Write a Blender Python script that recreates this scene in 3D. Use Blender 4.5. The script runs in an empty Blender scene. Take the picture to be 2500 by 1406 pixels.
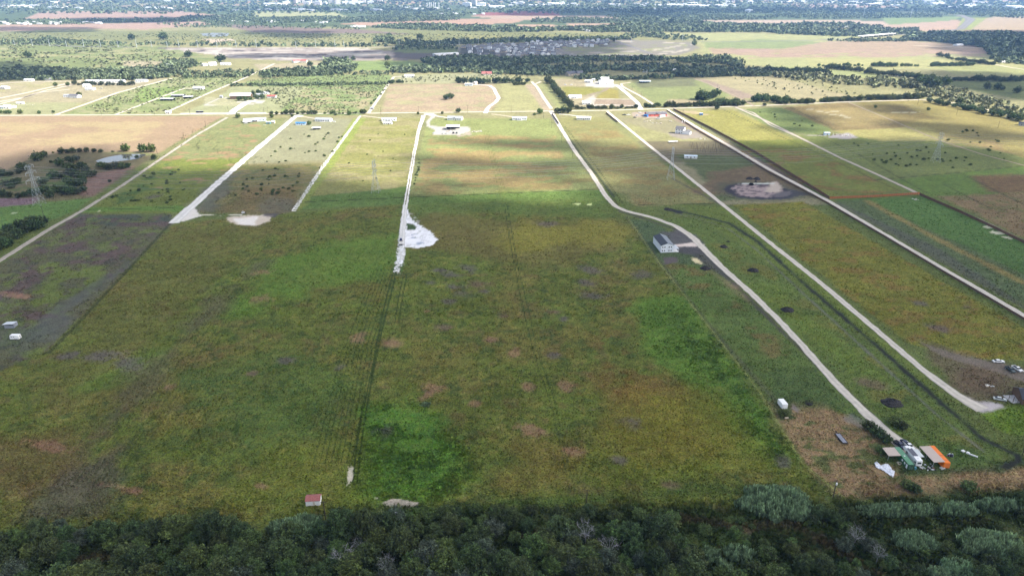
import bpy, math, random
import numpy as np
from mathutils import Vector, Matrix
R = math.radians
C = bpy.context.scene.collection
SC = bpy.context.scene
# ------------------------------------------------------------------ camera
CAM_H = 180.0
F_PX = 1700.0
PITCH = math.atan(745 / F_PX)
cam_data = bpy.data.cameras.new("camera")
cam = bpy.data.objects.new("camera", cam_data)
C.objects.link(cam)
cam.location = (0, 0, CAM_H)
cam.rotation_euler = (math.pi / 2 - PITCH, 0, 0)
cam_data.sensor_width = 36.0
cam_data.lens = 36.0 * F_PX / 2500.0
cam_data.clip_start = 1.0
cam_data.clip_end = 60000.0
SC.camera = cam
# ------------------------------------------------------------------ sky and sun
SUN_EL, SUN_AZ = R(43), R(-14)           # azimuth counter-clockwise from +X
SV = Vector((math.cos(SUN_EL) * math.cos(SUN_AZ), math.cos(SUN_EL) * math.sin(SUN_AZ), math.sin(SUN_EL)))
world = bpy.data.worlds.new("World")
SC.world = world
world.use_nodes = True
nt = world.node_tree
sky = nt.nodes.new("ShaderNodeTexSky")
sky.sky_type = 'NISHITA'
sky.sun_disc = False
sky.sun_elevation = SUN_EL
sky.sun_rotation = math.atan2(SV.x, SV.y)
sky.air_density = 1.0
sky.dust_density = 3.5
sky.ozone_density = 0.8
veil = nt.nodes.new("ShaderNodeHueSaturation")       # high thin cloud takes most of the blue out of the sky
veil.inputs["Saturation"].default_value = 0.6
nt.links.new(sky.outputs[0], veil.inputs["Color"])
nt.links.new(veil.outputs[0], nt.nodes["Background"].inputs[0])
nt.nodes["Background"].inputs[1].default_value = 0.15
sd = bpy.data.lights.new("sun", 'SUN')
sd.energy = 5.0
sd.angle = R(0.8)
sd.color = (1.0, 0.93, 0.83)
sun = bpy.data.objects.new("sun", sd)
C.objects.link(sun)
sun.rotation_euler = SV.to_track_quat('Z', 'Y').to_euler()
sun.location = (0, 0, 600)
SC.view_settings.view_transform = 'Standard'
SC.view_settings.look = 'None'
SC.view_settings.exposure = 1.15
SC.view_settings.gamma = 1.0
try:
    SC.cycles.max_bounces = 6
    SC.cycles.diffuse_bounces = 3
    SC.cycles.transparent_max_bounces = 8
    SC.cycles.volume_bounces = 1
    SC.cycles.use_denoising = True
except Exception:
    pass
# ------------------------------------------------------------------ from the photograph to the ground
CP, SP = math.cos(PITCH), math.sin(PITCH)
def G(px, py, z=0.0):
    """ground point seen at a photo position, on the plane at height z"""
    u = (px - 1250.0) / F_PX
    v = (py - 703.0) / F_PX
    dx, dy, dz = u, CP - v * SP, -SP - v * CP
    t = (CAM_H - z) / -dz
    return (dx * t, dy * t)
def PX(x, y, z=0.0):
    """photo position of a world point (arrays allowed)"""
    zz = z - CAM_H
    d = y * CP - zz * SP
    return 1250 + F_PX * x / d, 703 + F_PX * (-(y * SP + zz * CP)) / d
def SCALE(py):
    x, y = G(1250, py)
    d = y * CP + CAM_H * SP
    return F_PX / d
rnd = random.Random(7)
RS = np.random.RandomState(11)
# ------------------------------------------------------------------ numpy noise
def _h(ix, iy, s):
    n = (ix.astype(np.int64) * 374761393 + iy.astype(np.int64) * 668265263 + s * 2147483647) & 0xffffffff
    n = ((n ^ (n >> 13)) * 1274126177) & 0xffffffff
    return ((n ^ (n >> 16)) & 0xffff) / 65535.0
def vnoise(x, y, s=0):
    ix, iy = np.floor(x), np.floor(y)
    fx, fy = x - ix, y - iy
    fx = fx * fx * (3 - 2 * fx); fy = fy * fy * (3 - 2 * fy)
    a, b = _h(ix, iy, s), _h(ix + 1, iy, s)
    c, d = _h(ix, iy + 1, s), _h(ix + 1, iy + 1, s)
    return (a * (1 - fx) + b * fx) * (1 - fy) + (c * (1 - fx) + d * fx) * fy
def fbm(x, y, s=0, o=4):
    t, a, w = 0, 0.5, 0
    for k in range(o):
        t = t + a * vnoise(x, y, s + k * 17); w += a
        x, y, a = x * 2.03 + 5.1, y * 2.03 + 3.7, a * 0.55
    return t / w
def inside0(P, x, y):
    r = np.zeros(np.shape(x), bool); n = len(P)
    for k in range(n):
        a, b_ = P[k], P[(k + 1) % n]
        r ^= ((a[1] > y) != (b_[1] > y)) & (x < (b_[0] - a[0]) * (y - a[1]) / (b_[1] - a[1] + 1e-12) + a[0])
    return r
def lin(c):
    return tuple(((v / 255.0) / 12.92 if v <= 10 else (((v / 255.0) + 0.055) / 1.055) ** 2.4) for v in c)
# ------------------------------------------------------------------ materials
def mat(name, col, rough=0.8, var=0.15, scale=3.0, metal=0.0, bump=0.0, spec=0.3, col2=None, objrand=0.0, transl=0.0, vcol=False):
    m = bpy.data.materials.new(name)
    m.use_nodes = True
    t = m.node_tree; N = t.nodes; L = t.links
    b = N["Principled BSDF"]
    b.inputs["Roughness"].default_value = rough
    b.inputs["Metallic"].default_value = metal
    b.inputs["Specular IOR Level"].default_value = spec
    tc = N.new("ShaderNodeTexCoord")
    no = N.new("ShaderNodeTexNoise")
    no.inputs["Scale"].default_value = scale
    no.inputs["Detail"].default_value = 4
    L.new(tc.outputs["Object"], no.inputs["Vector"])
    rp = N.new("ShaderNodeValToRGB")
    rp.color_ramp.elements[0].position = 0.3
    rp.color_ramp.elements[1].position = 0.7
    c2 = col2 or col
    rp.color_ramp.elements[0].color = tuple(v * (1 - var) for v in col) + (1,)
    rp.color_ramp.elements[1].color = tuple(min(1, v * (1 + var)) for v in c2) + (1,)
    L.new(no.outputs[0], rp.inputs[0])
    out = rp.outputs[0]
    if vcol:
        at = N.new("ShaderNodeAttribute"); at.attribute_name = "Col"
        mx = N.new("ShaderNodeMix"); mx.data_type = 'RGBA'; mx.blend_type = 'MULTIPLY'
        mx.inputs[0].default_value = 1
        L.new(out, mx.inputs[6]); L.new(at.outputs[0], mx.inputs[7]); out = mx.outputs[2]
    if objrand:
        oi = N.new("ShaderNodeObjectInfo")
        hs = N.new("ShaderNodeHueSaturation")
        mr = N.new("ShaderNodeMapRange"); mr.inputs[3].default_value = 1 - objrand; mr.inputs[4].default_value = 1 + objrand
        L.new(oi.outputs["Random"], mr.inputs[0]); L.new(mr.outputs[0], hs.inputs["Value"])
        m2 = N.new("ShaderNodeMath"); m2.operation = 'MULTIPLY'; m2.inputs[1].default_value = 7.31
        m3 = N.new("ShaderNodeMath"); m3.operation = 'FRACT'
        m4 = N.new("ShaderNodeMapRange"); m4.inputs[3].default_value = 0.5 - objrand * 0.09; m4.inputs[4].default_value = 0.5 + objrand * 0.09
        L.new(oi.outputs["Random"], m2.inputs[0]); L.new(m2.outputs[0], m3.inputs[0]); L.new(m3.outputs[0], m4.inputs[0])
        L.new(m4.outputs[0], hs.inputs["Hue"])
        L.new(out, hs.inputs["Color"]); out = hs.outputs[0]
    L.new(out, b.inputs["Base Color"])
    if bump:
        bp = N.new("ShaderNodeBump"); bp.inputs["Distance"].default_value = bump
        L.new(no.outputs[0], bp.inputs["Height"]); L.new(bp.outputs[0], b.inputs["Normal"])
    if transl:
        tr = N.new("ShaderNodeBsdfTranslucent"); ms = N.new("ShaderNodeMixShader"); ms.inputs[0].default_value = transl
        L.new(out, tr.inputs[0]); L.new(b.outputs[0], ms.inputs[1]); L.new(tr.outputs[0], ms.inputs[2])
        L.new(ms.outputs[0], N["Material Output"].inputs[0])
    return m
def ribmat(name, col, rough=0.5, pitch=0.4, metal=0.0, axis=0, depth=0.25):
    """corrugated or boarded sheet: dark lines every `pitch` metres"""
    m = mat(name, col, rough, 0.10, 0.8, metal)
    t = m.node_tree; N = t.nodes; L = t.links
    b = N["Principled BSDF"]
    src = b.inputs["Base Color"].links[0].from_socket
    tc = N.new("ShaderNodeTexCoord"); sp = N.new("ShaderNodeSeparateXYZ")
    L.new(tc.outputs["Object"], sp.inputs[0])
    a = N.new("ShaderNodeMath"); a.operation = 'DIVIDE'; a.inputs[1].default_value = pitch
    L.new(sp.outputs[axis], a.inputs[0])
    f = N.new("ShaderNodeMath"); f.operation = 'FRACT'; L.new(a.outputs[0], f.inputs[0])
    g = N.new("ShaderNodeMath"); g.operation = 'LESS_THAN'; g.inputs[1].default_value = 0.25; L.new(f.outputs[0], g.inputs[0])
    k = N.new("ShaderNodeMath"); k.operation = 'MULTIPLY'; k.inputs[1].default_value = depth; L.new(g.outputs[0], k.inputs[0])
    mx = N.new("ShaderNodeMix"); mx.data_type = 'RGBA'
    mx.inputs[7].default_value = tuple(v * 0.4 for v in col) + (1,)
    L.new(k.outputs[0], mx.inputs[0]); L.new(src, mx.inputs[6]); L.new(mx.outputs[2], b.inputs["Base Color"])
    return m
M = {}
M['white'] = mat('white_paint', (.78, .79, .80), .5, .05)
M['white_metal'] = ribmat('white_sheet_metal', (.76, .79, .83), .4, .9)
M['white_roof'] = ribmat('white_roof_sheet', (.80, .80, .80), .45, .9)
M['blue_white'] = ribmat('pale_blue_sheet', (.55, .66, .76), .4, .9, axis=1)
M['grey_roof'] = ribmat('grey_roof_sheet', (.30, .32, .35), .45, .8)
M['pale_roof'] = ribmat('pale_grey_roof_sheet', (.50, .53, .57), .4, .8)
M['shingle'] = mat('grey_shingle', (.12, .12, .135), .9, .25, 2)
M['navy_roof'] = ribmat('dark_blue_roof_sheet', (.020, .028, .045), .4, .6, .3, 1, .3)
M['grey_roof2'] = ribmat('grey_slope_roof', (.17, .19, .22), .4, .6, .3, 1, .3)  # paler than navy_roof, for one slope of the barn house
M['tan_wall'] = mat('tan_wall', (.42, .36, .28), .8, .1)
M['beige_wall'] = mat('beige_siding', (.58, .54, .47), .8, .08)
M['grey_wall'] = mat('grey_siding', (.38, .40, .43), .7, .1)
M['red_roof'] = ribmat('red_roof_sheet', (.36, .09, .08), .5, .5)
M['red_wall'] = mat('red_wrap', (.55, .13, .10), .8, .15)
M['rust_roof'] = mat('faded_red_roof', (.30, .11, .10), .8, .25, 2.5)
M['brown'] = mat('brown_timber', (.12, .075, .05), .85, .25, 5)
M['dark'] = mat('dark_void', (.015, .016, .018), .9, .1)
M['glass'] = mat('dark_window_glass', (.03, .04, .05), .08, .1, spec=.6)
M['black'] = mat('black_rubber', (.02, .02, .022), .7, .1)
M['steel'] = mat('galvanised_steel', (.40, .44, .46), .45, .1, metal=.2)
M['pole'] = mat('pole_timber', (.055, .045, .04), .9, .2, 5)
M['blue'] = mat('blue_paint', (.03, .16, .42), .5, .1)
M['tractor_blue'] = mat('dark_blue_paint', (.01, .03, .20), .35, .1, spec=.5)
M['teal'] = mat('teal_plastic', (.10, .28, .36), .5, .1)
M['green'] = ribmat('green_container_paint', (.035, .11, .055), .5, .35, axis=1, depth=.35)
M['green_top'] = mat('green_container_roof', (.10, .25, .15), .6, .15, 1.5)
M['orange'] = ribmat('orange_container_paint', (.80, .19, .015), .5, .35, axis=1, depth=.25)
M['awning'] = mat('tan_awning_panel', (.47, .39, .34), .7, .04, 1)
M['rv'] = mat('white_camper_shell', (.80, .80, .80), .3, .04, spec=.5)
M['rv_roof'] = mat('dark_camper_roof', (.10, .105, .13), .6, .35, 1.2)
M['navy'] = mat('navy_car_paint', (.02, .025, .07), .3, .1, spec=.6)
M['darkgreen'] = mat('dark_green_truck_paint', (.03, .05, .045), .3, .1, spec=.6)
M['silver'] = mat('silver_paint', (.55, .58, .57), .35, .05, metal=.2)
M['redcar'] = mat('red_paint', (.45, .04, .03), .35, .1)
M['tarp'] = mat('white_plastic_sheet', (.62, .64, .70), .35, .18, 1.2, bump=.3, spec=.5)
M['soil'] = mat('black_clay_soil', (.028, .026, .027), .95, .5, 1.2, bump=.5)
M['concrete'] = mat('concrete_slab', (.42, .41, .40), .9, .12, 1)
M['fence'] = ribmat('brown_fence_boards', (.15, .085, .055), .85, .7)
M['fence_orange'] = ribmat('new_cedar_boards', (.38, .15, .06), .85, .5)
M['post'] = mat('rusty_pile_steel', (.045, .035, .04), .8, .2)
M['bark'] = mat('tree_bark', (.085, .07, .055), .9, .25, 4)
M['deadwood'] = mat('bleached_dead_wood', (.26, .26, .27), .9, .2, 5)
M['leaf'] = mat('leaf_dark_green', (.040, .062, .020), .7, .45, .9, objrand=.30, transl=.2, vcol=True)
M['leaf2'] = mat('leaf_mid_green', (.066, .098, .026), .7, .45, .9, objrand=.30, transl=.2, vcol=True)
M['leaf3'] = mat('leaf_grey_green', (.060, .080, .052), .7, .4, .9, objrand=.25, transl=.2, vcol=True)
M['reed'] = mat('cane_leaf', (.175, .255, .135), .6, .25, 1.0, objrand=.12, transl=.2, vcol=True)
M['leaf_far'] = mat('far_leaf_green', (.100, .130, .066), .8, .3, .02, vcol=True)
M['leaf_far2'] = mat('far_leaf_olive', (.145, .158, .080), .8, .3, .02, vcol=True)
M['wire'] = mat('overhead_wire', (.30, .31, .32), .5, .05)
# ------------------------------------------------------------------ mesh builder
class MB:
    def __init__(s):
        s.v = []; s.f = []; s.m = []
    def add(s, vs, fs, m=0):
        o = len(s.v); s.v += [tuple(p) for p in vs]
        s.f += [tuple(i + o for i in f) for f in fs]; s.m += [m] * len(fs)
        return s
    def box(s, c, d, m=0, rz=0.0, bev=0.0):
        x, y, z = d[0] / 2, d[1] / 2, d[2] / 2
        cr, sr = math.cos(rz), math.sin(rz)
        pts = []
        for zz in (-z, z):
            for a, b in ((-x, -y), (x, -y), (x, y), (-x, y)):
                pts.append((c[0] + a * cr - b * sr, c[1] + a * sr + b * cr, c[2] + zz))
        return s.add(pts, [(3, 2, 1, 0), (4, 5, 6, 7), (0, 1, 5, 4), (1, 2, 6, 5), (2, 3, 7, 6), (3, 0, 4, 7)], m)
    def bar(s, a, b, r, m=0, n=4, r2=None):
        a = Vector(a); b = Vector(b); d = (b - a)
        if d.length < 1e-6: return s
        d.normalize()
        u = d.cross(Vector((0, 0, 1)))
        if u.length < 1e-3: u = d.cross(Vector((0, 1, 0)))
        u.normalize(); w = d.cross(u)
        r2 = r if r2 is None else r2
        pts = []
        for p, q in ((a, r), (b, r2)):
            for k in range(n):
                t = 2 * math.pi * (k + .5) / n
                pts.append(p + u * (q * math.cos(t)) + w * (q * math.sin(t)))
        fs = [(k, (k + 1) % n, n + (k + 1) % n, n + k) for k in range(n)]
        fs += [tuple(range(n - 1, -1, -1)), tuple(range(n, 2 * n))]
        return s.add(pts, fs, m)
    def extr(s, prof, y0, y1, m=0, ty=0.0):
        """profile in x,z pushed from y0 to y1"""
        n = len(prof)
        zs = [p[1] for p in prof]; zm, zM = min(zs), max(zs)
        def tp(z): return ty * (z - zm) / max(1e-6, zM - zm)
        pts = [(p[0], y0 + tp(p[1]), p[1]) for p in prof] + [(p[0], y1 - tp(p[1]), p[1]) for p in prof]
        fs = [tuple(range(n)), tuple(range(2 * n - 1, n - 1, -1))]
        fs += [((k + 1) % n, k, n + k, n + (k + 1) % n) for k in range(n)]
        return s.add(pts, fs, m)
    def build(s, name, mats, parent=None, loc=(0, 0, 0), rz=0.0, smooth=False):
        me = bpy.data.meshes.new(name)
        me.from_pydata(s.v, [], s.f)
        if not isinstance(mats, (list, tuple)): mats = [mats]
        for m in mats: me.materials.append(m)
        if len(mats) > 1: me.polygons.foreach_set('material_index', s.m)
        if smooth: me.polygons.foreach_set('use_smooth', [True] * len(s.f))
        me.update()
        o = bpy.data.objects.new(name, me)
        C.objects.link(o)
        o.location = loc; o.rotation_euler = (0, 0, rz)
        if parent is not None: o.parent = parent
        return o
def npmesh(name, V, F, m, cols=None, smooth=False, mats=None):
    """V (n,3), F (k,3|4) arrays -> mesh data, cols per point"""
    me = bpy.data.meshes.new(name)
    n, k = F.shape
    me.vertices.add(len(V)); me.vertices.foreach_set('co', np.ascontiguousarray(V, dtype=np.float32).ravel())
    me.loops.add(n * k); me.loops.foreach_set('vertex_index', np.ascontiguousarray(F, dtype=np.int32).ravel())
    me.polygons.add(n)
    me.polygons.foreach_set('loop_start', np.arange(0, n * k, k, dtype=np.int32))
    me.polygons.foreach_set('loop_total', np.full(n, k, dtype=np.int32))
    if smooth: me.polygons.foreach_set('use_smooth', np.ones(n, dtype=bool))
    me.materials.append(m)
    me.update(calc_edges=True)
    if cols is not None:
        ca = me.color_attributes.new("Col", 'FLOAT_COLOR', 'POINT')
        if cols.shape[1] == 3: cols = np.concatenate([cols, np.ones((len(cols), 1))], 1)
        ca.data.foreach_set('color', np.ascontiguousarray(cols, dtype=np.float32).ravel())
    return me
def link(name, me, parent=None, loc=(0, 0, 0), rz=0.0, sc=None):
    o = bpy.data.objects.new(name, me); C.objects.link(o)
    o.location = loc; o.rotation_euler = (0, 0, rz)
    if sc is not None: o.scale = sc
    if parent is not None: o.parent = parent
    return o
def tag(o, label, cat, group=None, kind=None):
    o['label'] = label; o['category'] = cat
    if group: o['group'] = group
    if kind: o['kind'] = kind
    return o
def thing(name, label, cat, loc=(0, 0, 0), rz=0.0, group=None):
    o = bpy.data.objects.new(name, None); C.objects.link(o)
    o.empty_display_size = 0.5
    o.location = loc; o.rotation_euler = (0, 0, rz)
    return tag(o, label, cat, group)
def struct(o, label=None):
    o['kind'] = 'structure'
    if label: o['label'] = label
    return o
def copy_tree(o, parent=None):
    c = o.copy(); C.objects.link(c)
    if parent is not None:
        c.parent = parent
    for ch in list(o.children): copy_tree(ch, c)
    return c
# ------------------------------------------------------------------ the ground: one sheet with its crops, mown strips and soils
KL, KS = 2.9, 1.03
def LC(r, g, b, k=None):
    return np.array([min(.75, v / (k or KL)) for v in lin((r, g, b))])
def SH(r, g, b): return LC(r, g, b, KS)
YS = [-40.0]
while YS[-1] < 110: YS.append(YS[-1] + (3.0 if YS[-1] < 60 else .6))
while YS[-1] < 26000:
    y = YS[-1]; YS.append(y + max(.35, 1.0 * (y * y + CAM_H ** 2) / (CAM_H * 700.0)))
YS = np.array(YS); NR = len(YS); NC = 1240
U = np.linspace(-1.02, 1.02, NC)
GX = (np.maximum(YS, 60)[:, None] + 55) * U[None, :]
GY = np.repeat(YS[:, None], NC, 1)
COL = np.zeros((NR, NC, 4), np.float32)
WOB_A = fbm(GX / 9, GY / 9, 3, 3) - .5
WOB_B = fbm(GX / 1.6, GY / 1.6, 9, 3) - .5
WOB_C = fbm(GX / 42, GY / 42, 57, 4) - .5
def world_px(pts): return np.array([G(*p) for p in pts])
def spread(pts):
    """carry a field that leaves the photo on beyond its edge"""
    out = []; n = len(pts)
    for k in range(n):
        a, b_ = pts[k], pts[(k + 1) % n]; out.append(a)
        for e, x in ((0, -500), (2500, 3000)):
            if a[0] == e and b_[0] == e: out += [(x, a[1]), (x, b_[1])]
    return out
def _window(x0, x1, y0, y1):
    r0, r1 = np.searchsorted(YS, y0), np.searchsorted(YS, y1)
    if r1 <= r0: return None
    yy = max(60, YS[min(r1, NR - 1)]) + 55; yn = max(60, YS[r0]) + 55
    us = [x0 / yy, x1 / yy, x0 / yn, x1 / yn]
    c0, c1 = np.searchsorted(U, min(us)), np.searchsorted(U, max(us))
    if c1 <= c0: return None
    return slice(r0, r1), slice(c0, c1)
def _mix(w, a, col, rough):
    if a is None: return
    A = a[..., None]
    c = np.concatenate([np.asarray(col, np.float32), [rough]])
    COL[w] = COL[w] * (1 - A) + c * A
def _dist_seg(X, Y, a, b):
    d = b - a; q = (d * d).sum() + 1e-9
    t = np.clip(((X - a[0]) * d[0] + (Y - a[1]) * d[1]) / q, 0, 1)
    return np.hypot(X - a[0] - t * d[0], Y - a[1] - t * d[1]), t
def poly(pts, col, feather=1.0, wob=2.0, rough=1.0, op=1.0, patch=None, raw=None):
    P = np.array(raw) if raw is not None else world_px(spread(pts))
    big = feather * 1.6 if feather >= 8 else 0
    m = feather + wob * 2 + big
    w = _window(P[:, 0].min() - m, P[:, 0].max() + m, P[:, 1].min() - m, P[:, 1].max() + m)
    if w is None: return
    X, Y = GX[w], GY[w]
    ins = np.zeros(X.shape, bool); dist = np.full(X.shape, 1e9)
    n = len(P)
    for k in range(n):
        a, b = P[k], P[(k + 1) % n]
        d, _ = _dist_seg(X, Y, a, b); dist = np.minimum(dist, d)
        c = ((a[1] > Y) != (b[1] > Y)) & (X < (b[0] - a[0]) * (Y - a[1]) / (b[1] - a[1] + 1e-12) + a[0])
        ins ^= c
    s = np.where(ins, dist, -dist) + wob * (WOB_A[w] * 2 + WOB_B[w]) + big * 2 * WOB_C[w]
    al = np.clip(s / max(feather, .01) + .5, 0, 1) * op
    if patch:                                    # only inside clumps of this size (m), cover fraction
        nz = fbm(X / patch[0], Y / (patch[0] * (patch[2] if len(patch) > 2 else 1)), 21 + int(patch[0]), 4)
        al = al * np.clip((nz - (.72 - patch[1] * .45)) * 9, 0, 1)
    _mix(w, al, col, rough)
def strip(pts, width, col, feather=.5, wob=.5, rough=1.0, op=1.0, broken=0):
    P = world_px(pts); width = width / 2
    for k in range(len(P) - 1):
        a, b = P[k], P[k + 1]
        m = width + feather + wob * 2
        w = _window(min(a[0], b[0]) - m, max(a[0], b[0]) + m, min(a[1], b[1]) - m, max(a[1], b[1]) + m)
        if w is None: continue
        d, _ = _dist_seg(GX[w], GY[w], a, b)
        al = np.clip((width - d + wob * (WOB_A[w] * 1.5 + WOB_B[w])) / max(feather, .01) + .5, 0, 1) * op
        if broken: al = al * np.clip((WOB_B[w] + WOB_A[w] + broken) * 8, 0, 1)
        _mix(w, al, col, rough)
def blob(px, py, rx, ry, col, soft=.5, wob=.5, rough=1.0, op=1.0, rot=0):
    """rx, ry in photo pixels"""
    cx, cy = G(px, py); ax = abs(G(px + rx, py)[0] - cx); ay = abs(G(px, py - ry)[1] - G(px, py + ry)[1]) / 2
    m = max(ax, ay) * 1.8
    w = _window(cx - m, cx + m, cy - m, cy + m)
    if w is None: return
    X, Y = GX[w] - cx, GY[w] - cy
    cr, sr = math.cos(rot), math.sin(rot)
    X, Y = X * cr + Y * sr, -X * sr + Y * cr
    d = np.hypot(X / ax, Y / ay) - wob * (WOB_A[w] * 1.8 + WOB_B[w])
    _mix(w, np.clip((1 - d) / soft + .5, 0, 1) * op, col, rough)
# ---- base tone of the plain
base = LC(196, 192, 140)
COL[..., :3] = base; COL[..., 3] = 1.0
far_w = np.clip((GY - 3000) / 2500, 0, 1)
n1 = fbm(GX / 500, GY / 260, 5, 4)
tones = np.stack([LC(150, 158, 112), LC(206, 198, 152), LC(214, 180, 152), LC(165, 178, 110)])
idx = np.clip(((n1 - .3) / .4 * 4), 0, 3.999).astype(int)
COL[..., :3] = COL[..., :3] * (1 - far_w[..., None]) + tones[idx] * far_w[..., None]
# ---- far country (above the frontage road)
PINK, TAN, OLIVE, GRN, YEL = LC(222, 190, 168), LC(220, 208, 172), LC(168, 172, 118), LC(160, 182, 118), LC(212, 214, 158)
WOODG = LC(96, 112, 74)
poly([(0, 20), (1250, 12), (2500, 10), (2500, 64), (1900, 66), (1240, 72), (0, 60)], LC(120, 138, 96), 80, 30)
poly([(60, 46), (100, 29), (430, 27), (560, 41), (300, 48)], PINK, 10, 4)
poly([(620, 27), (820, 30), (850, 44), (620, 42)], YEL, 10, 4)
poly([(0, 62), (330, 56), (480, 51), (520, 60), (360, 73), (150, 71), (0, 80)], PINK, 15, 6)
poly([(0, 78), (980, 72), (1560, 84), (1700, 98), (940, 102), (380, 106), (0, 104)], OLIVE, 15, 6)
poly([(0, 96), (1000, 86), (1600, 84), (1700, 98), (940, 104), (380, 110), (0, 110)], LC(190, 188, 128), 15, 10, patch=(90, .6, .6))
poly([(540, 60), (900, 74), (1000, 84), (620, 80)], LC(170, 150, 138), 20, 6)
poly([(0, 106), (380, 110), (560, 150), (440, 170), (0, 165)], LC(165, 178, 118), 15, 6)
poly([(0, 110), (380, 112), (560, 150), (440, 170), (0, 160)], LC(205, 202, 150), 10, 6, patch=(70, .35, .5))
poly([(300, 148), (470, 152), (440, 170), (300, 168)], TAN, 8, 5)
poly([(820, 58), (1040, 49), (1290, 46), (1260, 56), (1150, 62), (920, 66)], LC(226, 190, 162), 10, 4)
poly([(1190, 30), (1360, 28), (1370, 40), (1240, 41), (1150, 40)], LC(190, 120, 110), 8, 4)
poly([(1130, 38), (1480, 38), (1530, 50), (1380, 53), (1200, 46)], LC(226, 198, 172), 8, 4)
poly([(1260, 60), (1460, 64), (1440, 73), (1280, 75)], LC(226, 194, 166), 8, 4)
poly([(1370, 57), (1600, 57), (1560, 66), (1400, 64)], LC(224, 194, 168), 8, 4)
poly([(1700, 49), (2060, 49), (2250, 58), (2230, 66), (1900, 58), (1760, 56)], LC(228, 204, 180), 8, 4)
poly([(1930, 12), (2130, 12), (2230, 20), (1950, 21)], PINK, 20, 8)
poly([(2140, 64), (2330, 50), (2360, 53), (2340, 74), (2240, 78)], LC(226, 196, 170), 8, 4)
poly([(2395, 44), (2500, 40), (2500, 76), (2360, 74)], LC(222, 200, 168), 8, 4)
poly([(2350, 45), (2410, 45), (2370, 73), (2335, 73)], LC(190, 200, 120), 6, 2)
strip([(2330, 38), (2362, 46), (2352, 72)], 16, LC(170, 165, 165), 4, .5, .1)
poly([(2360, 75), (2500, 76), (2500, 88), (2400, 82)], LC(185, 150, 135), 15, 4)
poly([(2150, 45), (2350, 42), (2330, 50), (2170, 62)], GRN, 8, 3)
# big pale pasture on the right
poly([(1600, 80), (2080, 86), (2200, 100), (2500, 120), (2500, 175), (1960, 165), (1830, 160), (1720, 135), (1700, 100)], LC(208, 210, 150), 12, 5)
poly([(1860, 96), (2010, 103), (2060, 118), (1720, 120), (1720, 105)], LC(176, 190, 132), 8, 4)
poly([(2020, 102), (2240, 102), (2400, 112), (2480, 124), (2440, 134), (2100, 128), (1740, 134), (1730, 118), (1900, 122)], LC(214, 190, 160), 6, 5)
poly([(1740, 118), (2440, 124), (2440, 138), (2200, 140), (1820, 142)], LC(216, 188, 166), 8, 8, patch=(90, .7, .5))
poly([(1960, 142), (2500, 146), (2500, 172), (1980, 162)], LC(216, 214, 150), 10, 4)
poly([(2260, 154), (2500, 166), (2500, 186), (2330, 182)], LC(200, 204, 140), 6, 3)
poly([(2280, 200), (2500, 196), (2500, 245), (2390, 225)], LC(146, 158, 100), 6, 3)
poly([(1870, 160), (2110, 172), (2210, 196), (2060, 190), (1870, 172)], LC(196, 204, 140), 6, 3)
poly([(1700, 190), (1880, 184), (2050, 228), (2110, 244), (1860, 246)], LC(212, 202, 158), 6, 4)
# subdivision and the earthworks beside it
poly([(1112, 134), (1124, 112), (1330, 104), (1500, 98), (1690, 104), (1710, 118), (1660, 134), (1520, 140), (1160, 141)], LC(180, 174, 160), 8, 3, .3)
poly([(1116, 134), (1130, 113), (1330, 105), (1490, 100), (1480, 114), (1360, 122), (1350, 139), (1200, 140)], LC(112, 112, 108), 8, 3, .5)
poly([(1350, 104), (1500, 99), (1660, 106), (1690, 116), (1520, 138), (1380, 130)], LC(186, 190, 140), 8, 6, 1, patch=(50, .5, .5))
for a in ([(1370, 132), (1480, 128), (1600, 124)], [(1560, 136), (1640, 130), (1680, 122)], [(1520, 102), (1640, 105), (1690, 110)], [(1560, 124), (1620, 120), (1660, 112)], [(1590, 128), (1660, 125), (1686, 119)]):
    strip(a, 14, LC(236, 226, 208), 4, 2, .1)
for a in ([(1500, 100), (1590, 132)], [(1272, 106), (1400, 137)], [(1150, 112), (1260, 136)], [(1360, 118), (1400, 137)]):
    strip(a, 14, LC(190, 184, 176), 3, .5, .1)
poly([(372, 117), (650, 116), (900, 120), (965, 127), (980, 142), (900, 149), (680, 148), (560, 142), (480, 128)], LC(205, 192, 182), 6, 8, .4)
poly([(372, 117), (650, 116), (900, 120), (975, 127), (1000, 146), (900, 150), (640, 148), (560, 142), (480, 128)], LC(122, 112, 112), 10, 8, .4, patch=(60, .25, .35))
poly([(372, 117), (900, 118), (970, 140), (640, 148)], LC(244, 236, 224), 4, 8, .2, patch=(45, .5, .3))
poly([(960, 118), (1110, 116), (1140, 140), (960, 150)], LC(136, 126, 122), 8, 4, .4)
poly([(980, 118), (1110, 116), (1125, 132), (960, 128)], LC(150, 164, 108), 8, 4, .8)
poly([(840, 150), (1010, 150), (1060, 160), (960, 172), (860, 172)], LC(172, 194, 122), 6, 3)
poly([(490, 96), (560, 96), (585, 98), (520, 106)], LC(244, 226, 200), 4, 3, .2)
poly([(620, 158), (780, 152), (790, 172), (640, 176)], TAN, 6, 3)
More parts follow.
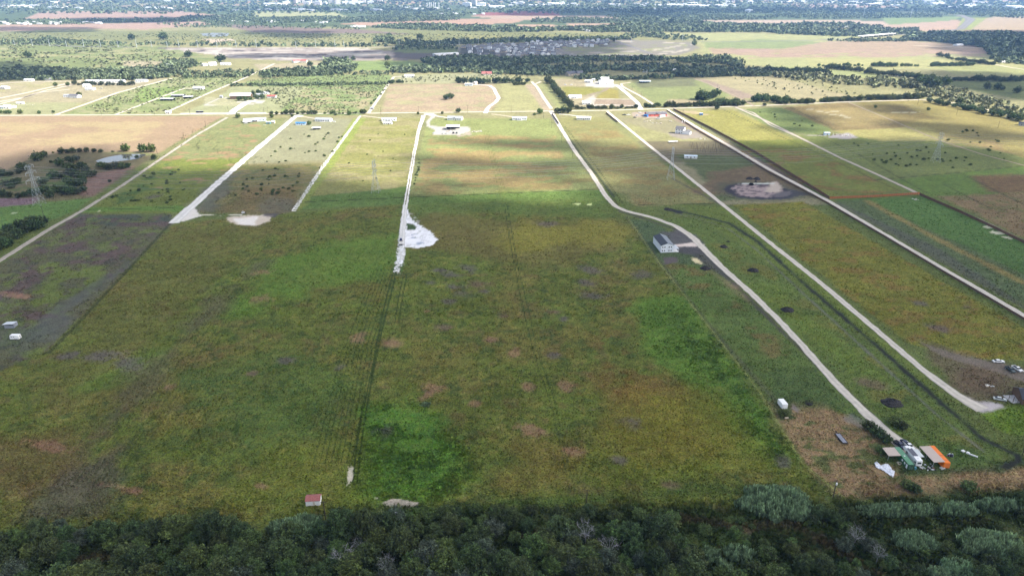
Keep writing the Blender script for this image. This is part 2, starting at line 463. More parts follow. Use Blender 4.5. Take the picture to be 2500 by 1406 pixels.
# ---- belt between the woods and the frontage road
poly([(0, 200), (420, 190), (330, 225), (150, 262), (0, 262)], LC(216, 206, 168), 5, 3)
poly([(0, 205), (190, 197), (130, 220), (0, 236)], LC(214, 208, 156), 5, 3, patch=(30, .6))
poly([(0, 250), (200, 250), (130, 281), (0, 281)], LC(206, 208, 158), 5, 3)
poly([(420, 190), (640, 175), (480, 240), (400, 281), (150, 281), (300, 225)], LC(176, 190, 128), 5, 3)
poly([(420, 190), (640, 175), (480, 240), (400, 281), (150, 281), (300, 225)], LC(205, 206, 156), 5, 3, patch=(16, .45, .5))
poly([(350, 215), (440, 212), (425, 245), (320, 250)], LC(170, 200, 112), 8, 4, op=.7)
poly([(600, 200), (720, 185), (950, 182), (960, 200), (880, 282), (700, 282)], LC(172, 192, 126), 5, 3)
poly([(740, 212), (930, 210), (890, 276), (700, 276)], LC(214, 204, 160), 6, 3, patch=(22, .5, .6))
poly([(565, 212), (750, 211), (675, 278), (440, 278), (540, 235)], LC(204, 208, 158), 4, 2)
poly([(950, 207), (1205, 204), (1222, 240), (1195, 273), (932, 275)], LC(222, 200, 168), 4, 2)
poly([(950, 207), (1205, 204), (1222, 240), (1195, 273), (932, 275)], LC(214, 208, 160), 6, 3, patch=(25, .45, .5))
poly([(970, 184), (1200, 178), (1290, 200), (1200, 204), (960, 204)], LC(206, 206, 160), 5, 3)
poly([(1222, 204), (1290, 203), (1335, 268), (1205, 274), (1228, 240)], LC(210, 208, 150), 4, 3)
poly([(1280, 206), (1300, 206), (1350, 270), (1330, 272)], LC(224, 206, 176), 3, 2)
poly([(1312, 206), (1335, 204), (1400, 262), (1362, 268)], LC(196, 200, 138), 3, 2)
poly([(1350, 192), (1440, 196), (1470, 262), (1400, 262)], LC(212, 200, 162), 4, 3)
poly([(1370, 213), (1462, 213), (1470, 222), (1430, 232), (1380, 232)], LC(186, 184, 100), 3, 2)
poly([(1482, 214), (1510, 220), (1512, 242), (1455, 240)], LC(196, 186, 104), 3, 2)
poly([(1440, 243), (1540, 243), (1560, 262), (1440, 258)], LC(206, 186, 162), 4, 2)
poly([(1560, 195), (1700, 190), (1790, 232), (1700, 258), (1610, 260), (1530, 205)], LC(178, 188, 126), 4, 3)
poly([(1540, 195), (1700, 190), (1700, 210), (1560, 215)], LC(140, 140, 112), 10, 6, op=.7)
poly([(1625, 240), (1720, 246), (1680, 256), (1620, 256)], LC(220, 200, 168), 8, 4, op=.8)
poly([(1700, 192), (1720, 194), (1860, 240), (1800, 240)], LC(200, 180, 160), 4, 3)
# ---- south of the frontage road: the long parcels
poly([(0, 284), (2500, 300), (2500, 460), (0, 460)], LC(178, 182, 124), 4, 2)
poly([(0, 395), (400, 400), (900, 455), (1450, 470), (1700, 352), (2500, 400), (2500, 2300), (0, 2300)], SH(90, 100, 54), 12, 4)  # darker copy of the sunlit grass tone, cut to the near cloud's shade
poly([(0, 283), (545, 284), (385, 375), (330, 372), (200, 372), (90, 380), (0, 425)], LC(214, 188, 154), 4, 2, .6)
poly([(0, 300), (400, 295), (330, 350), (0, 350)], LC(226, 206, 160), 12, 6, .6, patch=(60, .6, .5))
poly([(0, 425), (90, 380), (200, 370), (350, 380), (385, 378), (220, 485), (180, 498), (0, 480)], SH(98, 92, 68), 6, 4)
poly([(0, 430), (220, 400), (200, 470), (0, 470)], SH(78, 92, 52), 8, 4, patch=(18, .5))
poly([(220, 425), (330, 405), (225, 480), (190, 475)], SH(112, 92, 82), 6, 3)
poly([(0, 484), (90, 482), (92, 502), (0, 508)], SH(112, 94, 98), 3, 2, .8)
poly([(0, 506), (230, 482), (175, 520), (60, 560), (0, 575)], SH(88, 112, 58), 4, 3)
poly([(545, 290), (715, 290), (425, 535), (210, 512), (390, 385)], LC(178, 184, 126), 3, 2)
poly([(390, 385), (600, 385), (425, 535), (210, 512)], SH(98, 106, 52), 10, 4)
poly([(480, 310), (640, 300), (600, 420), (380, 470), (400, 380)], LC(214, 180, 140), 4, 4, .6, patch=(20, .28, .5))
poly([(300, 420), (420, 390), (440, 470), (280, 500)], SH(74, 92, 50), 4, 3, patch=(14, .35))
poly([(190, 522), (420, 522), (425, 540), (330, 640), (100, 885), (0, 910), (0, 645)], SH(88, 88, 64), 3, 3, .8)
poly([(190, 524), (422, 524), (420, 545), (300, 552), (180, 545)], SH(66, 76, 66), 5, 4, .7, op=.8)
poly([(190, 522), (420, 522), (425, 540), (330, 640), (100, 885), (0, 910), (0, 645)], SH(90, 74, 74), 3, 3, .8, op=.8, patch=(15, .5, .8))
poly([(190, 522), (422, 522), (425, 540), (330, 640), (100, 885), (0, 910), (0, 645)], SH(92, 104, 54), 3, 3, .9, op=.7, patch=(9, .4))
poly([(190, 522), (422, 522), (425, 540), (330, 640), (100, 885), (0, 910), (0, 645)], SH(70, 72, 62), 3, 3, .8, op=.6, patch=(5, .35))
poly([(0, 700), (120, 640), (280, 640), (100, 880), (0, 860)], SH(94, 104, 54), 4, 3, .8, patch=(12, .5))
poly([(330, 625), (425, 535), (360, 620), (150, 830), (20, 820), (60, 800)], SH(80, 82, 82), 10, 5, .6, op=.55)
strip([(215, 512), (425, 508), (440, 512)], 14, SH(88, 112, 52), 3, 1)
poly([(0, 780), (60, 770), (110, 800), (60, 850), (0, 830)], SH(80, 86, 74), 10, 5, .8, op=.6)
poly([(730, 288), (870, 288), (715, 515), (470, 520), (600, 400)], LC(186, 182, 138), 4, 3, .8)
poly([(700, 290), (860, 290), (800, 390), (600, 400)], LC(196, 196, 156), 6, 3, .8)
poly([(560, 400), (790, 400), (715, 515), (475, 522)], SH(108, 102, 66), 8, 4)
poly([(560, 400), (790, 400), (715, 515), (475, 522)], SH(84, 92, 52), 8, 4, op=.7, patch=(10, .5))
poly([(600, 460), (740, 450), (705, 520), (540, 520)], SH(108, 84, 62), 10, 4, .8, op=.4)
poly([(520, 440), (590, 420), (520, 515), (460, 520)], SH(88, 88, 84), 8, 4, .5, op=.6)
poly([(655, 480), (715, 490), (700, 516), (640, 510)], SH(82, 88, 84), 10, 5, .7, op=.4)
poly([(862, 290), (900, 290), (760, 500), (715, 516)], LC(186, 200, 108), 2, 1)
poly([(895, 290), (1030, 290), (1000, 470), (978, 485), (750, 495)], LC(190, 190, 118), 3, 2)
poly([(895, 290), (1030, 290), (1000, 470), (978, 485), (750, 495)], LC(206, 198, 142), 3, 3, patch=(30, .5, .6))
poly([(760, 480), (1000, 455), (1460, 465), (1500, 480), (980, 500), (740, 510)], SH(88, 108, 56), 4, 3)
poly([(1045, 290), (1340, 290), (1460, 462), (985, 480), (1000, 470)], LC(188, 198, 128), 3, 2)
poly([(1050, 330), (1360, 330), (1400, 460), (1010, 470)], LC(214, 192, 132), 4, 4, .8, patch=(34, .6, .5))
poly([(1040, 420), (1440, 400), (1460, 462), (990, 480)], LC(176, 160, 108), 6, 4, .8, op=.7, patch=(30, .5, .5))
poly([(1360, 288), (1475, 286), (1740, 495), (1560, 505), (1500, 480)], LC(188, 186, 124), 3, 2)
poly([(1380, 300), (1480, 300), (1740, 495), (1560, 505), (1480, 420)], LC(196, 168, 114), 4, 4, op=.6, patch=(28, .5, .6))
poly([(1510, 288), (1625, 288), (1700, 310), (1870, 400), (2020, 500), (1760, 500), (1640, 400)], LC(196, 190, 150), 3, 2, .8)
poly([(1530, 300), (1640, 330), (1720, 345), (1760, 355), (1600, 360), (1540, 330)], LC(206, 206, 140), 5, 3, op=.7)
poly([(1560, 345), (1760, 345), (1870, 400), (1620, 395)], SH(98, 92, 72), 6, 4, .7)
poly([(1650, 375), (1870, 385), (2000, 480), (1760, 490)], SH(80, 88, 58), 8, 4)
poly([(1740, 420), (1880, 400), (1960, 450), (1980, 480), (1700, 470)], SH(108, 84, 72), 8, 6, .8, op=.6)
strip([(1640, 285), (1760, 345), (1880, 415)], 12, LC(200, 180, 160), 3, 2, .5)
poly([(1660, 272), (1790, 268), (2200, 465), (2025, 483), (1850, 365)], LC(196, 192, 112), 3, 2)
poly([(1790, 345), (1950, 340), (2210, 468), (2025, 483)], SH(98, 104, 50), 5, 4)
poly([(1780, 360), (1960, 360), (2200, 465), (2030, 480)], SH(108, 92, 54), 5, 4, patch=(24, .4, .6))
poly([(1800, 268), (1900, 262), (2060, 310), (1990, 330), (1900, 318)], LC(160, 178, 108), 4, 3)
poly([(1910, 262), (2070, 250), (2260, 330), (2060, 330)], LC(176, 158, 110), 4, 3)
poly([(1940, 270), (2100, 262), (2200, 300), (2060, 310)], LC(206, 188, 128), 6, 4, op=.6)
poly([(2080, 248), (2260, 243), (2500, 300), (2500, 390), (2250, 330)], LC(190, 178, 112), 4, 3)
poly([(2080, 256), (2200, 258), (2300, 290), (2200, 300)], LC(150, 128, 86), 10, 6, op=.5)
poly([(1950, 330), (2250, 318), (2500, 385), (2500, 412), (2260, 430), (2180, 450)], SH(96, 104, 58), 5, 4)
poly([(2030, 320), (2260, 310), (2330, 345), (2150, 345)], LC(204, 198, 128), 6, 4)
poly([(2290, 330), (2420, 345), (2460, 372), (2330, 360)], LC(200, 170, 126), 8, 6, op=.5, patch=(30, .7))
poly([(2180, 440), (2500, 405), (2500, 475), (2270, 480)], SH(86, 104, 48), 4, 3)
poly([(2380, 430), (2500, 425), (2500, 470), (2420, 468)], SH(104, 76, 58), 8, 5, op=.8)
poly([(2290, 480), (2500, 470), (2500, 580)], SH(116, 100, 72), 6, 4, .9)
poly([(2290, 480), (2500, 470), (2500, 580)], SH(98, 98, 58), 4, 4, op=.7, patch=(9, .45))
poly([(2040, 488), (2250, 480), (2500, 590), (2500, 720), (2300, 620)], SH(78, 103, 52), 3, 2)
poly([(2040, 492), (2110, 488), (2500, 668), (2500, 745), (2330, 650)], SH(80, 92, 60), 4, 3)
strip([(2120, 492), (2300, 590), (2500, 690)], 7, SH(118, 108, 66), 4, 2)
poly([(2300, 610), (2060, 500), (2030, 492), (2500, 755), (2500, 745)], SH(82, 80, 76), 4, 2, .7, op=.6)
# middle strips
poly([(1790, 500), (1960, 492), (2500, 800), (2500, 880), (2380, 878), (2220, 840), (2120, 760)], SH(108, 108, 46), 3, 2)
poly([(1790, 500), (1960, 492), (2500, 800), (2500, 880), (2380, 878), (2220, 840), (2120, 760)], SH(84, 92, 42), 3, 3, op=.6, patch=(4, .35))
poly([(1790, 500), (1960, 492), (2500, 800), (2500, 880), (2380, 878), (2220, 840), (2120, 760)], SH(118, 98, 54), 3, 3, op=.7, patch=(14, .4, .7))
poly([(1660, 500), (1770, 505), (1900, 600), (1990, 680), (2300, 960), (2330, 1000), (1900, 660), (1750, 560)], SH(94, 106, 50), 3, 2)
poly([(1560, 540), (1700, 530), (1900, 660), (2440, 1090), (2440, 1120), (2330, 1130), (2200, 1080), (1800, 680), (1660, 560)], SH(88, 102, 52), 3, 2)
poly([(1700, 560), (1860, 640), (2300, 1010), (2400, 1100), (2220, 1060), (1850, 700)], SH(102, 104, 54), 4, 3, patch=(16, .5, .8))
poly([(1820, 700), (1900, 700), (2150, 920), (2160, 960), (2060, 900)], SH(96, 112, 48), 8, 4, op=.6)
poly([(1520, 530), (1600, 545), (1690, 600), (1720, 650), (1640, 660), (1590, 620)], SH(78, 92, 62), 4, 3)
poly([(1620, 640), (1720, 650), (1800, 700), (2100, 1000), (2180, 1080), (1900, 985), (1730, 780)], SH(84, 100, 52), 4, 3)
poly([(1640, 650), (1700, 650), (1850, 770), (1960, 880), (1870, 900)], SH(100, 94, 56), 8, 5, patch=(14, .45, .8))
poly([(1860, 975), (2020, 990), (2130, 1050), (2180, 1090), (2220, 1150), (2500, 1140), (2500, 1200), (2060, 1220), (1960, 1130)], SH(134, 114, 84), 4, 3, .9)
poly([(1900, 1000), (2150, 1060), (2260, 1160), (2050, 1210), (1980, 1130)], SH(92, 96, 58), 4, 3, patch=(7, .5, .6))
poly([(1840, 900), (2000, 900), (2100, 1020), (1990, 1010), (1880, 990)], SH(72, 88, 50), 10, 5, op=.7)
poly([(2200, 1150), (2500, 1135), (2500, 1195), (2300, 1215), (2230, 1200)], SH(142, 120, 88), 3, 3, patch=(5, .6, .5))
poly([(2130, 1090), (2340, 1080), (2440, 1130), (2220, 1165), (2150, 1130)], SH(74, 94, 50), 6, 4, op=.8)
# ---- the broad weedy field in the foreground
FIELD = [(430, 545), (720, 520), (980, 500), (1500, 485), (1530, 530), (1610, 640), (1760, 830), (1960, 1130), (2010, 1230), (1600, 1290), (0, 1300), (0, 905), (110, 860), (330, 640)]
poly(FIELD, SH(90, 98, 44), 2, 1)
poly(FIELD, SH(110, 100, 54), 4, 3, op=.55, patch=(34, .45))
poly(FIELD, SH(94, 106, 46), 4, 3, op=.55, patch=(23, .45))
poly(FIELD, SH(106, 90, 60), 4, 3, op=.5, patch=(12, .25))
poly(FIELD, SH(70, 84, 42), 4, 3, op=.7, patch=(7, .30))
poly(FIELD, SH(60, 72, 36), 4, 3, op=.6, patch=(2.2, .30))
poly(FIELD, SH(118, 114, 60), 4, 3, op=.55, patch=(4.6, .24))
poly([(430, 545), (700, 540), (560, 640), (330, 860), (200, 1000), (100, 980), (330, 640)], SH(94, 92, 50), 20, 5, op=.5)
poly([(640, 640), (1000, 560), (930, 690), (760, 700), (540, 800), (560, 720)], SH(88, 114, 46), 14, 6, op=.7)
poly([(960, 470), (1490, 475), (1520, 540), (1200, 520), (980, 540)], SH(86, 104, 52), 14, 5, op=.7)
poly([(1020, 520), (1500, 540), (1530, 600), (1300, 660), (1000, 600)], SH(104, 96, 54), 14, 6, op=.7)
poly([(1230, 530), (1480, 545), (1520, 590), (1260, 620)], SH(126, 122, 52), 16, 8, op=.6)  # yellower, lighter tone paints in the sunlight spilling onto the field here
poly([(350, 870), (450, 800), (420, 900), (330, 930), (200, 950)], SH(86, 108, 44), 8, 5, op=.6)
poly([(540, 700), (640, 640), (620, 680), (470, 840), (330, 1010), (180, 1180), (100, 1180), (260, 1000)], SH(88, 82, 62), 10, 5, .8, op=.7)
poly([(440, 900), (720, 860), (860, 920), (840, 1040), (760, 1080), (540, 1070)], SH(80, 98, 46), 14, 6, op=.65)
poly([(440, 900), (720, 860), (860, 920), (840, 1040), (760, 1080), (540, 1070)], SH(64, 84, 44), 14, 6, op=.6, patch=(3.4, .42))
poly([(870, 990), (980, 975), (1060, 1020), (1160, 1090), (1180, 1170), (1080, 1220), (900, 1200)], SH(82, 118, 44), 12, 5, op=.75)
poly([(900, 1010), (1100, 1010), (1180, 1180), (950, 1200)], SH(66, 92, 44), 6, 4, op=.5, patch=(4, .5))
poly([(1180, 1060), (1400, 1020), (1420, 1200), (1180, 1200)], SH(112, 100, 52), 12, 6, op=.6)
poly([(1380, 800), (1540, 790), (1640, 950), (1600, 1000), (1420, 960)], SH(108, 84, 50), 14, 8, op=.6, patch=(14, .6))
poly([(1440, 930), (1700, 960), (1720, 1100), (1480, 1120)], SH(112, 92, 44), 18, 8, op=.6)
poly([(1560, 740), (1680, 720), (1800, 860), (1960, 1120), (1900, 1150), (1740, 960), (1560, 850)], SH(84, 114, 46), 10, 6, op=.75)
poly([(1640, 760), (1760, 820), (1960, 1120), (1880, 1060), (1700, 900)], SH(62, 84, 44), 5, 4, op=.5, patch=(5, .5))
poly([(1500, 980), (1760, 960), (1900, 1150), (1600, 1200), (1440, 1150)], SH(108, 112, 42), 18, 8, op=.5)
poly([(0, 1040), (200, 1020), (260, 1130), (60, 1220), (0, 1200)], SH(100, 84, 54), 14, 6, op=.6)
poly([(700, 1080), (860, 1060), (860, 1230), (720, 1240), (600, 1200)], SH(100, 108, 44), 12, 6, op=.6)
poly([(120, 1190), (300, 1060), (420, 1000), (300, 1130), (200, 1240), (100, 1250)], SH(82, 80, 66), 10, 5, .8, op=.7)
# bare clay spots
for x, y, a, b in [(1100, 670, 24, 6), (1140, 656, 20, 7), (1165, 692, 18, 8), (1110, 700, 28, 6), (1070, 660, 14, 4), (1130, 716, 26, 7), (1180, 712, 14, 5), (1095, 735, 16, 5), (1052, 692, 12, 4),
                   (1330, 546, 26, 6), (1440, 658, 24, 6), (1432, 690, 16, 7), (1440, 718, 26, 8), (1352, 760, 15, 4), (1378, 778, 9, 6), (1572, 672, 20, 9), (1083, 800, 18, 6), (1222, 770, 14, 7),
                   (1545, 1030, 26, 12), (1510, 1122, 15, 8), (1633, 1183, 22, 9), (700, 876, 18, 7), (614, 912, 12, 5), (826, 900, 10, 9), (945, 1052, 20, 14), (1910, 1125, 12, 14), (1350, 866, 14, 7), (2128, 938, 26, 12), (2290, 800, 24, 7), (2244, 740, 14, 5), (2362, 748, 9, 4),
                   (375, 480, 12, 5), (250, 870, 40, 12), (300, 886, 40, 12), (160, 870, 24, 8)]:
    blob(x, y, a, b, SH(92, 82, 88) if rnd.random() < .6 else SH(110, 88, 80), 1.1, 1.2, .7, .62, -.3)
for x, y, a, b in [(1060, 945, 30, 14), (1045, 965, 14, 12), (1200, 830, 14, 6), (960, 838, 22, 7), (1258, 860, 14, 10), (1288, 944, 14, 9), (1160, 985, 14, 7), (1380, 940, 18, 10), (1300, 1050, 40, 12), (1390, 1100, 26, 9), (640, 730, 30, 9), (410, 945, 16, 10), (870, 825, 20, 12), (1040, 760, 10, 5), (640, 665, 26, 7), (300, 1190, 40, 8), (640, 1185, 18, 6), (120, 1090, 60, 10), (30, 720, 30, 6), (60, 722, 26, 5)]:
    blob(x, y, a, b, SH(138, 106, 88), .8, 1.0, .7, .6, -.3)
# soft tractor lanes in the weeds
def lanes(p0, p1, n, gap, width, col, op=.6, br=.35):
    a, b = G(*p0), G(*p1)
    for k in range(n):
        off = (k - (n - 1) / 2) * gap + rnd.uniform(-.3, .3)
        q = [PX(a[0] + off, a[1]), PX((a[0] + b[0]) / 2 + off + rnd.uniform(-.5, .5), (a[1] + b[1]) / 2), PX(b[0] + off, b[1])]
        strip(q, width, col, .35, .12, .7, op, br)
DK = SH(46, 62, 26)
lanes((945, 655), (878, 850), 8, 2.3, .45, DK, .8, .5)
lanes((878, 850), (820, 1130), 9, 2.2, .42, DK, .8, .5)
lanes((965, 655), (930, 800), 2, 1.8, .8, DK, .95, .8)
lanes((930, 800), (890, 1000), 2, 1.8, .8, DK, .95, .8)
lanes((890, 1000), (866, 1180), 2, 1.8, .8, DK, .8, .6)
lanes((990, 668), (968, 790), 2, 1.9, .7, DK, .8, .6)
lanes((1235, 500), (1262, 660), 2, 2.2, .7, DK, .75, .5)
lanes((1186, 320), (1235, 500), 3, 2.6, .8, LC(150, 160, 84), .6, .5)
lanes((1262, 660), (1300, 830), 2, 2.2, .6, DK, .75, .5)
lanes((1300, 830), (1350, 980), 2, 2.2, .5, DK, .7, .5)
lanes((1350, 980), (1398, 1200), 2, 2.0, .5, DK, .6, .4)
lanes((700, 555), (545, 740), 9, 2.6, .5, DK, .5, .25)
lanes((545, 740), (400, 950), 10, 2.5, .45, DK, .55, .3)
lanes((400, 950), (230, 1180), 9, 2.5, .45, DK, .5, .3)
lanes((560, 900), (420, 1100), 8, 2.2, .4, DK, .6, .3)
lanes((2230, 820), (2400, 880), 2, 2.0, .6, SH(96, 84, 74), .6, .6)
# mown verges, ditches and fence lines
strip([(1530, 530), (1610, 640), (1760, 830), (1900, 985)], 3.2, SH(78, 80, 66), 1.5, .8, .8, .5)
strip([(1532, 530), (1612, 645), (1760, 835), (1850, 950), (1960, 1130), (2070, 1222)], .7, SH(128, 134, 78), .5, .2)
strip([(1640, 512), (1700, 525), (1780, 545), (1850, 590), (1960, 690), (2130, 835), (2300, 985), (2400, 1070), (2480, 1110), (2490, 1128), (2440, 1144), (2200, 1150)], 4.4, SH(66, 80, 50), 2.5, 1.6, .8, .7)
strip([(1640, 512), (1700, 525), (1780, 545), (1850, 590), (1960, 690), (2130, 835), (2300, 985), (2400, 1070), (2484, 1112), (2486, 1126), (2450, 1140)], 2.3, SH(38, 40, 38), 1.2, 1.5, .5, .95, .9)
strip([(1630, 510), (1660, 520)], 6, SH(40, 40, 46), 2, 2, .4)
strip([(1640, 520), (1700, 532), (1775, 556), (1850, 612), (1950, 706), (2120, 860), (2280, 1006), (2400, 1100)], 1.5, SH(98, 98, 92), 1, .8, .5, .7)
strip([(1510, 515), (1560, 530), (1650, 560), (1700, 600), (1790, 690), (1900, 800), (2050, 940), (2120, 1010)], 3.0, SH(66, 60, 62), 2, 1.6, .4, .8)
strip([(1500, 480), (1420, 380), (1375, 320)], 2.5, SH(66, 74, 54), 1.5, .8)
for a in ([(1380, 310), (1450, 400), (1520, 495)], [(1373, 318), (1440, 405), (1510, 502)]):
    strip(a, .9, LC(92, 96, 46), .5, .3)
poly([(1618, 566), (1660, 560), (1700, 575), (1716, 600), (1730, 622), (1680, 620), (1640, 606)], SH(88, 86, 88), 4, 4, .7, op=.9)
poly([(1640, 565), (1670, 565), (1700, 585), (1690, 596), (1650, 590)], SH(84, 80, 82), 3, 3, .5, patch=(5, .6))
poly([(1640, 610), (1700, 600), (1740, 630), (1780, 680), (1800, 700), (1740, 660), (1690, 625)], SH(74, 72, 74), 4, 3, .7, op=.8)
poly([(1620, 630), (1648, 628), (1655, 640), (1625, 645)], SH(92, 84, 84), 2, 2, .5)
poly([(1685, 628), (1700, 630), (1715, 645), (1700, 642)], SH(198, 186, 148), 1, 1.5, .3)
poly([(1730, 660), (1800, 700), (1830, 740), (1780, 700)], SH(136, 116, 92), 6, 3, .5, op=.6)
poly([(1640, 598), (1690, 592), (1720, 598), (1700, 602), (1650, 602)], SH(208, 194, 184), 1.5, 1, .2)
poly([(1440, 1000), (1450, 1000), (1450, 1001)], SH(100, 100, 100), 1, 0)
# pond spoil ring
blob(1850, 466, 100, 25, SH(80, 82, 66), .3, .2, .6, .8)
blob(1850, 467, 82, 20, SH(52, 50, 58), .15, .12, .4)
blob(1850, 466, 62, 15, SH(146, 132, 130), .15, .3, .3)
poly([(1800, 455), (1900, 445), (1912, 466), (1850, 480), (1800, 478)], SH(88, 78, 82), 3, 3, .3, patch=(7, .45, .5))
poly([(1880, 446), (1895, 444), (1912, 458), (1900, 470), (1870, 468)], SH(170, 158, 146), 3, 2, .3)
poly([(1900, 472), (1930, 466), (1925, 480), (1895, 480)], SH(168, 158, 154), 2, 3, .3)
poly([(1930, 462), (1975, 475), (1900, 490), (1880, 478)], SH(60, 60, 68), 4, 3, .4, op=.8)
blob(1850, 448, 30, 2, SH(190, 196, 190), .4, 1, .2)
strip([(1640, 435), (1760, 500)], 2.5, SH(84, 76, 66), 2, 1, .6)
strip([(1690, 290), (1860, 395), (2000, 480)], 2.5, SH(74, 68, 70), 2, 1, .5)
# white gravel and caliche patches
WG = SH(226, 226, 232)
poly([(985, 512), (998, 512), (1000, 530), (1018, 546), (1040, 556), (1058, 572), (1068, 586), (1060, 598), (1030, 604), (990, 604), (984, 640), (974, 664), (968, 664), (974, 610), (978, 560)], WG, .6, 2.0, .12)
poly([(992, 545), (1008, 546), (1019, 555), (1014, 561), (992, 562)], SH(66, 84, 46), .8, 1.2)
poly([(960, 645), (985, 645), (982, 668), (962, 668)], SH(78, 96, 48), .8, 1.5, patch=(3.5, .8, .6))
for x, y, r in ((1016, 571, 4), (1010, 580, 5), (1022, 596, 6), (1007, 574, 3), (1030, 592, 8)): blob(x, y, r, 1.6, SH(150, 160, 180), .6, 1, .2)
for a in ([(990, 520), (985, 560), (982, 600)], [(994, 575), (1020, 580), (1050, 590)], [(988, 545), (1015, 548), (1040, 565), (1030, 592)]):
    for dx in (-3, 3): strip([(x + dx, y) for x, y in a], .7, SH(196, 196, 200), .5, .3, .1, .7, .4)
poly([(985, 512), (998, 512), (1040, 556), (1068, 586), (1060, 598), (1030, 604), (990, 604), (978, 560)], SH(200, 198, 200), 1, 1, .1, op=.5, patch=(4, .42))
poly([(985, 512), (998, 512), (1040, 556), (1068, 586), (1060, 598), (1030, 604), (990, 604), (978, 560)], SH(120, 128, 108), 1, 1, .4, op=.5, patch=(2.2, .18))
poly([(994, 546), (1008, 547), (1018, 555), (1013, 560), (994, 561)], SH(66, 84, 46), .8, .5)
poly([(422, 540), (470, 500), (488, 520), (490, 527), (450, 540), (418, 545)], SH(205, 200, 192), 1, 2, .2)
poly([(555, 530), (640, 524), (668, 526), (655, 540), (620, 552), (580, 548), (558, 538)], SH(190, 178, 162), 2.5, 4, .25)
poly([(570, 534), (630, 528), (620, 550), (585, 547)], SH(214, 208, 200), 2, 2, .2)
poly([(640, 520), (682, 521), (672, 532), (645, 528)], SH(78, 74, 80), 2, 2, .3, op=.8)
strip([(470, 524), (540, 526), (590, 524)], 1.8, SH(200, 196, 180), .6, .5, .2)
poly([(936, 1226), (960, 1217), (990, 1222), (1022, 1226), (1015, 1234), (980, 1238), (945, 1234)], SH(196, 182, 168), .5, 1, .2)
poly([(912, 1214), (924, 1213), (922, 1218)], SH(180, 175, 150), .5, .4, .3)
strip([(857, 1140), (855, 1165), (850, 1190)], 1.7, SH(186, 178, 158), .4, .7, .3, 1, .15)
poly([(2060, 1080 - 56), (2080, 1010), (2140, 1040), (2130, 1050)], SH(110, 110, 106), 3, 3, .4, op=.6)
poly([(2330, 960), (2440, 985), (2462, 1000), (2420, 1008), (2400, 1008), (2350, 985)], SH(178, 170, 170), 1.2, 1.6, .2)
poly([(2240, 830), (2300, 850), (2420, 880), (2500, 900), (2500, 960), (2390, 985), (2330, 950)], SH(98, 92, 66), 5, 4, .8)
poly([(2250, 838), (2330, 862), (2440, 885), (2500, 905), (2500, 930), (2400, 900), (2300, 868)], SH(112, 102, 96), 3, 2, .6, op=.7)
poly([(2350, 880), (2450, 910), (2440, 970), (2360, 950)], SH(98, 80, 66), 8, 5, .8, op=.6)
poly([(2390, 1010), (2500, 985), (2500, 1060), (2460, 1060)], SH(92, 112, 42), 3, 2)
poly([(1885, 982), (1922, 975), (1945, 1020), (1900, 1030)], SH(58, 76, 46), 3, 2, op=.8)
poly([(1935, 985), (1952, 1000), (1948, 1010), (1932, 996)], SH(120, 112, 106), 1, 1, .4)
for x, y, a, b, c in [(2415, 554, 12, 3, SH(186, 184, 160)), (2438, 568, 14, 3, SH(186, 184, 160)), (2458, 580, 10, 3, SH(176, 174, 150)), (1410, 498, 8, 1.6, SH(186, 196, 140)), (1440, 499, 6, 1.4, SH(186, 196, 140)), (242, 516, 6, 3, SH(170, 170, 140)), (36, 520, 6, 2, SH(150, 160, 130))]:
    blob(x, y, a, b, c, .4, 1, .3)
# yards of the houses (caliche)
WL = LC(250, 246, 236)
poly([(1043, 280), (1066, 278), (1062, 286), (1050, 296), (1050, 308), (1110, 309), (1148, 311), (1148, 322), (1120, 330), (1056, 330), (1062, 318), (1042, 308), (1040, 298), (1052, 286)], WL, 1, 1, .1)
poly([(1100, 325), (1175, 318), (1165, 328), (1120, 334)], LC(236, 222, 200), 2, 3, .3, patch=(8, .6))
poly([(1070, 334), (1096, 338), (1060, 332)], WL, 1, .5, .1)
poly([(560, 250), (650, 245), (640, 252), (610, 256), (578, 256)], WL, 1, 1, .1)
poly([(500, 238), (560, 240), (580, 250), (640, 250), (578, 258), (500, 258), (498, 256)], LC(216, 214, 170), 2, 1)
strip([(560, 238), (535, 241), (500, 257), (580, 259), (600, 250)], 4, WL, 1, .5, .1)
poly([(1428, 205), (1470, 196), (1500, 205), (1512, 212), (1480, 215), (1430, 212)], WL, 1.5, 1, .1)
poly([(1425, 245), (1450, 232), (1455, 240), (1450, 256), (1480, 262), (1440, 262), (1430, 252)], LC(244, 236, 220), 1.5, 1.5, .2)
strip([(1485, 215), (1475, 222), (1440, 232)], 5, LC(196, 178, 166), 1, 1, .3)
strip([(1358, 213), (1366, 226), (1374, 233)], 5, WL, 1, 1, .2)
poly([(1545, 275), (1625, 270), (1640, 284), (1600, 290), (1540, 284)], LC(226, 208, 190), 3, 3, .4)
poly([(1630, 325), (1700, 322), (1720, 335), (1670, 340), (1640, 334)], LC(206, 196, 180), 3, 2, .4)
strip([(1540, 286), (1600, 294), (1640, 292)], 3, LC(226, 214, 180), 1, 1, .3)
poly([(1650, 272), (1700, 272), (1730, 282), (1690, 278)], LC(232, 216, 170), 2, 2, .3)
strip([(1655, 270), (1700, 278), (1740, 282)], 5, LC(236, 214, 176), 2, 1, .3)
poly([(2010, 335), (2070, 324), (2100, 338), (2060, 340)], LC(214, 208, 208), 1.5, 2, .2)
strip([(1942, 332), (2015, 331)], 3, LC(210, 206, 190), .6, .4, .2)
for x, y in [(1985, 268), (2000, 272), (2020, 276), (2032, 280), (2040, 272), (2052, 282), (2062, 285), (2070, 288), (1976, 268), (2190, 276), (2210, 275), (2228, 275), (2250, 273)]:
    blob(x, y, 8, 1.2, LC(232, 224, 190), .5, 1.5, .3)
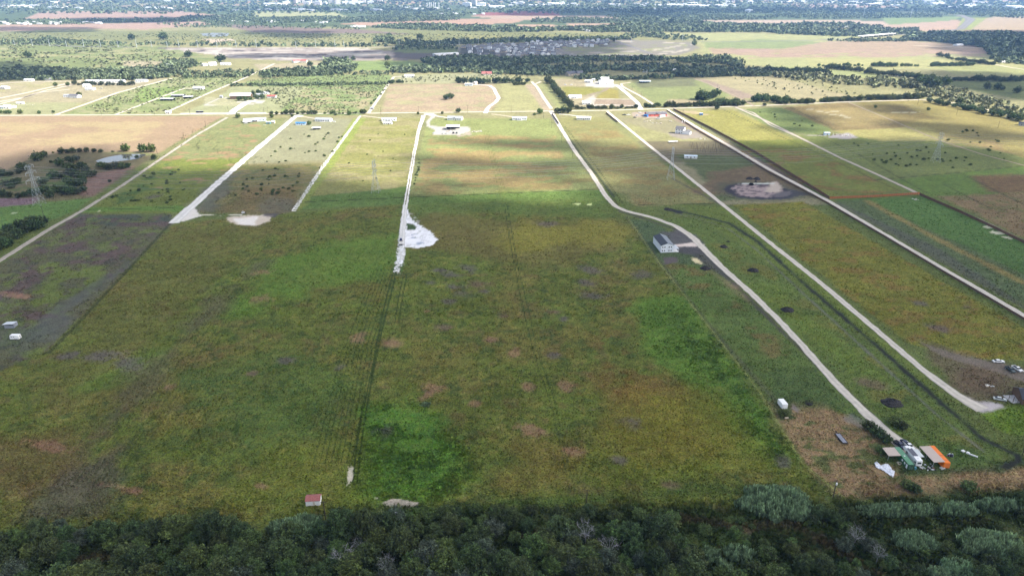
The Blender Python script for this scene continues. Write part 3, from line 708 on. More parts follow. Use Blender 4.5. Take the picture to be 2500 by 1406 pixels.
strip([(175, 222), (235, 219), (245, 226)], 4, LC(232, 222, 190), 1, .5, .2)
strip([(60, 238), (155, 238)], 4, LC(236, 222, 190), 1, .5, .2)
poly([(210, 200), (350, 200), (340, 205), (230, 206)], LC(236, 230, 210), 2, 1, .2)
# dark creek bank along the bottom
poly([(0, 1300), (200, 1275), (560, 1285), (680, 1300), (900, 1235), (1250, 1232), (1800, 1240), (2020, 1225), (2500, 1190), (2500, 2300), (0, 2300)], SH(62, 74, 42), 6, 4)
poly([(0, 1300), (900, 1250), (1800, 1250), (2500, 1230), (2500, 2300), (0, 2300)], SH(78, 78, 48), 5, 4, op=.6, patch=(9, .25, .5))
poly([(1500, 1240), (2000, 1240), (2100, 1330), (2300, 1420), (1700, 1420), (1600, 1330)], SH(60, 76, 38), 6, 4, op=.7, patch=(6, .6))
for a in ([(1640, 1260), (1820, 1290), (2000, 1260)], [(1950, 1290), (2060, 1350), (2160, 1410)], [(180, 1362), (250, 1362)], [(1250, 1310), (1330, 1306)]):
    strip(a, 4, SH(84, 74, 54), 2, 1.5, .8, .7)
strip([(900, 1262), (1400, 1218), (1800, 1190)], 5, SH(70, 88, 42), 3, 2, 1, .5)
# dark thin fence lines seen across the parcels
for a, w_ in (([(215, 512), (425, 507)], 1.0), ([(745, 493), (1000, 482), (1460, 462)], 1.2), ([(1560, 500), (1740, 497)], 1.0), ([(2130, 440), (2300, 425), (2500, 405)], 1.0),
              ([(1760, 265), (1900, 330), (2200, 468)], .9), ([(1995, 330), (2110, 385), (2260, 470)], .9), ([(2305, 450), (2420, 510)], .9), ([(1930, 262), (2040, 318)], 1.2), ([(2340, 420), (2500, 500)], .9),
              ([(420, 540), (330, 640), (180, 800), (120, 860)], 1.2)):
    strip(a, w_ * 2, SH(58, 62, 36), .8, .3, 1, .75)
# cracks and gullies
for k in range(26):
    x, y = rnd.uniform(420, 620), rnd.uniform(310, 480)
    strip([(x, y), (x + rnd.uniform(-25, 25), y + rnd.uniform(3, 14)), (x + rnd.uniform(-20, 45), y + rnd.uniform(10, 26))], 1.0, LC(96, 92, 52), .8, .8, 1, .6)
RIDGE = fbm(GX / 3.0, GY / 3.0, 31, 3)
GZ = -0.06 + 0 * GX
me = npmesh("ground", np.stack([GX, GY, GZ], -1).reshape(-1, 3),
            (lambda q: np.stack([q[:-1, :-1].ravel(), q[:-1, 1:].ravel(), q[1:, 1:].ravel(), q[1:, :-1].ravel()], -1))(np.arange(NR * NC).reshape(NR, NC)),
            None or bpy.data.materials.new("field_weeds"), COL.reshape(-1, 4))
gm = me.materials[0]; gm.use_nodes = True
t = gm.node_tree; N = t.nodes; L = t.links
b = N["Principled BSDF"]; b.inputs["Roughness"].default_value = .95; b.inputs["Specular IOR Level"].default_value = .1
at = N.new("ShaderNodeAttribute"); at.attribute_name = "Col"
tc = N.new("ShaderNodeTexCoord")
def nz(scale, detail=3, rough=.6, dist=0):
    n = N.new("ShaderNodeTexNoise"); n.inputs["Scale"].default_value = scale; n.inputs["Detail"].default_value = detail
    n.inputs["Roughness"].default_value = rough; n.inputs["Distortion"].default_value = dist
    L.new(tc.outputs["Object"], n.inputs["Vector"]); return n.outputs[0]
def mrange(s, a, b_, c, d):
    m = N.new("ShaderNodeMapRange"); L.new(s, m.inputs[0])
    for k, v in enumerate((a, b_, c, d)): m.inputs[k + 1].default_value = v
    return m.outputs[0]
def mth(op, a, b_):
    m = N.new("ShaderNodeMath"); m.operation = op
    for k, v in enumerate((a, b_)):
        if isinstance(v, (int, float)): m.inputs[k].default_value = v
        else: L.new(v, m.inputs[k])
    return m.outputs[0]
fine = mrange(nz(1.25, 3, .8), .32, .68, .30, 1.70)
mid = mrange(nz(.22, 4, .65, .6), .3, .7, .72, 1.28)
big = mrange(nz(.03, 4), .35, .65, .88, 1.12)
prod = mth('MULTIPLY', mth('MULTIPLY', fine, mid), big)
one = mth('ADD', mth('MULTIPLY', mth('SUBTRACT', prod, 1.0), at.outputs["Alpha"]), 1.0)
hue = N.new("ShaderNodeHueSaturation")
L.new(mrange(nz(.35, 3), .3, .7, .478, .522), hue.inputs["Hue"])
L.new(mrange(nz(.9, 2), .3, .7, .88, 1.15), hue.inputs["Saturation"])
L.new(one, hue.inputs["Value"]); L.new(at.outputs["Color"], hue.inputs["Color"])
L.new(hue.outputs[0], b.inputs["Base Color"])
bp = N.new("ShaderNodeBump"); bp.inputs["Distance"].default_value = .5; bp.inputs["Strength"].default_value = .7
L.new(nz(1.1, 3, .7), bp.inputs["Height"]); L.new(bp.outputs[0], b.inputs["Normal"])
ground = struct(link("ground", me))

# ---- weeds standing on the near fields: too many to count, one mass, tinted by the soil map below them
def col_at(x, y):
    r = np.clip(np.searchsorted(YS, y), 1, NR - 1)
    u = x / (np.maximum(YS[r], 60) + 55); c = np.clip(((u + 1.02) / 2.04 * (NC - 1)).round().astype(int), 0, NC - 1)
    return COL[r, c]
def weeds(n, px0, px1, py0, py1, size, name, label, seed, hgt=1.0, amin=.75, area=None):
    rs = np.random.RandomState(seed)
    px, py = rs.uniform(px0, px1, n), rs.uniform(py0, py1, n)
    P = np.array([G(a, b_) for a, b_ in zip(px, py)])
    if area:
        P = P[inside0(world_px(area), P[:, 0], P[:, 1])]; P = P + rs.randn(*P.shape) * 3.5; n = len(P)
        k = fbm(P[:, 0] / 9, P[:, 1] / 9, 15, 3) > .42; P = P[k]; n = len(P)
    c = col_at(P[:, 0], P[:, 1]); k = (c[:, 3] > amin) & (fbm(P[:, 0] / 7, P[:, 1] / 7, 5, 3) > rs.uniform(.1, .62, n))
    P, c = P[k], c[k]; n = len(P)
    s = size * rs.uniform(.5, 1.4, n) * (.6 + .8 * fbm(P[:, 0] / 12, P[:, 1] / 12, 8, 3)); th = rs.uniform(0, np.pi, n)
    cx, sx = np.cos(th) * s * .5, np.sin(th) * s * .5; h = s * hgt * rs.uniform(.35, .8, n); lean = rs.randn(2, n) * .25 * s
    z = np.zeros(n)
    V = np.stack([np.stack([P[:, 0] - cx, P[:, 1] - sx, z], 1), np.stack([P[:, 0] + cx, P[:, 1] + sx, z], 1),
                  np.stack([P[:, 0] + cx * .7 + lean[0], P[:, 1] + sx * .7 + lean[1], h], 1), np.stack([P[:, 0] - cx * .7 + lean[0], P[:, 1] - sx * .7 + lean[1], h], 1)], 1).reshape(-1, 3)
    tn = np.exp(rs.randn(n) * .22 + .06)[:, None] * np.array([[1.0, 1.0, .9]]) * (1 + rs.randn(n, 3) * .06)
    cc = np.clip(c[:, :3] * tn, .004, .5)
    o = link(name, npmesh(name, V, np.arange(n * 4).reshape(n, 4), M['weeds'], np.repeat(cc, 4, 0)))
    o['kind'] = 'stuff'; o['label'] = label
M['weeds'] = mat('weed_blades', (1, 1, 1), .85, .0, 1, vcol=True, transl=.25, spec=.1)
# ------------------------------------------------------------------ roads, drives and tracks
def road(name, pts, width, m, z=0.0, jit=.3, step=2.5, label=None):
    """pts: photo positions of the centre line; width in metres (or one per point)"""
    strip(pts, (max(width) if isinstance(width, list) else width) + .8, (.3, .3, .3), .3, .1, 0.0)      # keeps the weeds off
    P = world_px(pts); W = width if isinstance(width, (list, tuple)) else [width] * len(P)
    c, ww = [], []
    for k in range(len(P) - 1):
        d = np.hypot(*(P[k + 1] - P[k])); n = max(1, int(d / step))
        for i in range(n):
            q = i / n; c.append(P[k] * (1 - q) + P[k + 1] * q); ww.append(W[k] * (1 - q) + W[k + 1] * q)
    c.append(P[-1]); ww.append(W[-1]); c = np.array(c); ww = np.array(ww)
    for _ in range(3):
        if len(c) > 4: c[1:-1] = c[1:-1] * .5 + (c[:-2] + c[2:]) * .25
    tn = np.gradient(c, axis=0); tn /= np.hypot(tn[:, 0], tn[:, 1])[:, None] + 1e-9
    nr = np.stack([-tn[:, 1], tn[:, 0]], 1)
    s = np.arange(len(c)) * 1.0
    a = ww / 2 + jit * (fbm(s * .5, s * 0, len(name) * 7, 3) - .5) * 4
    b_ = ww / 2 + jit * (fbm(s * .5, s * 0 + 9, 5 + len(pts), 3) - .5) * 4
    OFF = np.array([1, .78, .5, .2, -.2, -.5, -.78, -1.0]); TON = np.array([.70, .93, 1.08, .90, .92, 1.08, .94, .68])
    K = len(OFF); V = np.zeros((len(c), K, 3)); T = np.zeros((len(c), K))
    wv = (fbm(s * .21, s * 0, 3, 3) - .5) * .25
    for j, q in enumerate(OFF):
        d = np.where(q > 0, a, b_) * (q + (wv if abs(q) < .9 else 0))
        V[:, j, :2] = c + nr * d[:, None]; V[:, j, 2] = z + (0 if abs(q) == 1 else .03)
        T[:, j] = TON[j] * (.86 + .30 * fbm(s * .6, s * 0 + j * 3, 11, 3))
    V = V.reshape(-1, 3); T = T.reshape(-1, 1)
    i_ = np.arange(len(c) * K).reshape(len(c), K)
    F = np.stack([i_[:-1, :-1].ravel(), i_[1:, :-1].ravel(), i_[1:, 1:].ravel(), i_[:-1, 1:].ravel()], 1)[:, ::-1]
    cols = T * np.array([[1.0, .99, .97]])
    o = link(name, npmesh(name, V, F, m, cols)); o['kind'] = 'structure'
    if label: o['label'] = label
    return o
def gravel(name, col, var=.12, weeds=0.0):
    m = mat(name, col, .95, var, .5, spec=.1, vcol=True)
    t = m.node_tree; N = t.nodes; L = t.links; b = N["Principled BSDF"]
    if weeds:                                    # worn gaps where the field shows through
        n2 = N.new("ShaderNodeTexNoise"); n2.inputs["Scale"].default_value = .45; n2.inputs["Detail"].default_value = 3
        tc = N.new("ShaderNodeTexCoord"); L.new(tc.outputs["Object"], n2.inputs["Vector"])
        r = N.new("ShaderNodeMapRange"); r.inputs[1].default_value = .5 - .1 + weeds * .2 - .1; r.inputs[2].default_value = r.inputs[1].default_value + .08
        L.new(n2.outputs[0], r.inputs[0])
        tr = N.new("ShaderNodeBsdfTransparent"); ms = N.new("ShaderNodeMixShader")
        L.new(r.outputs[0], ms.inputs[0]); L.new(tr.outputs[0], ms.inputs[1]); L.new(b.outputs[0], ms.inputs[2]); L.new(ms.outputs[0], N["Material Output"].inputs[0])
    return m
M['caliche'] = gravel('pale_caliche', (.50, .465, .41))
M['caliche2'] = gravel('worn_caliche', (.34, .31, .27), .2)
M['whiteg'] = gravel('white_limestone_gravel', (.58, .57, .55), .10)
M['whiteg_worn'] = gravel('broken_limestone_gravel', (.60, .60, .58), .1, .7)
M['dirt'] = gravel('dirt_track', (.24, .20, .15), .25)
M['asph'] = gravel('old_asphalt', (.16, .155, .155), .15)
M['frontage'] = gravel('frontage_gravel', (.46, .42, .36), .12)
R_ = road
# frontage road in pieces, left to right
R_('frontage_road', [(-60, 282.5), (300, 281), (560, 279), (900, 277), (1240, 273), (1480, 270), (1640, 265), (1840, 259), (2050, 250), (2250, 244), (2330, 252), (2420, 270), (2560, 304)], 6.5, M['frontage'], .02)
R_('farm_road', [(-40, 660), (0, 636), (120, 560), (200, 515), (300, 452), (390, 390), (480, 330), (555, 287)], [4.5, 4.5, 4.5, 4.2, 4.2, 4, 4, 5], M['caliche2'], .05)
R_('gravel_drive', [(423, 545), (470, 502), (540, 440), (620, 370), (690, 312), (722, 284)], [9, 8, 7.5, 7.5, 7, 7], M['whiteg'], .05, .6)
R_('gravel_track', [(716, 516), (740, 480), (790, 405), (838, 340), (880, 283)], 4.0, M['whiteg_worn'], .05, .6, 2)
R_('gravel_lane', [(980, 600), (985, 540), (990, 500), (1000, 440), (1012, 370), (1022, 320), (1034, 282)], [4.5, 4.5, 4, 3.6, 3.6, 4, 6], M['whiteg'], .05, .35)
R_('grass_strip', [(990, 500), (1002, 430), (1013, 360), (1021, 322), (1027, 300)], .8, mat('median_grass', (.16, .15, .08), .9, .3, .6), .09, .25)
R_('gravel_spill', [(980, 596), (978, 620), (973, 645), (970, 668)], [6, 5, 4, 3.4], M['whiteg_worn'], .05, 1.2, 2)
R_('caliche_drive', [(1345, 272), (1372, 318), (1404, 370), (1445, 425), (1478, 478), (1502, 504), (1530, 516), (1590, 530), (1650, 552), (1690, 578), (1720, 610), (1760, 650), (1830, 712), (1900, 780), (1960, 845), (2040, 935), (2110, 1005), (2170, 1060), (2230, 1105)],
   [7, 5, 4.5, 4.5, 4.8, 5, 4.8, 4.6, 5, 6, 5.5, 4.6, 4.4, 4.4, 4.4, 4.6, 5, 6.5, 8], M['caliche'], .05, .3)
R_('caliche_drive', [(1482, 272), (1560, 336), (1640, 400), (1760, 496), (1880, 593), (2000, 688), (2140, 806), (2250, 900), (2340, 968), (2400, 1000)], [5, 4.2, 4.2, 4.2, 4.2, 4.2, 4.2, 4.2, 6, 9], M['caliche'], .05, .25)
R_('caliche_drive', [(1630, 268), (1700, 310), (1790, 362), (1880, 415), (2025, 492), (2160, 572), (2300, 655), (2420, 724), (2560, 805)], 4.6, M['caliche'], .05, .25)
R_('dirt_road', [(1795, 262), (1870, 295), (1960, 340), (2050, 385), (2150, 430), (2240, 472), (2330, 510), (2420, 550), (2560, 620)], 4.2, M['caliche2'], .05, .3)
R_('dirt_road', [(1795, 262), (1840, 276), (1880, 306), (1942, 332)], 3.2, M['caliche2'], .06, .3)
R_('dirt_road', [(2070, 250), (2180, 295), (2290, 342), (2400, 378), (2560, 420)], 3.0, M['dirt'], .05, .4)
R_('country_road', [(405, 275), (500, 232), (600, 190), (670, 156)], 5.5, M['frontage'], .05)
R_('country_road', [(135, 281), (290, 226), (420, 192)], 6.0, M['frontage'], .05)
R_('country_road', [(280, 281), (330, 262), (400, 235), (450, 216), (480, 217)], 5.0, M['frontage'], .05, .8)
R_('country_road', [(-30, 246), (60, 228), (130, 212), (200, 197)], 7, M['frontage'], .05)
R_('country_road', [(-30, 254), (60, 238), (110, 222), (175, 208)], 6, M['frontage'], .05)
R_('country_road', [(-30, 262), (40, 244), (100, 226), (170, 219)], 5, M['frontage'], .05)
R_('country_road', [(0, 205), (60, 200), (190, 199)], 5, M['frontage'], .05)
R_('country_road', [(900, 276), (925, 240), (945, 210), (962, 188), (990, 188)], 5.5, M['frontage'], .05)
R_('country_road', [(1185, 277), (1192, 262), (1210, 250), (1218, 240), (1205, 216), (1195, 209), (1150, 207)], [7, 6, 6, 6, 6, 6, 5], M['whiteg'], .05, .5)
R_('country_road', [(1346, 266), (1330, 243), (1312, 214), (1298, 200)], 6, M['frontage'], .05)
R_('country_road', [(1306, 206), (1320, 200)], 5, M['frontage'], .06)
R_('country_road', [(1565, 268), (1555, 250), (1530, 228), (1505, 208)], [9, 7, 7, 8], M['whiteg'], .05)
R_('country_road', [(1598, 257), (1560, 233), (1520, 212), (1516, 205), (1540, 202)], 5, M['frontage'], .05)
R_('country_road', [(1840, 259), (1820, 246), (1780, 228), (1730, 205), (1695, 193)], 5, M['dirt'], .05)
R_('country_road', [(480, 218), (456, 216)], 4, M['frontage'], .07)
R_('paved_drive', [(560, 280), (575, 268), (600, 252), (616, 246)], [10, 12, 12, 14], M['whiteg'], .07)
R_('country_road', [(440, 277.5), (650, 276)], 5, M['whiteg'], .08)
R_('country_road', [(620, 246), (636, 240)], 5, M['whiteg'], .06)
R_('country_road', [(725, 285), (745, 286), (768, 290)], 3.5, M['frontage'], .06)
R_('country_road', [(885, 283), (910, 286), (931, 289)], 3.5, M['frontage'], .06)
R_('country_road', [(1062, 283), (1078, 286), (1092, 288)], 3.5, M['whiteg'], .06)
R_('country_road', [(1200, 279), (1225, 282), (1252, 286)], 3.5, M['frontage'], .06)
R_('country_road', [(1365, 279), (1390, 281), (1408, 284)], 3.5, M['whiteg'], .06)
R_('country_road', [(720, 285), (735, 282)], 14, M['whiteg'], .09)
R_('country_road', [(1035, 280), (1060, 279)], 9, M['whiteg'], .09)
R_('country_road', [(1440, 242), (1545, 243)], 3.2, M['whiteg'], .06)
R_('country_road', [(1455, 256), (1560, 259)], 3.2, M['whiteg'], .06)
R_('country_road', [(2430, 158), (2470, 166), (2560, 178)], 6, M['frontage'], .05)
R_('country_road', [(2230, 112), (2400, 118), (2450, 128)], 8, M['frontage'], .1)
R_('highway', [(-60, 105), (80, 109), (200, 115), (330, 116)], 16, M['asph'], .2)
R_('highway', [(640, 116.5), (900, 117), (1060, 112), (1250, 104), (1500, 98)], 10, M['frontage'], .2)
R_('highway', [(1500, 98), (1780, 103), (1960, 100), (2100, 94)], 14, M['asph'], .2)
R_('highway', [(2180, 86), (2260, 82), (2345, 72), (2372, 48), (2345, 38), (2200, 30)], [16, 18, 30, 40, 30, 30], M['asph'], .3)
R_('country_road', [(1180, 112), (1260, 138)], 9, M['asph'], .2)
R_('country_road', [(1335, 114), (1400, 140)], 9, M['asph'], .2)
R_('country_road', [(1502, 100), (1592, 133)], 11, M['asph'], .2)
# ------------------------------------------------------------------ the farm pond
pw = bpy.data.materials.new("pond_water"); pw.use_nodes = True
b = pw.node_tree.nodes["Principled BSDF"]; b.inputs["Base Color"].default_value = (.10, .10, .09, 1); b.inputs["Roughness"].default_value = .06
pb = world_px([(232, 393), (262, 384), (300, 377), (352, 376), (356, 379), (338, 388), (300, 393), (262, 398), (240, 398)])
pcx = pb.mean(0)
ring = []
for k in range(len(pb)):
    for q in (0, .33, .66):
        p = pb[k] * (1 - q) + pb[(k + 1) % len(pb)] * q
        ring.append(p + (p - pcx) * .03 * rnd.uniform(-1, 1))
V = [(pcx[0], pcx[1], .02)] + [(p[0], p[1], .02) for p in ring]
pond = MB().add(V, [(0, k + 1, (k + 1) % len(ring) + 1) for k in range(len(ring))]).build("pond_water", pw); struct(pond, 'small farm pond among the dark trees')
lk = world_px([(488, 83), (520, 81), (560, 82), (555, 89), (520, 91), (495, 88)])
lake = MB().add([(p[0], p[1], .3) for p in lk], [tuple(range(len(lk)))]).build("lake_water", pw); struct(lake, 'shallow far lake')
# ------------------------------------------------------------------ fences
def fence(pts, h, m, name, label, post=2.4, group=None):
    P = world_px(pts); o = thing(name, label, 'fence', (P[0][0], P[0][1], 0), 0, group)
    pn = MB(); po = None; tot = sum(float(np.hypot(*(P[k + 1] - P[k]))) for k in range(len(P) - 1)); post = max(post, tot / 90)
    for k in range(len(P) - 1):
        a, b_ = P[k] - P[0], P[k + 1] - P[0]; d = b_ - a; ln = np.hypot(*d); rz = math.atan2(d[1], d[0]); c = (a + b_) / 2
        pn.box((c[0], c[1], h / 2 + .05), (ln, .06, h - .06), 0, rz)
        n = int(ln / post)
        for i in range(n + 1):
            q = a + d * i / max(1, n)
            if po is None: po = MB().box((0, 0, 0), (.14, .14, h + .1)).build('post', M['brown'], o); w_ = po
            else: w_ = po.copy(); C.objects.link(w_)
            w_.location = (q[0] + .12 * math.sin(rz), q[1] - .12 * math.cos(rz), h / 2 + .04); w_.rotation_euler = (0, 0, rz)
    pn.build('board_panel', m, o)
    return o
fence([(2025, 486), (2130, 482), (2245, 475)], 2.2, M['fence_orange'], 'wooden_fence', 'orange new board fence running across the field between two tracks')
fence([(2245, 477), (2340, 518), (2430, 560), (2560, 624)], 2.2, M['fence'], 'wooden_fence', 'brown board fence beside the track, running from the orange fence to the right edge')
fence([(1644, 269), (1740, 318), (1850, 378), (1950, 440), (2024, 486)], 2.6, M['fence'], 'wooden_fence', 'long dark board fence right of the rightmost drive, ending at the orange fence')
fence([(1628, 271), (1700, 318), (1790, 370), (1880, 424), (2020, 498), (2160, 580), (2300, 664), (2420, 734), (2560, 818)], 1.6, M['brown'], 'wooden_fence', 'low dark fence along the left side of the longest right-hand drive')
fence([(1480, 277), (1495, 290), (1508, 300)], 2.2, M['fence'], 'wooden_fence', 'short dark fence beside the head of the drive left of the unfinished house')
fence([(1348, 280), (1364, 304)], 2.2, M['fence'], 'wooden_fence', 'short dark fence at the entrance of the bent caliche drive')
# ------------------------------------------------------------------ buildings
def gable(w, d, h, rh, over=.4, axis=0, th=.15):
    """walls (open box with gable ends) and roof slabs; ridge along axis 0=x 1=y"""
    W, Rf = MB(), MB()
    x, y = w / 2, d / 2
    if axis == 0:
        prof = [(-y, 0), (y, 0), (y, h), (0, h + rh - .02), (-y, h)]
        V = [(-x, p[0], p[1]) for p in prof] + [(x, p[0], p[1]) for p in prof]
    else:
        prof = [(-x, 0), (x, 0), (x, h), (0, h + rh - .02), (-x, h)]
        V = [(p[0], -y, p[1]) for p in prof] + [(p[0], y, p[1]) for p in prof]
    W.add(V, [(0, 1, 2, 3, 4), (9, 8, 7, 6, 5), (0, 4, 9, 5), (2, 1, 6, 7), (1, 0, 5, 6)])
    hw = (y if axis == 0 else x); ln = (x if axis == 0 else y) + over
    sl = rh / hw
    for s in (-1, 1):
        e = hw + over; ze = h - sl * over
        q = [(s * e, ze + .02), (0, h + rh + .02), (0, h + rh + .02 + th), (s * e, ze + .02 + th)]
        pts = [((-ln, a, z) if axis == 0 else (a, -ln, z)) for a, z in q] + [((ln, a, z) if axis == 0 else (a, ln, z)) for a, z in q]
        Rf.add(pts, [(0, 1, 2, 3), (7, 6, 5, 4), (0, 4, 5, 1), (1, 5, 6, 2), (2, 6, 7, 3), (3, 7, 4, 0)])
    return W, Rf
_win = {}
def window(parent, x, y, z, w=1.0, h=1.1, side='f', name='window', m=None):
    k = (round(w, 2), round(h, 2), side, name)
    if k not in _win:
        bm = MB()
        dx, dy = (w, .08) if side in 'fb' else (.08, w)
        bm.box((0, 0, 0), (dx, dy, h))
        _win[k] = bm.build(name, m or M['glass']); o = _win[k]
    else:
        o = _win[k].copy(); C.objects.link(o)
    o.parent = parent; o.location = (x, y, z)
    return o
def place(pL, pR):
    a, b_ = np.array(G(*pL)), np.array(G(*pR)); d = b_ - a
    return a, b_, float(np.hypot(*d)), math.atan2(d[1], d[0])
def house(pL, pR, depth, h, rh, label, cat='house', name='house', wall='white', roof='grey_roof', axis=0, nwin=4, porch=None, extra=None, door=True, over=.4, group=None, big=False):
    a, b_, w, rz = place(pL, pR)
    c = (a + b_) / 2 + np.array([-math.sin(rz), math.cos(rz)]) * depth / 2
    o = thing(name, label, cat, (c[0], c[1], 0), rz, group)
    W, Rf = gable(w, depth, h, rh, over, axis)
    if extra == 'cross':                         # a front-facing gable
        Rf.add([(-2.6, -depth / 2 - .5, h), (2.6, -depth / 2 - .5, h), (0, -depth / 2 - .5, h + rh * .8), (0, 0, h + rh * .8)], [(0, 2, 3), (2, 1, 3), (0, 1, 2)])
    W.build('wall', M[wall], o); Rf.build('roof', M[roof], o)
    y = -depth / 2 - .03
    for k in range(nwin):
        xx = -w / 2 + w * (k + .75) / (nwin + .5)
        if door and k == nwin // 2: window(o, xx, y, 1.05, 1.1, 2.1, 'f', 'door', M['brown'])
        else: window(o, xx, y, min(1.6, h * .6), min(1.3, w / nwin * .5), 1.1)
    window(o, w / 2 + .03, 0, min(1.6, h * .6), 1.1, 1.1, 'r')
    if porch:
        pw_, pd = porch
        pm = MB(); pm.box((0, -depth / 2 - pd / 2 - .05, h * .84), (pw_, pd, .12))
        pf = MB(); pf.box((0, -depth / 2 - pd / 2 - .05, .22), (pw_, pd, .36))
        for s in (-1, -.33, .33, 1): pf.box((s * (pw_ / 2 - .15), -depth / 2 - pd + .05, h * .42 + .18), (.14, .14, h * .82 - .28))
        pm.build('porch_roof', M[roof], o); pf.build('porch', M['brown' if wall != 'white' else 'white'], o)
    if extra == 'chimney': MB().box((w * .2, .5, h + rh * .9), (.8, .8, 1.4)).build('chimney', M['tan_wall'], o)
    return o
def open_shed(pL, pR, depth, h, rh, label, roof='pale_roof', name='shed', cat='shed', group=None, fill=None, wall='dark'):
    a, b_, w, rz = place(pL, pR)
    c = (a + b_) / 2 + np.array([-math.sin(rz), math.cos(rz)]) * depth / 2
    o = thing(name, label, cat, (c[0], c[1], 0), rz, group)
    _, Rf = gable(w, depth, h, rh, .5, 0)
    Rf.build('roof', M[roof], o)
    p = MB(); n = max(2, int(w / 5))
    for s in (-1, 1):
        for k in range(n + 1): p.box((-w / 2 + .1 + (w - .2) * k / n, s * (depth / 2 - .1), h / 2), (.18, .18, h))
    p.build('post_frame', M['steel'], o)
    bw = MB(); bw.box((0, depth / 2 - .25, h * .45), (w - .5, .08, h * .9)); bw.box((-w / 2 + .3, 0, h * .45), (.08, depth - .8, h * .9)); bw.build('back_wall', M[wall], o)
    return o
H = house
H((595, 299), (650, 296), 8, 2.9, 1.4, 'pale blue-grey mobile home with a dark porch, left of the wide gravel drive', wall='blue_white', roof='pale_roof', porch=(6, 2.5), nwin=6)
open_shed((594, 302), (613, 301), 5, 2.3, .5, 'small white carport in front of the pale blue-grey mobile home', 'white_roof', 'carport', 'carport')
H((650, 303), (660, 303), 4, 2.4, .8, 'little teal garden shed right of the pale blue-grey mobile home', 'shed', 'shed', 'teal', 'pale_roof', nwin=1)
H((664, 302), (670, 302), 4, 2.8, 1.0, 'small cream garden shed beside the teal one', 'shed', 'shed', 'beige_wall', 'white_roof', nwin=1)
H((722, 306), (746, 306), 6, 2.6, 1.0, 'low blue-roofed cottage right of the wide white gravel drive', wall='blue_white', roof='blue', nwin=4)
H((769, 297), (806, 298), 9, 2.9, 1.8, 'white house with a plain grey roof, right of the low blue-roofed cottage', roof='grey_roof', porch=(7, 2), nwin=6)
open_shed((763, 318), (783, 317), 6, 2.6, .6, 'open-fronted dark shed with white roof edge below the grey-roofed white house', 'white_roof')
H((932, 297), (968, 296), 9, 3.0, 1.2, 'white mobile home with pale roof, left of the white gravel lane', roof='pale_roof', porch=(8, 2.5), nwin=5)
H((935, 304), (957, 304), 4.5, 2.2, .4, 'flat white trailer parked in front of the mobile home left of the gravel lane', 'trailer', 'office_trailer', 'white', 'white_roof', nwin=4)
H((1092, 294), (1127, 295), 10, 3.0, 2.4, 'white house with grey gabled roof just above the white barn yard', roof='grey_roof', extra='cross', nwin=6)
open_shed((1090, 318), (1121, 318), 13, 4.6, 1.2, 'white-roofed open barn full of machinery in the white gravel yard', 'white_roof', 'barn', 'barn')
H((1251, 294), (1286, 294), 9, 3.0, 1.2, 'long mobile home with pale roof and dark porch, right of the open barn', roof='pale_roof', porch=(8, 2.2), nwin=6)
H((1408, 293), (1442, 294), 9, 3.2, 1.3, 'bright white mobile home right of the bent drive head', roof='white_roof', nwin=7)
H((1579, 285), (1628, 284), 12, 3.2, 2.2, 'unfinished house with red wrap walls and grey shingle roof among building clutter', wall='red_wall', roof='shingle', nwin=4, extra='cross')
H((1571, 285), (1580, 286), 6, 2.6, .1, 'bright blue cargo container beside the unfinished red house', 'container', 'cargo_container', 'blue', 'blue', nwin=1, over=0)
H((1612, 287), (1624, 286), 3, 2.4, .4, 'white travel trailer right in front of the unfinished red house', 'trailer', 'camper_trailer', 'rv', 'white_roof', nwin=2)
kh = H((1648, 326), (1668, 328), 9, 6.2, 2.8, 'tall two-storey white house with grey roof standing alone', roof='shingle', nwin=3, axis=0)
for k in range(3): window(kh, -4 + 3.6 * k, -4.54, 4.7, 1.1, 1.3)
WW, RR = gable(9, 7, 3.6, 1.6, .3, 1); a_ = WW.build('wall', M['white'], kh); a_.location = (9.6, -1.5, 0); a_ = RR.build('roof', M['shingle'], kh); a_.location = (9.6, -1.5, 0)
H((1671, 387), (1702, 388), 6, 2.6, .3, 'white office trailer standing in the shaded bare lot', 'trailer', 'office_trailer', 'white', 'blue_white', nwin=3)
open_shed((1634, 349), (1654, 348), 3, 1.2, .1, 'low white flatbed trailer by the pile field', 'white_roof', 'flat_trailer', 'trailer')
H((1709, 282), (1716, 282), 4.5, 2.8, .1, 'blue tank shed with a white end in the yellow field', 'shed', 'shed', 'blue', 'blue_white', nwin=1, over=.1)
H((2013, 331), (2026, 331), 5, 3.0, .6, 'pale blue shed beside the rubble slab in the shaded right-hand parcel', 'shed', 'shed', 'blue_white', 'blue_white', nwin=1)
gp = thing('gate_pillar', 'pair of white gate pillars beside the long right-hand drive', 'gate', G(1668, 300) + (0,))
for s in (-1, 1): MB().box((s * 1.5, 0, 1.3), (.8, .8, 2.6)).box((s * 1.5, 0, 2.68), (1.0, 1.0, .15)).build('pillar', M['white'], gp)
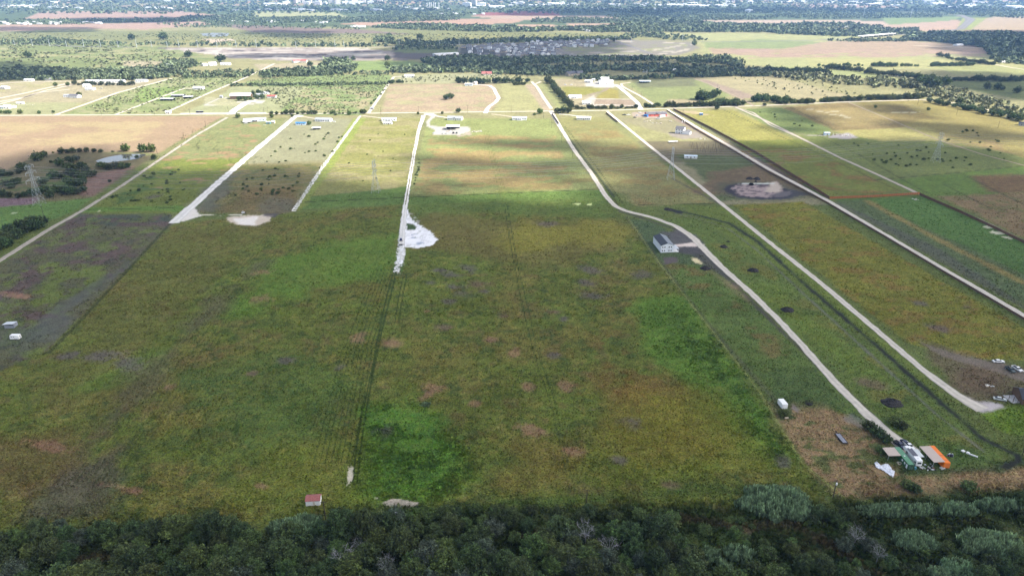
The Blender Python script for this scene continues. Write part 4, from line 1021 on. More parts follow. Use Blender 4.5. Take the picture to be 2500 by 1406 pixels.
# above the frontage road
H((562, 243), (612, 242), 17, 5.5, 3.2, 'huge white-roofed house with dark red brick front behind the paved forecourt', wall='brown', roof='white_roof', nwin=7)
H((652, 240), (673, 240), 7, 3.0, 1.6, 'low red-roofed house right of the huge white-roofed one', roof='red_roof', nwin=5)
H((626, 236), (645, 235), 9, 3, 1.4, 'grey-roofed outbuilding behind the trees between white and red roofs', roof='grey_roof', wall='grey_wall', nwin=3)
H((636, 231), (655, 231), 8, 3, 1.2, 'pale grey outbuilding behind the red-roofed house', roof='pale_roof', nwin=3)
H((537, 240), (543, 240), 4, 3.0, 1.6, 'tiny dark cabin left of the huge white-roofed house', 'cabin', 'cabin', 'grey_wall', 'grey_roof', nwin=1)
H((404, 278), (415, 278), 6, 3.0, 1.0, 'small white entrance lodge at the foot of the diagonal country road', 'lodge', 'lodge', 'white', 'white_roof', nwin=2)
H((479, 276), (495, 276), 3, 2.4, .1, 'long dark box trailer parked above the frontage road', 'trailer', 'box_trailer', 'dark', 'grey_roof', nwin=1, over=0)
H((904, 268), (912, 268), 5, 2.5, .8, 'small grey shack in the bushes beside the country road corner', 'shed', 'shed', 'grey_wall', 'grey_roof', nwin=1)
for pl, pr, lb in (((391, 247), (422, 247), 'lowest of the three long dark-sided poultry sheds'), ((418, 238), (447, 238), 'topmost of the three long dark-sided poultry sheds'), ((448, 242), (471, 241), 'rightmost of the three long dark-sided poultry sheds')):
    open_shed(pl, pr, 11, 3.2, .8, lb, 'pale_roof', 'poultry_shed', 'shed', 'poultry sheds along the country road')
H((471, 219), (495, 219), 10, 3.2, 1.6, 'white house with dark porch behind the poultry sheds', roof='white_roof', porch=(10, 2), nwin=6)
H((155, 238), (176, 238), 9, 3, 1.4, 'low left wing house with grey roof in the pale tan pasture', roof='grey_roof', nwin=4)
H((168, 239), (189, 240), 9, 3.6, 2.0, 'white gabled house beside the round tree in the pale tan pasture', roof='shingle', nwin=4)
H((202, 214), (217, 214), 9, 4, 1.8, 'white barn behind the white bungalow in the tan pasture', 'barn', 'barn', 'white', 'white_roof', nwin=2)
H((208, 221), (228, 221), 9, 3, 1.4, 'white bungalow below the white barn in the tan pasture', roof='pale_roof', nwin=4)
H((8, 266), (23, 266), 8, 3.4, 2.4, 'white gabled cottage at the left edge of the pasture', roof='white_roof', nwin=2)
H((23, 264), (35, 264), 6, 2.6, .9, 'white annex right of the gabled cottage at the left edge', 'shed', 'annex', 'white', 'white_roof', nwin=2)
H((-6, 266), (6, 266), 8, 2.8, 1.0, 'pale building cut by the left edge of the picture', 'house', 'house', 'blue_white', 'pale_roof', nwin=2)
H((40, 255), (57, 255), 4, 2.7, .4, 'long white caravan standing alone in the left pasture', 'caravan', 'caravan', 'rv', 'white_roof', nwin=4)
H((1, 217), (13, 218), 9, 3.2, 1.6, 'white shed front with a red end wall near the left edge', 'barn', 'barn', 'white', 'white_roof', nwin=2)
H((14, 217), (19, 217), 7, 3.2, .5, 'small red shed touching the white barn near the left edge', 'shed', 'shed', 'red_wall', 'red_roof', nwin=1)
for pl, pr, lb, d in (((58, 199), (78, 199), 'white house at the wood edge, leftmost of the top-left row', 9), ((110, 197), (125, 197), 'small open building at the wood edge, second of the top-left row', 8),
                      ((208, 202), (242, 202), 'long white mobile home under the wood, left of the twin', 12), ((249, 202), (289, 202), 'longest white mobile home under the wood', 12),
                      ((290, 202), (302, 202), 'square white shed at the end of the longest mobile home', 9), ((331, 201), (355, 201), 'pale grey mobile home under the wood, rightmost of that row', 12)):
    H(pl, pr, d, 3.2, 1.4, lb, roof='pale_roof', nwin=5)
H((386, 169), (402, 168), 14, 4, 1.5, 'pale farm building half hidden by the dark grove', 'barn', 'barn', 'white', 'pale_roof', nwin=3)
H((402, 163), (420, 163), 12, 4, 1.5, 'second pale farm building behind the dark grove', 'barn', 'barn', 'white', 'pale_roof', nwin=3)
H((497, 162), (508, 161), 12, 4, 1.2, 'white shed left end of the hilltop farm cluster', 'barn', 'barn', 'white', 'white_roof', nwin=2)
H((512, 161), (530, 160), 14, 5, 2, 'largest white barn of the hilltop farm cluster', 'barn', 'barn', 'white', 'white_roof', nwin=3)
H((538, 160), (560, 160), 12, 4, 1.5, 'white barn right end of the hilltop farm cluster', 'barn', 'barn', 'white', 'white_roof', nwin=3)
H((718, 154), (733, 153), 14, 4, 2.2, 'low red-roofed farmhouse left of its white wing', roof='red_roof', nwin=3)
H((734, 154), (748, 154), 12, 5, 2.2, 'white wing with red roof beside the bare earthworks', roof='red_roof', nwin=3, wall='beige_wall')
H((988, 190), (1010, 190), 11, 4.2, 1.6, 'white house at the end of the pale country road', roof='white_roof', nwin=5)
H((1176, 185), (1200, 185), 12, 3.6, 4.0, 'large cream house with tall pink-grey gables', roof='rust_roof', wall='beige_wall', nwin=5, extra='cross')
H((1135, 210), (1154, 210), 8, 3.2, 1.0, 'blue-sided mobile home at the end of the curved drive', 'house', 'house', 'blue_white', 'white_roof', nwin=5)
H((1160, 207), (1166, 206), 6, 4.5, .6, 'small cream tower shed right of the blue-sided mobile home', 'shed', 'shed', 'beige_wall', 'white_roof', nwin=1)
H((1088, 242), (1094, 242), 5, 3.4, 1.4, 'tiny white shed half hidden by the lone bush in the pink field', 'shed', 'shed', 'white', 'white_roof', nwin=1)
# the big white villa: two tiers
v = H((1463, 206), (1497, 206), 16, 5.0, 2.0, 'big two-tier white villa with pale hipped roof on the white forecourt', roof='white_roof', nwin=7, name='villa', cat='villa')
WW, RR = gable(15, 11, 4.2, 1.8, .6, 0)
a_ = WW.build('upper_wall', M['white'], v); a_.location = (-2, 2.5, 5.8); a_ = RR.build('upper_roof', M['white_roof'], v); a_.location = (-2, 2.5, 5.8)
for k in range(4): window(v, -6.5 + 3 * k, -3.05, 8.2, 1.2, 1.3)
H((1427, 202), (1443, 203), 9, 3.4, 1.6, 'white garage building left of the big white villa', 'garage', 'garage', 'white', 'white_roof', nwin=2)
H((1445, 198), (1453, 198), 6, 3.2, .8, 'narrow white shed between garage and villa', 'shed', 'shed', 'white', 'pale_roof', nwin=1)
open_shed((1562, 204), (1588, 204), 10, 3.8, 1.2, 'blue-grey roofed open hay barn in the shaded pasture', 'blue_white', 'barn', 'barn')
H((1390, 241), (1420, 240), 10, 3.4, 1.6, 'white bungalow with dark porches in front of the yellow crop patch', roof='white_roof', porch=(9, 3), nwin=5, extra='cross')
H((1422, 256), (1442, 256), 9, 3.4, 1.8, 'smaller white bungalow beside the hedge corner', roof='white_roof', nwin=5)
H((1388, 186), (1426, 184), 16, 4, 4.5, 'dark brown-roofed mansion inside the shaded wood', roof='shingle', wall='tan_wall', nwin=5, extra='cross')
H((1570, 177), (1580, 177), 8, 4, 1, 'white trailer house in the shaded clearing', 'house', 'house', 'white', 'white_roof', nwin=2)
H((1642, 176), (1650, 176), 7, 4, 2, 'little white cottage at the edge of the dark tree belt', 'house', 'cottage', 'white', 'white_roof', nwin=1)
H((2337, 113), (2352, 112), 14, 4, 1.4, 'white farmhouse at the edge of the large dark wood', roof='white_roof', nwin=3)
H((2460, 134), (2474, 134), 12, 4, 1.4, 'white roof peeking out of the trees at the right edge', 'barn', 'barn', 'white', 'white_roof', nwin=2)
H((2446, 154), (2454, 154), 7, 3, 1.4, 'tiny white cottage under the trees by the right-hand lane', 'house', 'cottage', 'white', 'white_roof', nwin=1)
H((2486, 307), (2520, 310), 9, 3, 1.5, 'dark blue-roofed house cut by the right edge above the frontage road', roof='navy_roof', wall='grey_wall', nwin=3)
# ---- the white two-storey barn house of the middle distance
a, b_, w, rz = place((1613, 617), (1644, 616))
fl = np.array(G(1594, 593)); dep = float(np.hypot(*(fl - a)))
dirn = (fl - a) / dep; rz2 = math.atan2(dirn[1], dirn[0]) - math.pi / 2
w = 9.4
c = a + np.array([math.cos(rz2), math.sin(rz2)]) * w / 2 + dirn * dep / 2
bh = thing('barn_house', 'white two-storey metal barn house with navy roof and eight dark front windows', 'barn house', (c[0], c[1], 0), rz2)
W, Rf = gable(w, dep, 5.4, 1.7, .25, 1)
W.build('wall', M['white_metal'], bh)
RL, RRr = MB(), MB()
RL.v = Rf.v[:8]; RL.f = Rf.f[:6]; RL.m = [0] * 6
RRr.v = Rf.v[8:]; RRr.f = [tuple(i - 8 for i in f) for f in Rf.f[6:]]; RRr.m = [0] * 6
RL.build('roof', M['navy_roof'], bh); ro = RRr.build('roof', M['grey_roof2'], bh); ro['label'] = 'grey right-hand roof slope'
for zz in (1.5, 4.1):
    for xx in (-3.5, -1.9, 1.3, 2.9): window(bh, xx, -dep / 2 - .03, zz, .8, .95)
MB().box((w / 2 + 2, -dep / 2 + 4.2, 2.6), (4.2, 8.4, .12)).build('porch_roof', M['pale_roof'], bh)
pm = MB()
for yy in (.2, 4, 8): pm.box((w / 2 + 3.9, -dep / 2 + yy, 1.27), (.15, .15, 2.5))
pm.box((w / 2 + 2.05, -dep / 2 + 4.2, .15), (3.9, 8.2, .25)); pm.build('porch', M['white'], bh)
window(bh, w / 2 + .03, -dep / 2 + 3, 1.2, 1.1, 2.2, 'r', 'door', M['brown'])
# ---- small buildings near the camera
def rect_thing(pL, pR, name, label, cat, depth):
    a, b_, w, rz = place(pL, pR)
    c = (a + b_) / 2 + np.array([-math.sin(rz), math.cos(rz)]) * depth / 2
    return thing(name, label, cat, (c[0], c[1], 0), rz), w
# red-roofed white shed at the bottom
o, w = rect_thing((747, 1235), (782, 1233), 'shed', 'small white shed with faded red roof in front of the cane thicket', 'shed', 3.6)
W, Rf = gable(w, 3.6, 2.2, .8, .15, 0); W.build('wall', M['white'], o); Rf.build('roof', M['rust_roof'], o)
window(o, .4, -1.83, 1.0, .8, 1.7, 'f', 'door', M['beige_wall'])
o, w = rect_thing((964, 1259), (973, 1259), 'water_tank', 'tiny white cube tank with a lid at the edge of the trees', 'tank', 1.1)
MB().box((0, 0, .55), (1.15, 1.1, 1.1)).build('tank_body', M['white'], o); MB().bar((0, 0, 1.1), (0, 0, 1.22), .25, n=10).build('lid', M['grey_wall'], o)
# grey lean-to on the left edge
o, w = rect_thing((14, 802), (33, 801), 'animal_shelter', 'grey sheet-metal lean-to shelter with one open slot at the left edge', 'shelter', 4.2)
w = 5.0
q = MB(); q.extr([(-w / 2, 0), (w / 2, 0), (w / 2, 1.75), (-w / 2, 1.75)], -2.1, -2.0)
q.add([(-w / 2, -2.1, 0), (-w / 2, 2.1, 0), (-w / 2, 2.1, 2.1), (-w / 2, -2.1, 2.6), (w / 2, -2.1, 0), (w / 2, 2.1, 0), (w / 2, 2.1, 2.1), (w / 2, -2.1, 2.6)], [(3, 2, 1, 0), (4, 5, 6, 7), (1, 2, 6, 5)])
q.build('wall', ribmat('grey_lap_siding', (.26, .28, .33), .5, .3, .1, 2), o)
MB().add([(-w / 2 - .6, -2.9, 2.75), (w / 2 + .1, -2.9, 2.75), (w / 2 + .1, 2.3, 2.12), (-w / 2 - .6, 2.3, 2.12)] + [(-w / 2 - .6, -2.9, 2.85), (w / 2 + .1, -2.9, 2.85), (w / 2 + .1, 2.3, 2.22), (-w / 2 - .6, 2.3, 2.22)],
         [(3, 2, 1, 0), (4, 5, 6, 7), (0, 1, 5, 4), (1, 2, 6, 5), (2, 3, 7, 6), (3, 0, 4, 7)]).build('roof', M['pale_roof'], o)
def wheel(parent, x, y, r=.38, wdt=.26):
    t_ = MB().bar((0, -wdt / 2, 0), (0, wdt / 2, 0), r, n=12).build('wheel', M['black'], parent, (x, y, r))
    MB().bar((0, -wdt / 2 - .01, 0), (0, wdt / 2 + .01, 0), r * .5, n=10).build('rim', M['silver'], t_)
    return t_
# horse trailer
o, w = rect_thing((26, 830), (46, 830), 'horse_trailer', 'white two-axle horse trailer below the grey lean-to at the left edge', 'trailer', 2.4)
w = 4.9
MB().extr([(-w / 2, .5), (w / 2, .5), (w / 2, 2.5), (w / 2 - .5, 2.75), (-w / 2 + .25, 2.75), (-w / 2, 2.55)], -1.15, 1.15, 0, .12).build('body', M['rv'], o)
window(o, -1.4, -1.16, 1.9, .7, .3); window(o, -.2, -1.16, 1.9, .7, .3)
MB().box((w / 2 + .02, .2, 1.5), (.06, .9, 1.7)).build('door', M['grey_wall'], o)
for xx in (.2, 1.1):
    wheel(o, xx, -1.1); wheel(o, xx, 1.1)
MB().bar((-w / 2, -.5, .55), (-w / 2 - 1.3, 0, .5), .06).bar((-w / 2, .5, .55), (-w / 2 - 1.3, 0, .5), .06).build('drawbar', M['steel'], o)
# white box truck body (cargo box) by the small drive
a = np.array(G(1899.5, 999)); b_ = np.array(G(1911, 999.5)); f_ = np.array(G(1896, 983))
a, b_ = np.array(G(1909, 998.5)), np.array(G(1929, 997.5)); f_ = np.array(G(1897.5, 984.5))
dv = f_ - a; L_ = float(np.hypot(*dv)); rz = math.atan2(dv[1], dv[0]) - math.pi / 2
c = a + np.array([math.cos(rz), math.sin(rz)]) * 1.3 + dv / 2
o = thing('cargo_box', 'white box-truck body standing on the mown strip, left of the round hay ring', 'cargo box', (c[0], c[1], 0), rz)
MB().box((0, 0, 1.35), (2.6, L_, 2.4)).build('body', M['rv'], o)
MB().box((0, -L_ / 2 - .03, 1.35), (2.2, .05, 2.1)).build('door', M['white'], o)
for s in (-1, 1): MB().box((s * .8, 0, .075), (.2, L_ - .3, .14)).build('skid', M['brown'], o)
o = thing('loader_bucket', 'black metal bench frame just below the white cargo box', 'metal frame', G(1909, 1010) + (0,), .1)
q = MB()
for s in (-1, 1): q.box((s * .9, 0, .5), (.08, .9, .08)).box((s * .9, -.4, .3), (.08, .08, .6)).box((s * .9, .4, .55), (.08, .08, 1.1))
for k in range(4): q.box((0, -.35 + .2 * k, .55), (1.8, .1, .06))
q.box((0, .4, .95), (1.8, .06, .25)); q.build('frame', M['black'], o)
o = thing('hay_roll', 'round tan roll lying on its side below the white cargo box', 'roll', G(1920, 1022) + (0,), .1)
MB().bar((-.8, 0, .45), (.8, 0, .45), .45, n=12).build('roll', M['tan_wall'], o, smooth=False)
o = thing('hay_ring', 'round black pen ring on the grass right of the white cargo box', 'ring', G(1975, 986) + (0,), 0)
for zz in (.15, .7, 1.25):
    q = MB()
    for k in range(18):
        a1, a2 = 2 * math.pi * k / 18, 2 * math.pi * (k + 1) / 18
        q.bar((1.6 * math.cos(a1), 1.6 * math.sin(a1), zz), (1.6 * math.cos(a2), 1.6 * math.sin(a2), zz), .07)
    q.build('rail', M['black'], o)
for k in range(12): MB().box((0, 0, 0), (.06, .06, 1.35)).build('upright', M['black'], o, (1.6 * math.cos(k * .5236), 1.6 * math.sin(k * .5236), .7))
MB().bar((0, 0, .01), (0, 0, .25), 1.35, n=18, r2=1.1).build('tub', M['soil'], o)
# flatbed trailer
a, b_ = np.array(G(2043, 1060)), np.array(G(2064, 1085)); dv = a - b_; L_ = float(np.hypot(*dv)); rz = math.atan2(dv[1], dv[0]) - math.pi / 2
c = (a + b_) / 2
o = thing('flatbed_trailer', 'long black flatbed trailer with pale deck on the dry brown grass', 'trailer', (c[0], c[1], 0), rz)
MB().box((0, 0, .68), (1.9, L_ - .8, .08)).build('deck', mat('worn_deck', (.22, .23, .27), .8, .3, 1.5), o)
q = MB()
for s in (-1, 1): q.box((s * 1.08, 0, .66), (.14, L_ - .6, .24))
q.box((0, -L_ / 2 + .2, .64), (2.3, .5, .2)).box((0, L_ / 2 - .35, .66), (2.3, .14, .3)); q.build('frame', M['black'], o)
MB().bar((-.7, L_ / 2 - .3, .6), (0, L_ / 2 + 1, .6), .07).bar((.7, L_ / 2 - .3, .6), (0, L_ / 2 + 1, .6), .07).box((0, L_ / 2 + .9, .8), (.5, .4, .5)).build('drawbar', M['black'], o)
for yy in (-.5, .5):
    for s in (-1, 1):
        wq = MB().bar((-.12, 0, 0), (.12, 0, 0), .36, n=12).build('wheel', M['black'], o, (s * 1.32, yy - .6, .36))
# ---- containers and camper cluster
def container(near_l, far_l, w, h, name, label, wall, top):
    """near_l, far_l: photo positions of the upper left edge (z=h)"""
    a, f_ = np.array(G(near_l[0], near_l[1], h)), np.array(G(far_l[0], far_l[1], h)); dv = f_ - a; L_ = float(np.hypot(*dv)); rz = math.atan2(dv[1], dv[0]) - math.pi / 2
    c = a + dv / 2 + np.array([math.cos(rz), math.sin(rz)]) * w / 2
    o = thing(name, label, 'container', (c[0], c[1], 0), rz)
    q = MB(); q.box((0, 0, h / 2 + .04), (w - .1, L_ - .1, h - .14)); q.build('wall', M[wall], o)
    q = MB()
    for sx in (-1, 1):
        for sy in (-1, 1): q.box((sx * (w / 2 - .06), sy * (L_ / 2 - .06), h / 2), (.16, .16, h - .02))
        q.box((sx * (w / 2 - .04), 0, h - .08), (.12, L_ - .3, .14)); q.box((sx * (w / 2 - .04), 0, .1), (.12, L_ - .3, .18))
    for sy in (-1, 1): q.box((0, sy * (L_ / 2 - .04), h - .08), (w - .3, .12, .14))
    q.build('frame', M[wall], o)
    MB().box((0, 0, h - .02), (w - .2, L_ - .3, .06)).build('roof', M[top], o)
    for s in (-1, 1): MB().box((s * (w / 4 - .03), -L_ / 2 - .01, h / 2), (w / 2 - .2, .05, h - .4)).build('door', M[wall], o)
    for xx in (-.75, -.3, .3, .75): MB().bar((0, 0, .3), (0, 0, h - .3), .03).build('lock_rod', M['steel'], o, (xx, -L_ / 2 - .07, 0))
    return o, L_
gc, gl = container((2218.5, 1134.2), (2182.5, 1090.5), 2.44, 2.7, 'cargo_container', 'long green cargo container with a tan awning on its left side', 'green', 'green_top')
for yy, zz, ww, hh in ((-gl * .12, 1.6, .8, .8), (-gl * .28, 1.6, .8, .8)):
    window(gc, -1.24, yy, zz, ww, hh, 'l', 'window', M['white'])
window(gc, -1.24, -gl * .42, 1.2, .9, 2.0, 'l', 'door', M['white'])
MB().box((0, -gl * .02, 2.76), (.5, .5, .15)).build('roof_vent', M['white'], gc)
aw = MB().box((0, 0, 0), (5.0, 5.6, .10)).build('awning', M['awning'], gc, (-3.75, gl * .24, 2.62)); aw.rotation_euler = (0, -.03, 0)
for yy in (-2.6, 2.6): MB().box((0, 0, 0), (.1, .1, 2.46)).build('awning_post', M['steel'], gc, (-6.1, gl * .24 + yy, 1.24))
oc, ol = container((2306.5, 1129.5), (2267, 1087.5), 2.44, 2.7, 'cargo_container', 'bright orange cargo container with a long tan awning', 'orange', 'orange')
aw = MB().box((0, 0, 0), (4.6, ol * .93, .10)).build('awning', M['awning'], oc, (-3.1, 0, 2.78)); aw.rotation_euler = (0, -.03, 0)
for yy in (-.44, 0, .44): MB().box((0, 0, 0), (.1, .1, 2.5)).build('awning_post', M['steel'], oc, (-5.2, ol * yy, 1.27))
for yy in (-.05, -.1, -.36): MB().box((.2, ol * yy, 2.74), (1.5, .12, .05)).build('rust_patch', M['rust_roof'], oc)
# white camper between them
na, nf = np.array(G(2232, 1139)), np.array(G(2205, 1098)); dv = nf - na; L_ = float(np.hypot(*dv)) * .98; rz = math.atan2(dv[1], dv[0]) - math.pi / 2
rz = gc.rotation_euler[2]
na = np.array(G(2243, 1142)); dirn = np.array([-math.sin(rz), math.cos(rz)]); L_ = 10.5
c = na + dirn * (L_ / 2 + .4)
o = thing('camper_trailer', 'white fifth-wheel camper with a dark tarpaulined roof between the two containers', 'camper', (c[0], c[1], 0), rz)
prof = [(-L_ / 2, .7), (L_ / 2 - 2.6, .7), (L_ / 2 - 2.4, 1.7), (L_ / 2, 1.75), (L_ / 2, 2.7), (L_ / 2 - .6, 3.3), (-L_ / 2 + .1, 3.3), (-L_ / 2, 3.0)]
q = MB().extr(prof, -1.22, 1.22, 0, .08); q.v = [(-p[1], p[0], p[2]) for p in q.v]; q.build('body', M['rv'], o)
q = MB().box((-.1, .4, 3.33), (2.2, L_ * .5, .05)); q.build('roof_cover', M['rv_roof'], o)
MB().box((1.75, .3, 1.9), (1.0, 5.0, 2.1)).build('slide_out', M['rv'], o); MB().box((2.4, .2, 2.95), (2.0, 5.2, .08)).build('slide_out_awning', M['silver'], o)
window(o, 0, -L_ / 2 - .03, 2.1, 1.5, .8); window(o, -1.24, -L_ / 2 + .9, 2.0, .9, .7, 'l'); window(o, -1.24, 2, 2.0, 1.2, .6, 'l')
window(o, 1.24, -L_ / 2 + 1.1, 1.8, .8, 1.7, 'r', 'door', M['white'])
MB().box((0, 2.9, 3.42), (.7, .7, .2)).box((0, -3.6, 3.4), (.6, .6, .16)).build('roof_unit', M['white'], o)
for yy in (-.5, .5):
    for s in (-1, 1): MB().bar((-.12, 0, 0), (.12, 0, 0), .38, n=12).build('wheel', M['black'], o, (s * 1.12, yy - 1.2, .38))
# teal bin, clutter
o, w = rect_thing((2232, 1147), (2238, 1147), 'waste_bin', 'teal barrel bin at the foot of the green container', 'bin', .8)
MB().bar((0, 0, 0), (0, 0, 1.05), .38, n=10, r2=.42).build('drum', M['teal'], o); MB().bar((0, 0, 1.05), (0, 0, 1.12), .44, n=10).build('lid', M['teal'], o)
tp = world_px([(2133, 1132), (2140, 1128), (2150, 1136), (2161, 1134), (2168, 1135), (2176, 1142), (2177, 1148), (2184, 1151), (2183, 1160), (2180, 1166), (2170, 1160), (2158, 1150), (2149, 1146), (2140, 1143)])
tc_ = tp.mean(0)
tv, tf = [], []
GN = 34
lo, hi = tp.min(0), tp.max(0)
for i in range(GN):
    for j in range(GN):
        x = lo[0] + (hi[0] - lo[0]) * i / (GN - 1); y = lo[1] + (hi[1] - lo[1]) * j / (GN - 1)
        z = .10 + .55 * float(fbm(np.array(x / .9), np.array(y / .9), 4, 3)) ** 2 * 1.6
        tv.append((x, y, z))
for i in range(GN - 1):
    for j in range(GN - 1):
        x = lo[0] + (hi[0] - lo[0]) * (i + .5) / (GN - 1); y = lo[1] + (hi[1] - lo[1]) * (j + .5) / (GN - 1)
        if bool(inside0(tp, x, y)): tf.append((i * GN + j, (i + 1) * GN + j, (i + 1) * GN + j + 1, i * GN + j + 1))
used = sorted({k for f in tf for k in f}); mp = {k: i for i, k in enumerate(used)}
tb = MB().add([tv[k] for k in used], [tuple(mp[k] for k in f) for f in tf]).build('plastic_sheet', M['tarp'], smooth=True)
so = tb.modifiers.new("thickness", 'SOLIDIFY'); so.thickness = .03
tag(tb, 'crumpled white plastic sheet lying on the dry grass left of the green container', 'plastic sheet')
def junk(px, py, n, spread, label, mats_, cat='scrap pile', name='scrap_pile', hgt=.5, seed=0):
    r = random.Random(seed + int(px)); x, y = G(px, py); o = thing(name, label, cat, (x, y, 0))
    by = {}
    for k in range(n):
        m_ = r.choice(mats_); q = by.setdefault(m_, MB())
        d = (r.uniform(.3, 1.6), r.uniform(.2, .9), r.uniform(.1, hgt)); q.box((r.uniform(-1, 1) * spread, r.uniform(-.6, .6) * spread, d[2] / 2 + r.uniform(0, .15)), d, 0, r.uniform(0, 3))
    for k, (m_, q) in enumerate(by.items()): q.build('scrap_piece_heap', M[m_], o)
    return o
junk(2262, 1141, 26, 3.2, 'dark clutter of tools and tyres under the orange container awning', ['black', 'grey_wall', 'brown', 'silver'], seed=1)
junk(2300, 1144, 10, 1.2, 'small heap of pale parts at the near corner of the orange container', ['silver', 'black'], seed=2)
junk(2319, 1113, 14, 1.0, 'grey covered heap right of the orange container', ['grey_wall', 'silver', 'navy'], seed=3, hgt=1.2)
junk(2192, 1130, 8, 1.4, 'green timber offcuts left of the green container', ['tan_wall', 'green_top'], seed=4, hgt=.2)
o = thing('tank_part', 'square white tank lid, left end of the three white parts in a row', 'tank part', G(2351, 1102) + (0,)); MB().box((0, 0, .3), (1.3, 1.1, .5), 0, .4).box((0, 0, .6), (.5, .5, .12), 0, .4).build('lid', M['rv'], o)
o = thing('tank_part', 'round white drum, middle of the three white parts in a row', 'tank part', G(2363, 1106) + (0,)); MB().bar((0, 0, 0), (0, 0, .5), .75, n=12, r2=.6).build('drum', M['rv'], o)
o = thing('white_pipe', 'long white pipe, right end of the three white parts in a row', 'pipe', G(2376, 1113) + (0,), -.75); MB().bar((-1.6, 0, .35), (1.6, 0, .35), .33, n=10).build('tube', M['rv'], o)
# ---- the dark house on the right edge with its concrete frame
sb = world_px([(2448, 966), (2478, 965), (2492, 983), (2471, 985)])
MBs = MB().add([(p[0], p[1], 0) for p in sb] + [(p[0], p[1], .35) for p in sb], [(3, 2, 1, 0), (4, 5, 6, 7), (0, 1, 5, 4), (1, 2, 6, 5), (2, 3, 7, 6), (3, 0, 4, 7)])
o = thing('foundation_slab', 'grey concrete slab with bare posts beside the dark-roofed house at the right edge', 'slab', (0, 0, 0)); MBs.build('slab', M['concrete'], o)
for p in [(2449, 965), (2462, 976), (2472, 984), (2470, 964), (2484, 983)]:
    x, y = G(*p); MB().box((0, 0, 1.6), (.14, .14, 3.2)).build('post', M['brown'], o, (x, y, .3))
H((2493, 988), (2565, 996), 11, 3.0, 2.6, 'dark navy-roofed house cut by the right edge of the picture', roof='navy_roof', wall='brown', nwin=3, axis=0)
for x_, y_, r_ in [(2158, 1147, 26), (2212, 1118, 34), (2285, 1115, 40), (2055, 1073, 14), (1913, 992, 14), (2470, 905, 22), (2437, 884, 14), (2440, 976, 12), (1620, 600, 24)]:
    blob(x_, y_, r_, r_ * .62, (.3, .3, .3), .2, .1, 0)
# ------------------------------------------------------------------ weeds, now that the tracks are known
weeds(200000, -60, 2560, 760, 1440, .52, 'weeds', 'knee-high weeds and grass of the near fields', 1, 1.0)
weeds(110000, -60, 2560, 470, 770, .70, 'weeds', 'weeds and grass of the middle fields', 2, .7)
weeds(26000, 1500, 2560, 1190, 1450, 1.3, 'weeds', 'tall rank weeds of the creek bank at the lower right', 3, 1.4, area=[(1500, 1245), (2040, 1235), (2560, 1200), (2560, 1450), (1500, 1450)])
weeds(20000, -60, 1700, 1235, 1420, 1.1, 'weeds', 'rank grass between the trees of the bottom thicket', 4, 1.3, area=[(-60, 1290), (900, 1245), (1700, 1240), (1700, 1440), (-60, 1440)])
weeds(16000, 860, 1190, 975, 1225, .95, 'weeds', 'lush green weed patch at the lower centre', 5, .9, area=[(880, 1000), (980, 985), (1060, 1030), (1150, 1095), (1170, 1170), (1080, 1215), (900, 1195)])
weeds(14000, 1560, 1990, 740, 1140, 1.0, 'weeds', 'lush green weed strip beside the fence line', 6, .9, area=[(1560, 750), (1660, 740), (1790, 870), (1940, 1110), (1880, 1120), (1740, 950), (1580, 840)])
# ------------------------------------------------------------------ cars and pickups
def sedan(name, label, loc, rz, paint, group=None, L_=4.9):
    o = thing(name, label, 'car', (loc[0], loc[1], 0), rz, group)
    s = L_ / 4.9
    lower = [(-2.4, .35), (2.35, .35), (2.45, .6), (2.35, .85), (1.3, .98), (-1.7, 1.02), (-2.4, .95), (-2.48, .6)]
    MB().extr([(p[0] * s, p[1]) for p in lower], -.9, .9, 0, .06).build('body', M[paint], o)
    cab = [(-1.95, 1.0), (1.2, .96), (.45, 1.42), (-1.15, 1.44)]
    MB().extr([(p[0] * s, p[1]) for p in cab], -.8, .8, 0, .14).build('window', M['glass'], o)
    MB().extr([(-1.12 * s, 1.42), (.42 * s, 1.40), (.38 * s, 1.49), (-1.05 * s, 1.50)], -.66, .66, 0, .04).build('roof', M[paint], o)
    q = MB()
    for sx, x in ((-1, -2.44), (1, 2.38)): q.box((x * s, 0, .68), (.08, 1.4, .12))
    q.build('lamp_bar', M['silver'], o)
    for x in (-1.5, 1.5):
        for y in (-.85, .85): wheel(o, x * s, y, .33, .22)
    return o
def pickup(name, label, loc, rz, paint, group=None):
    o = thing(name, label, 'pickup truck', (loc[0], loc[1], 0), rz, group)
    low = [(-2.9, .5), (2.8, .45), (2.9, .75), (2.8, 1.1), (1.3, 1.2), (-.55, 1.2), (-.6, .95), (-2.9, .95)]
    MB().extr(low, -.98, .98, 0, .04).build('body', M[paint], o)
    q = MB()
    for s_ in (-1, 1): q.box((-1.75, s_ * .93, 1.08), (2.3, .1, .28))
    q.box((-2.87, 0, 1.05), (.08, 1.8, .34)); q.build('bed_side', M[paint], o)
    MB().box((-1.75, 0, .98), (2.2, 1.74, .05)).build('bed_floor', M['dark'], o)
    MB().extr([(-.6, 1.2), (1.35, 1.18), (.75, 1.75), (-.5, 1.78)], -.86, .86, 0, .12).build('window', M['glass'], o)
    MB().extr([(-.5, 1.74), (.72, 1.72), (.66, 1.83), (-.42, 1.85)], -.74, .74, 0, .03).build('roof', M[paint], o)
    MB().box((2.88, 0, .8), (.08, 1.5, .22)).build('grille', M['black'], o)
    for x in (-1.9, 1.9):
        for y in (-.92, .92): wheel(o, x, y, .42, .28)
    return o
def heading(p, q):
    a, b_ = G(*p), G(*q); return math.atan2(b_[1] - a[1], b_[0] - a[0])
sedan('parked_car', 'white sedan parked by itself on the brown dirt at the right edge', G(2437, 884), heading((2425, 883), (2450, 884)), 'rv', L_=5.6)
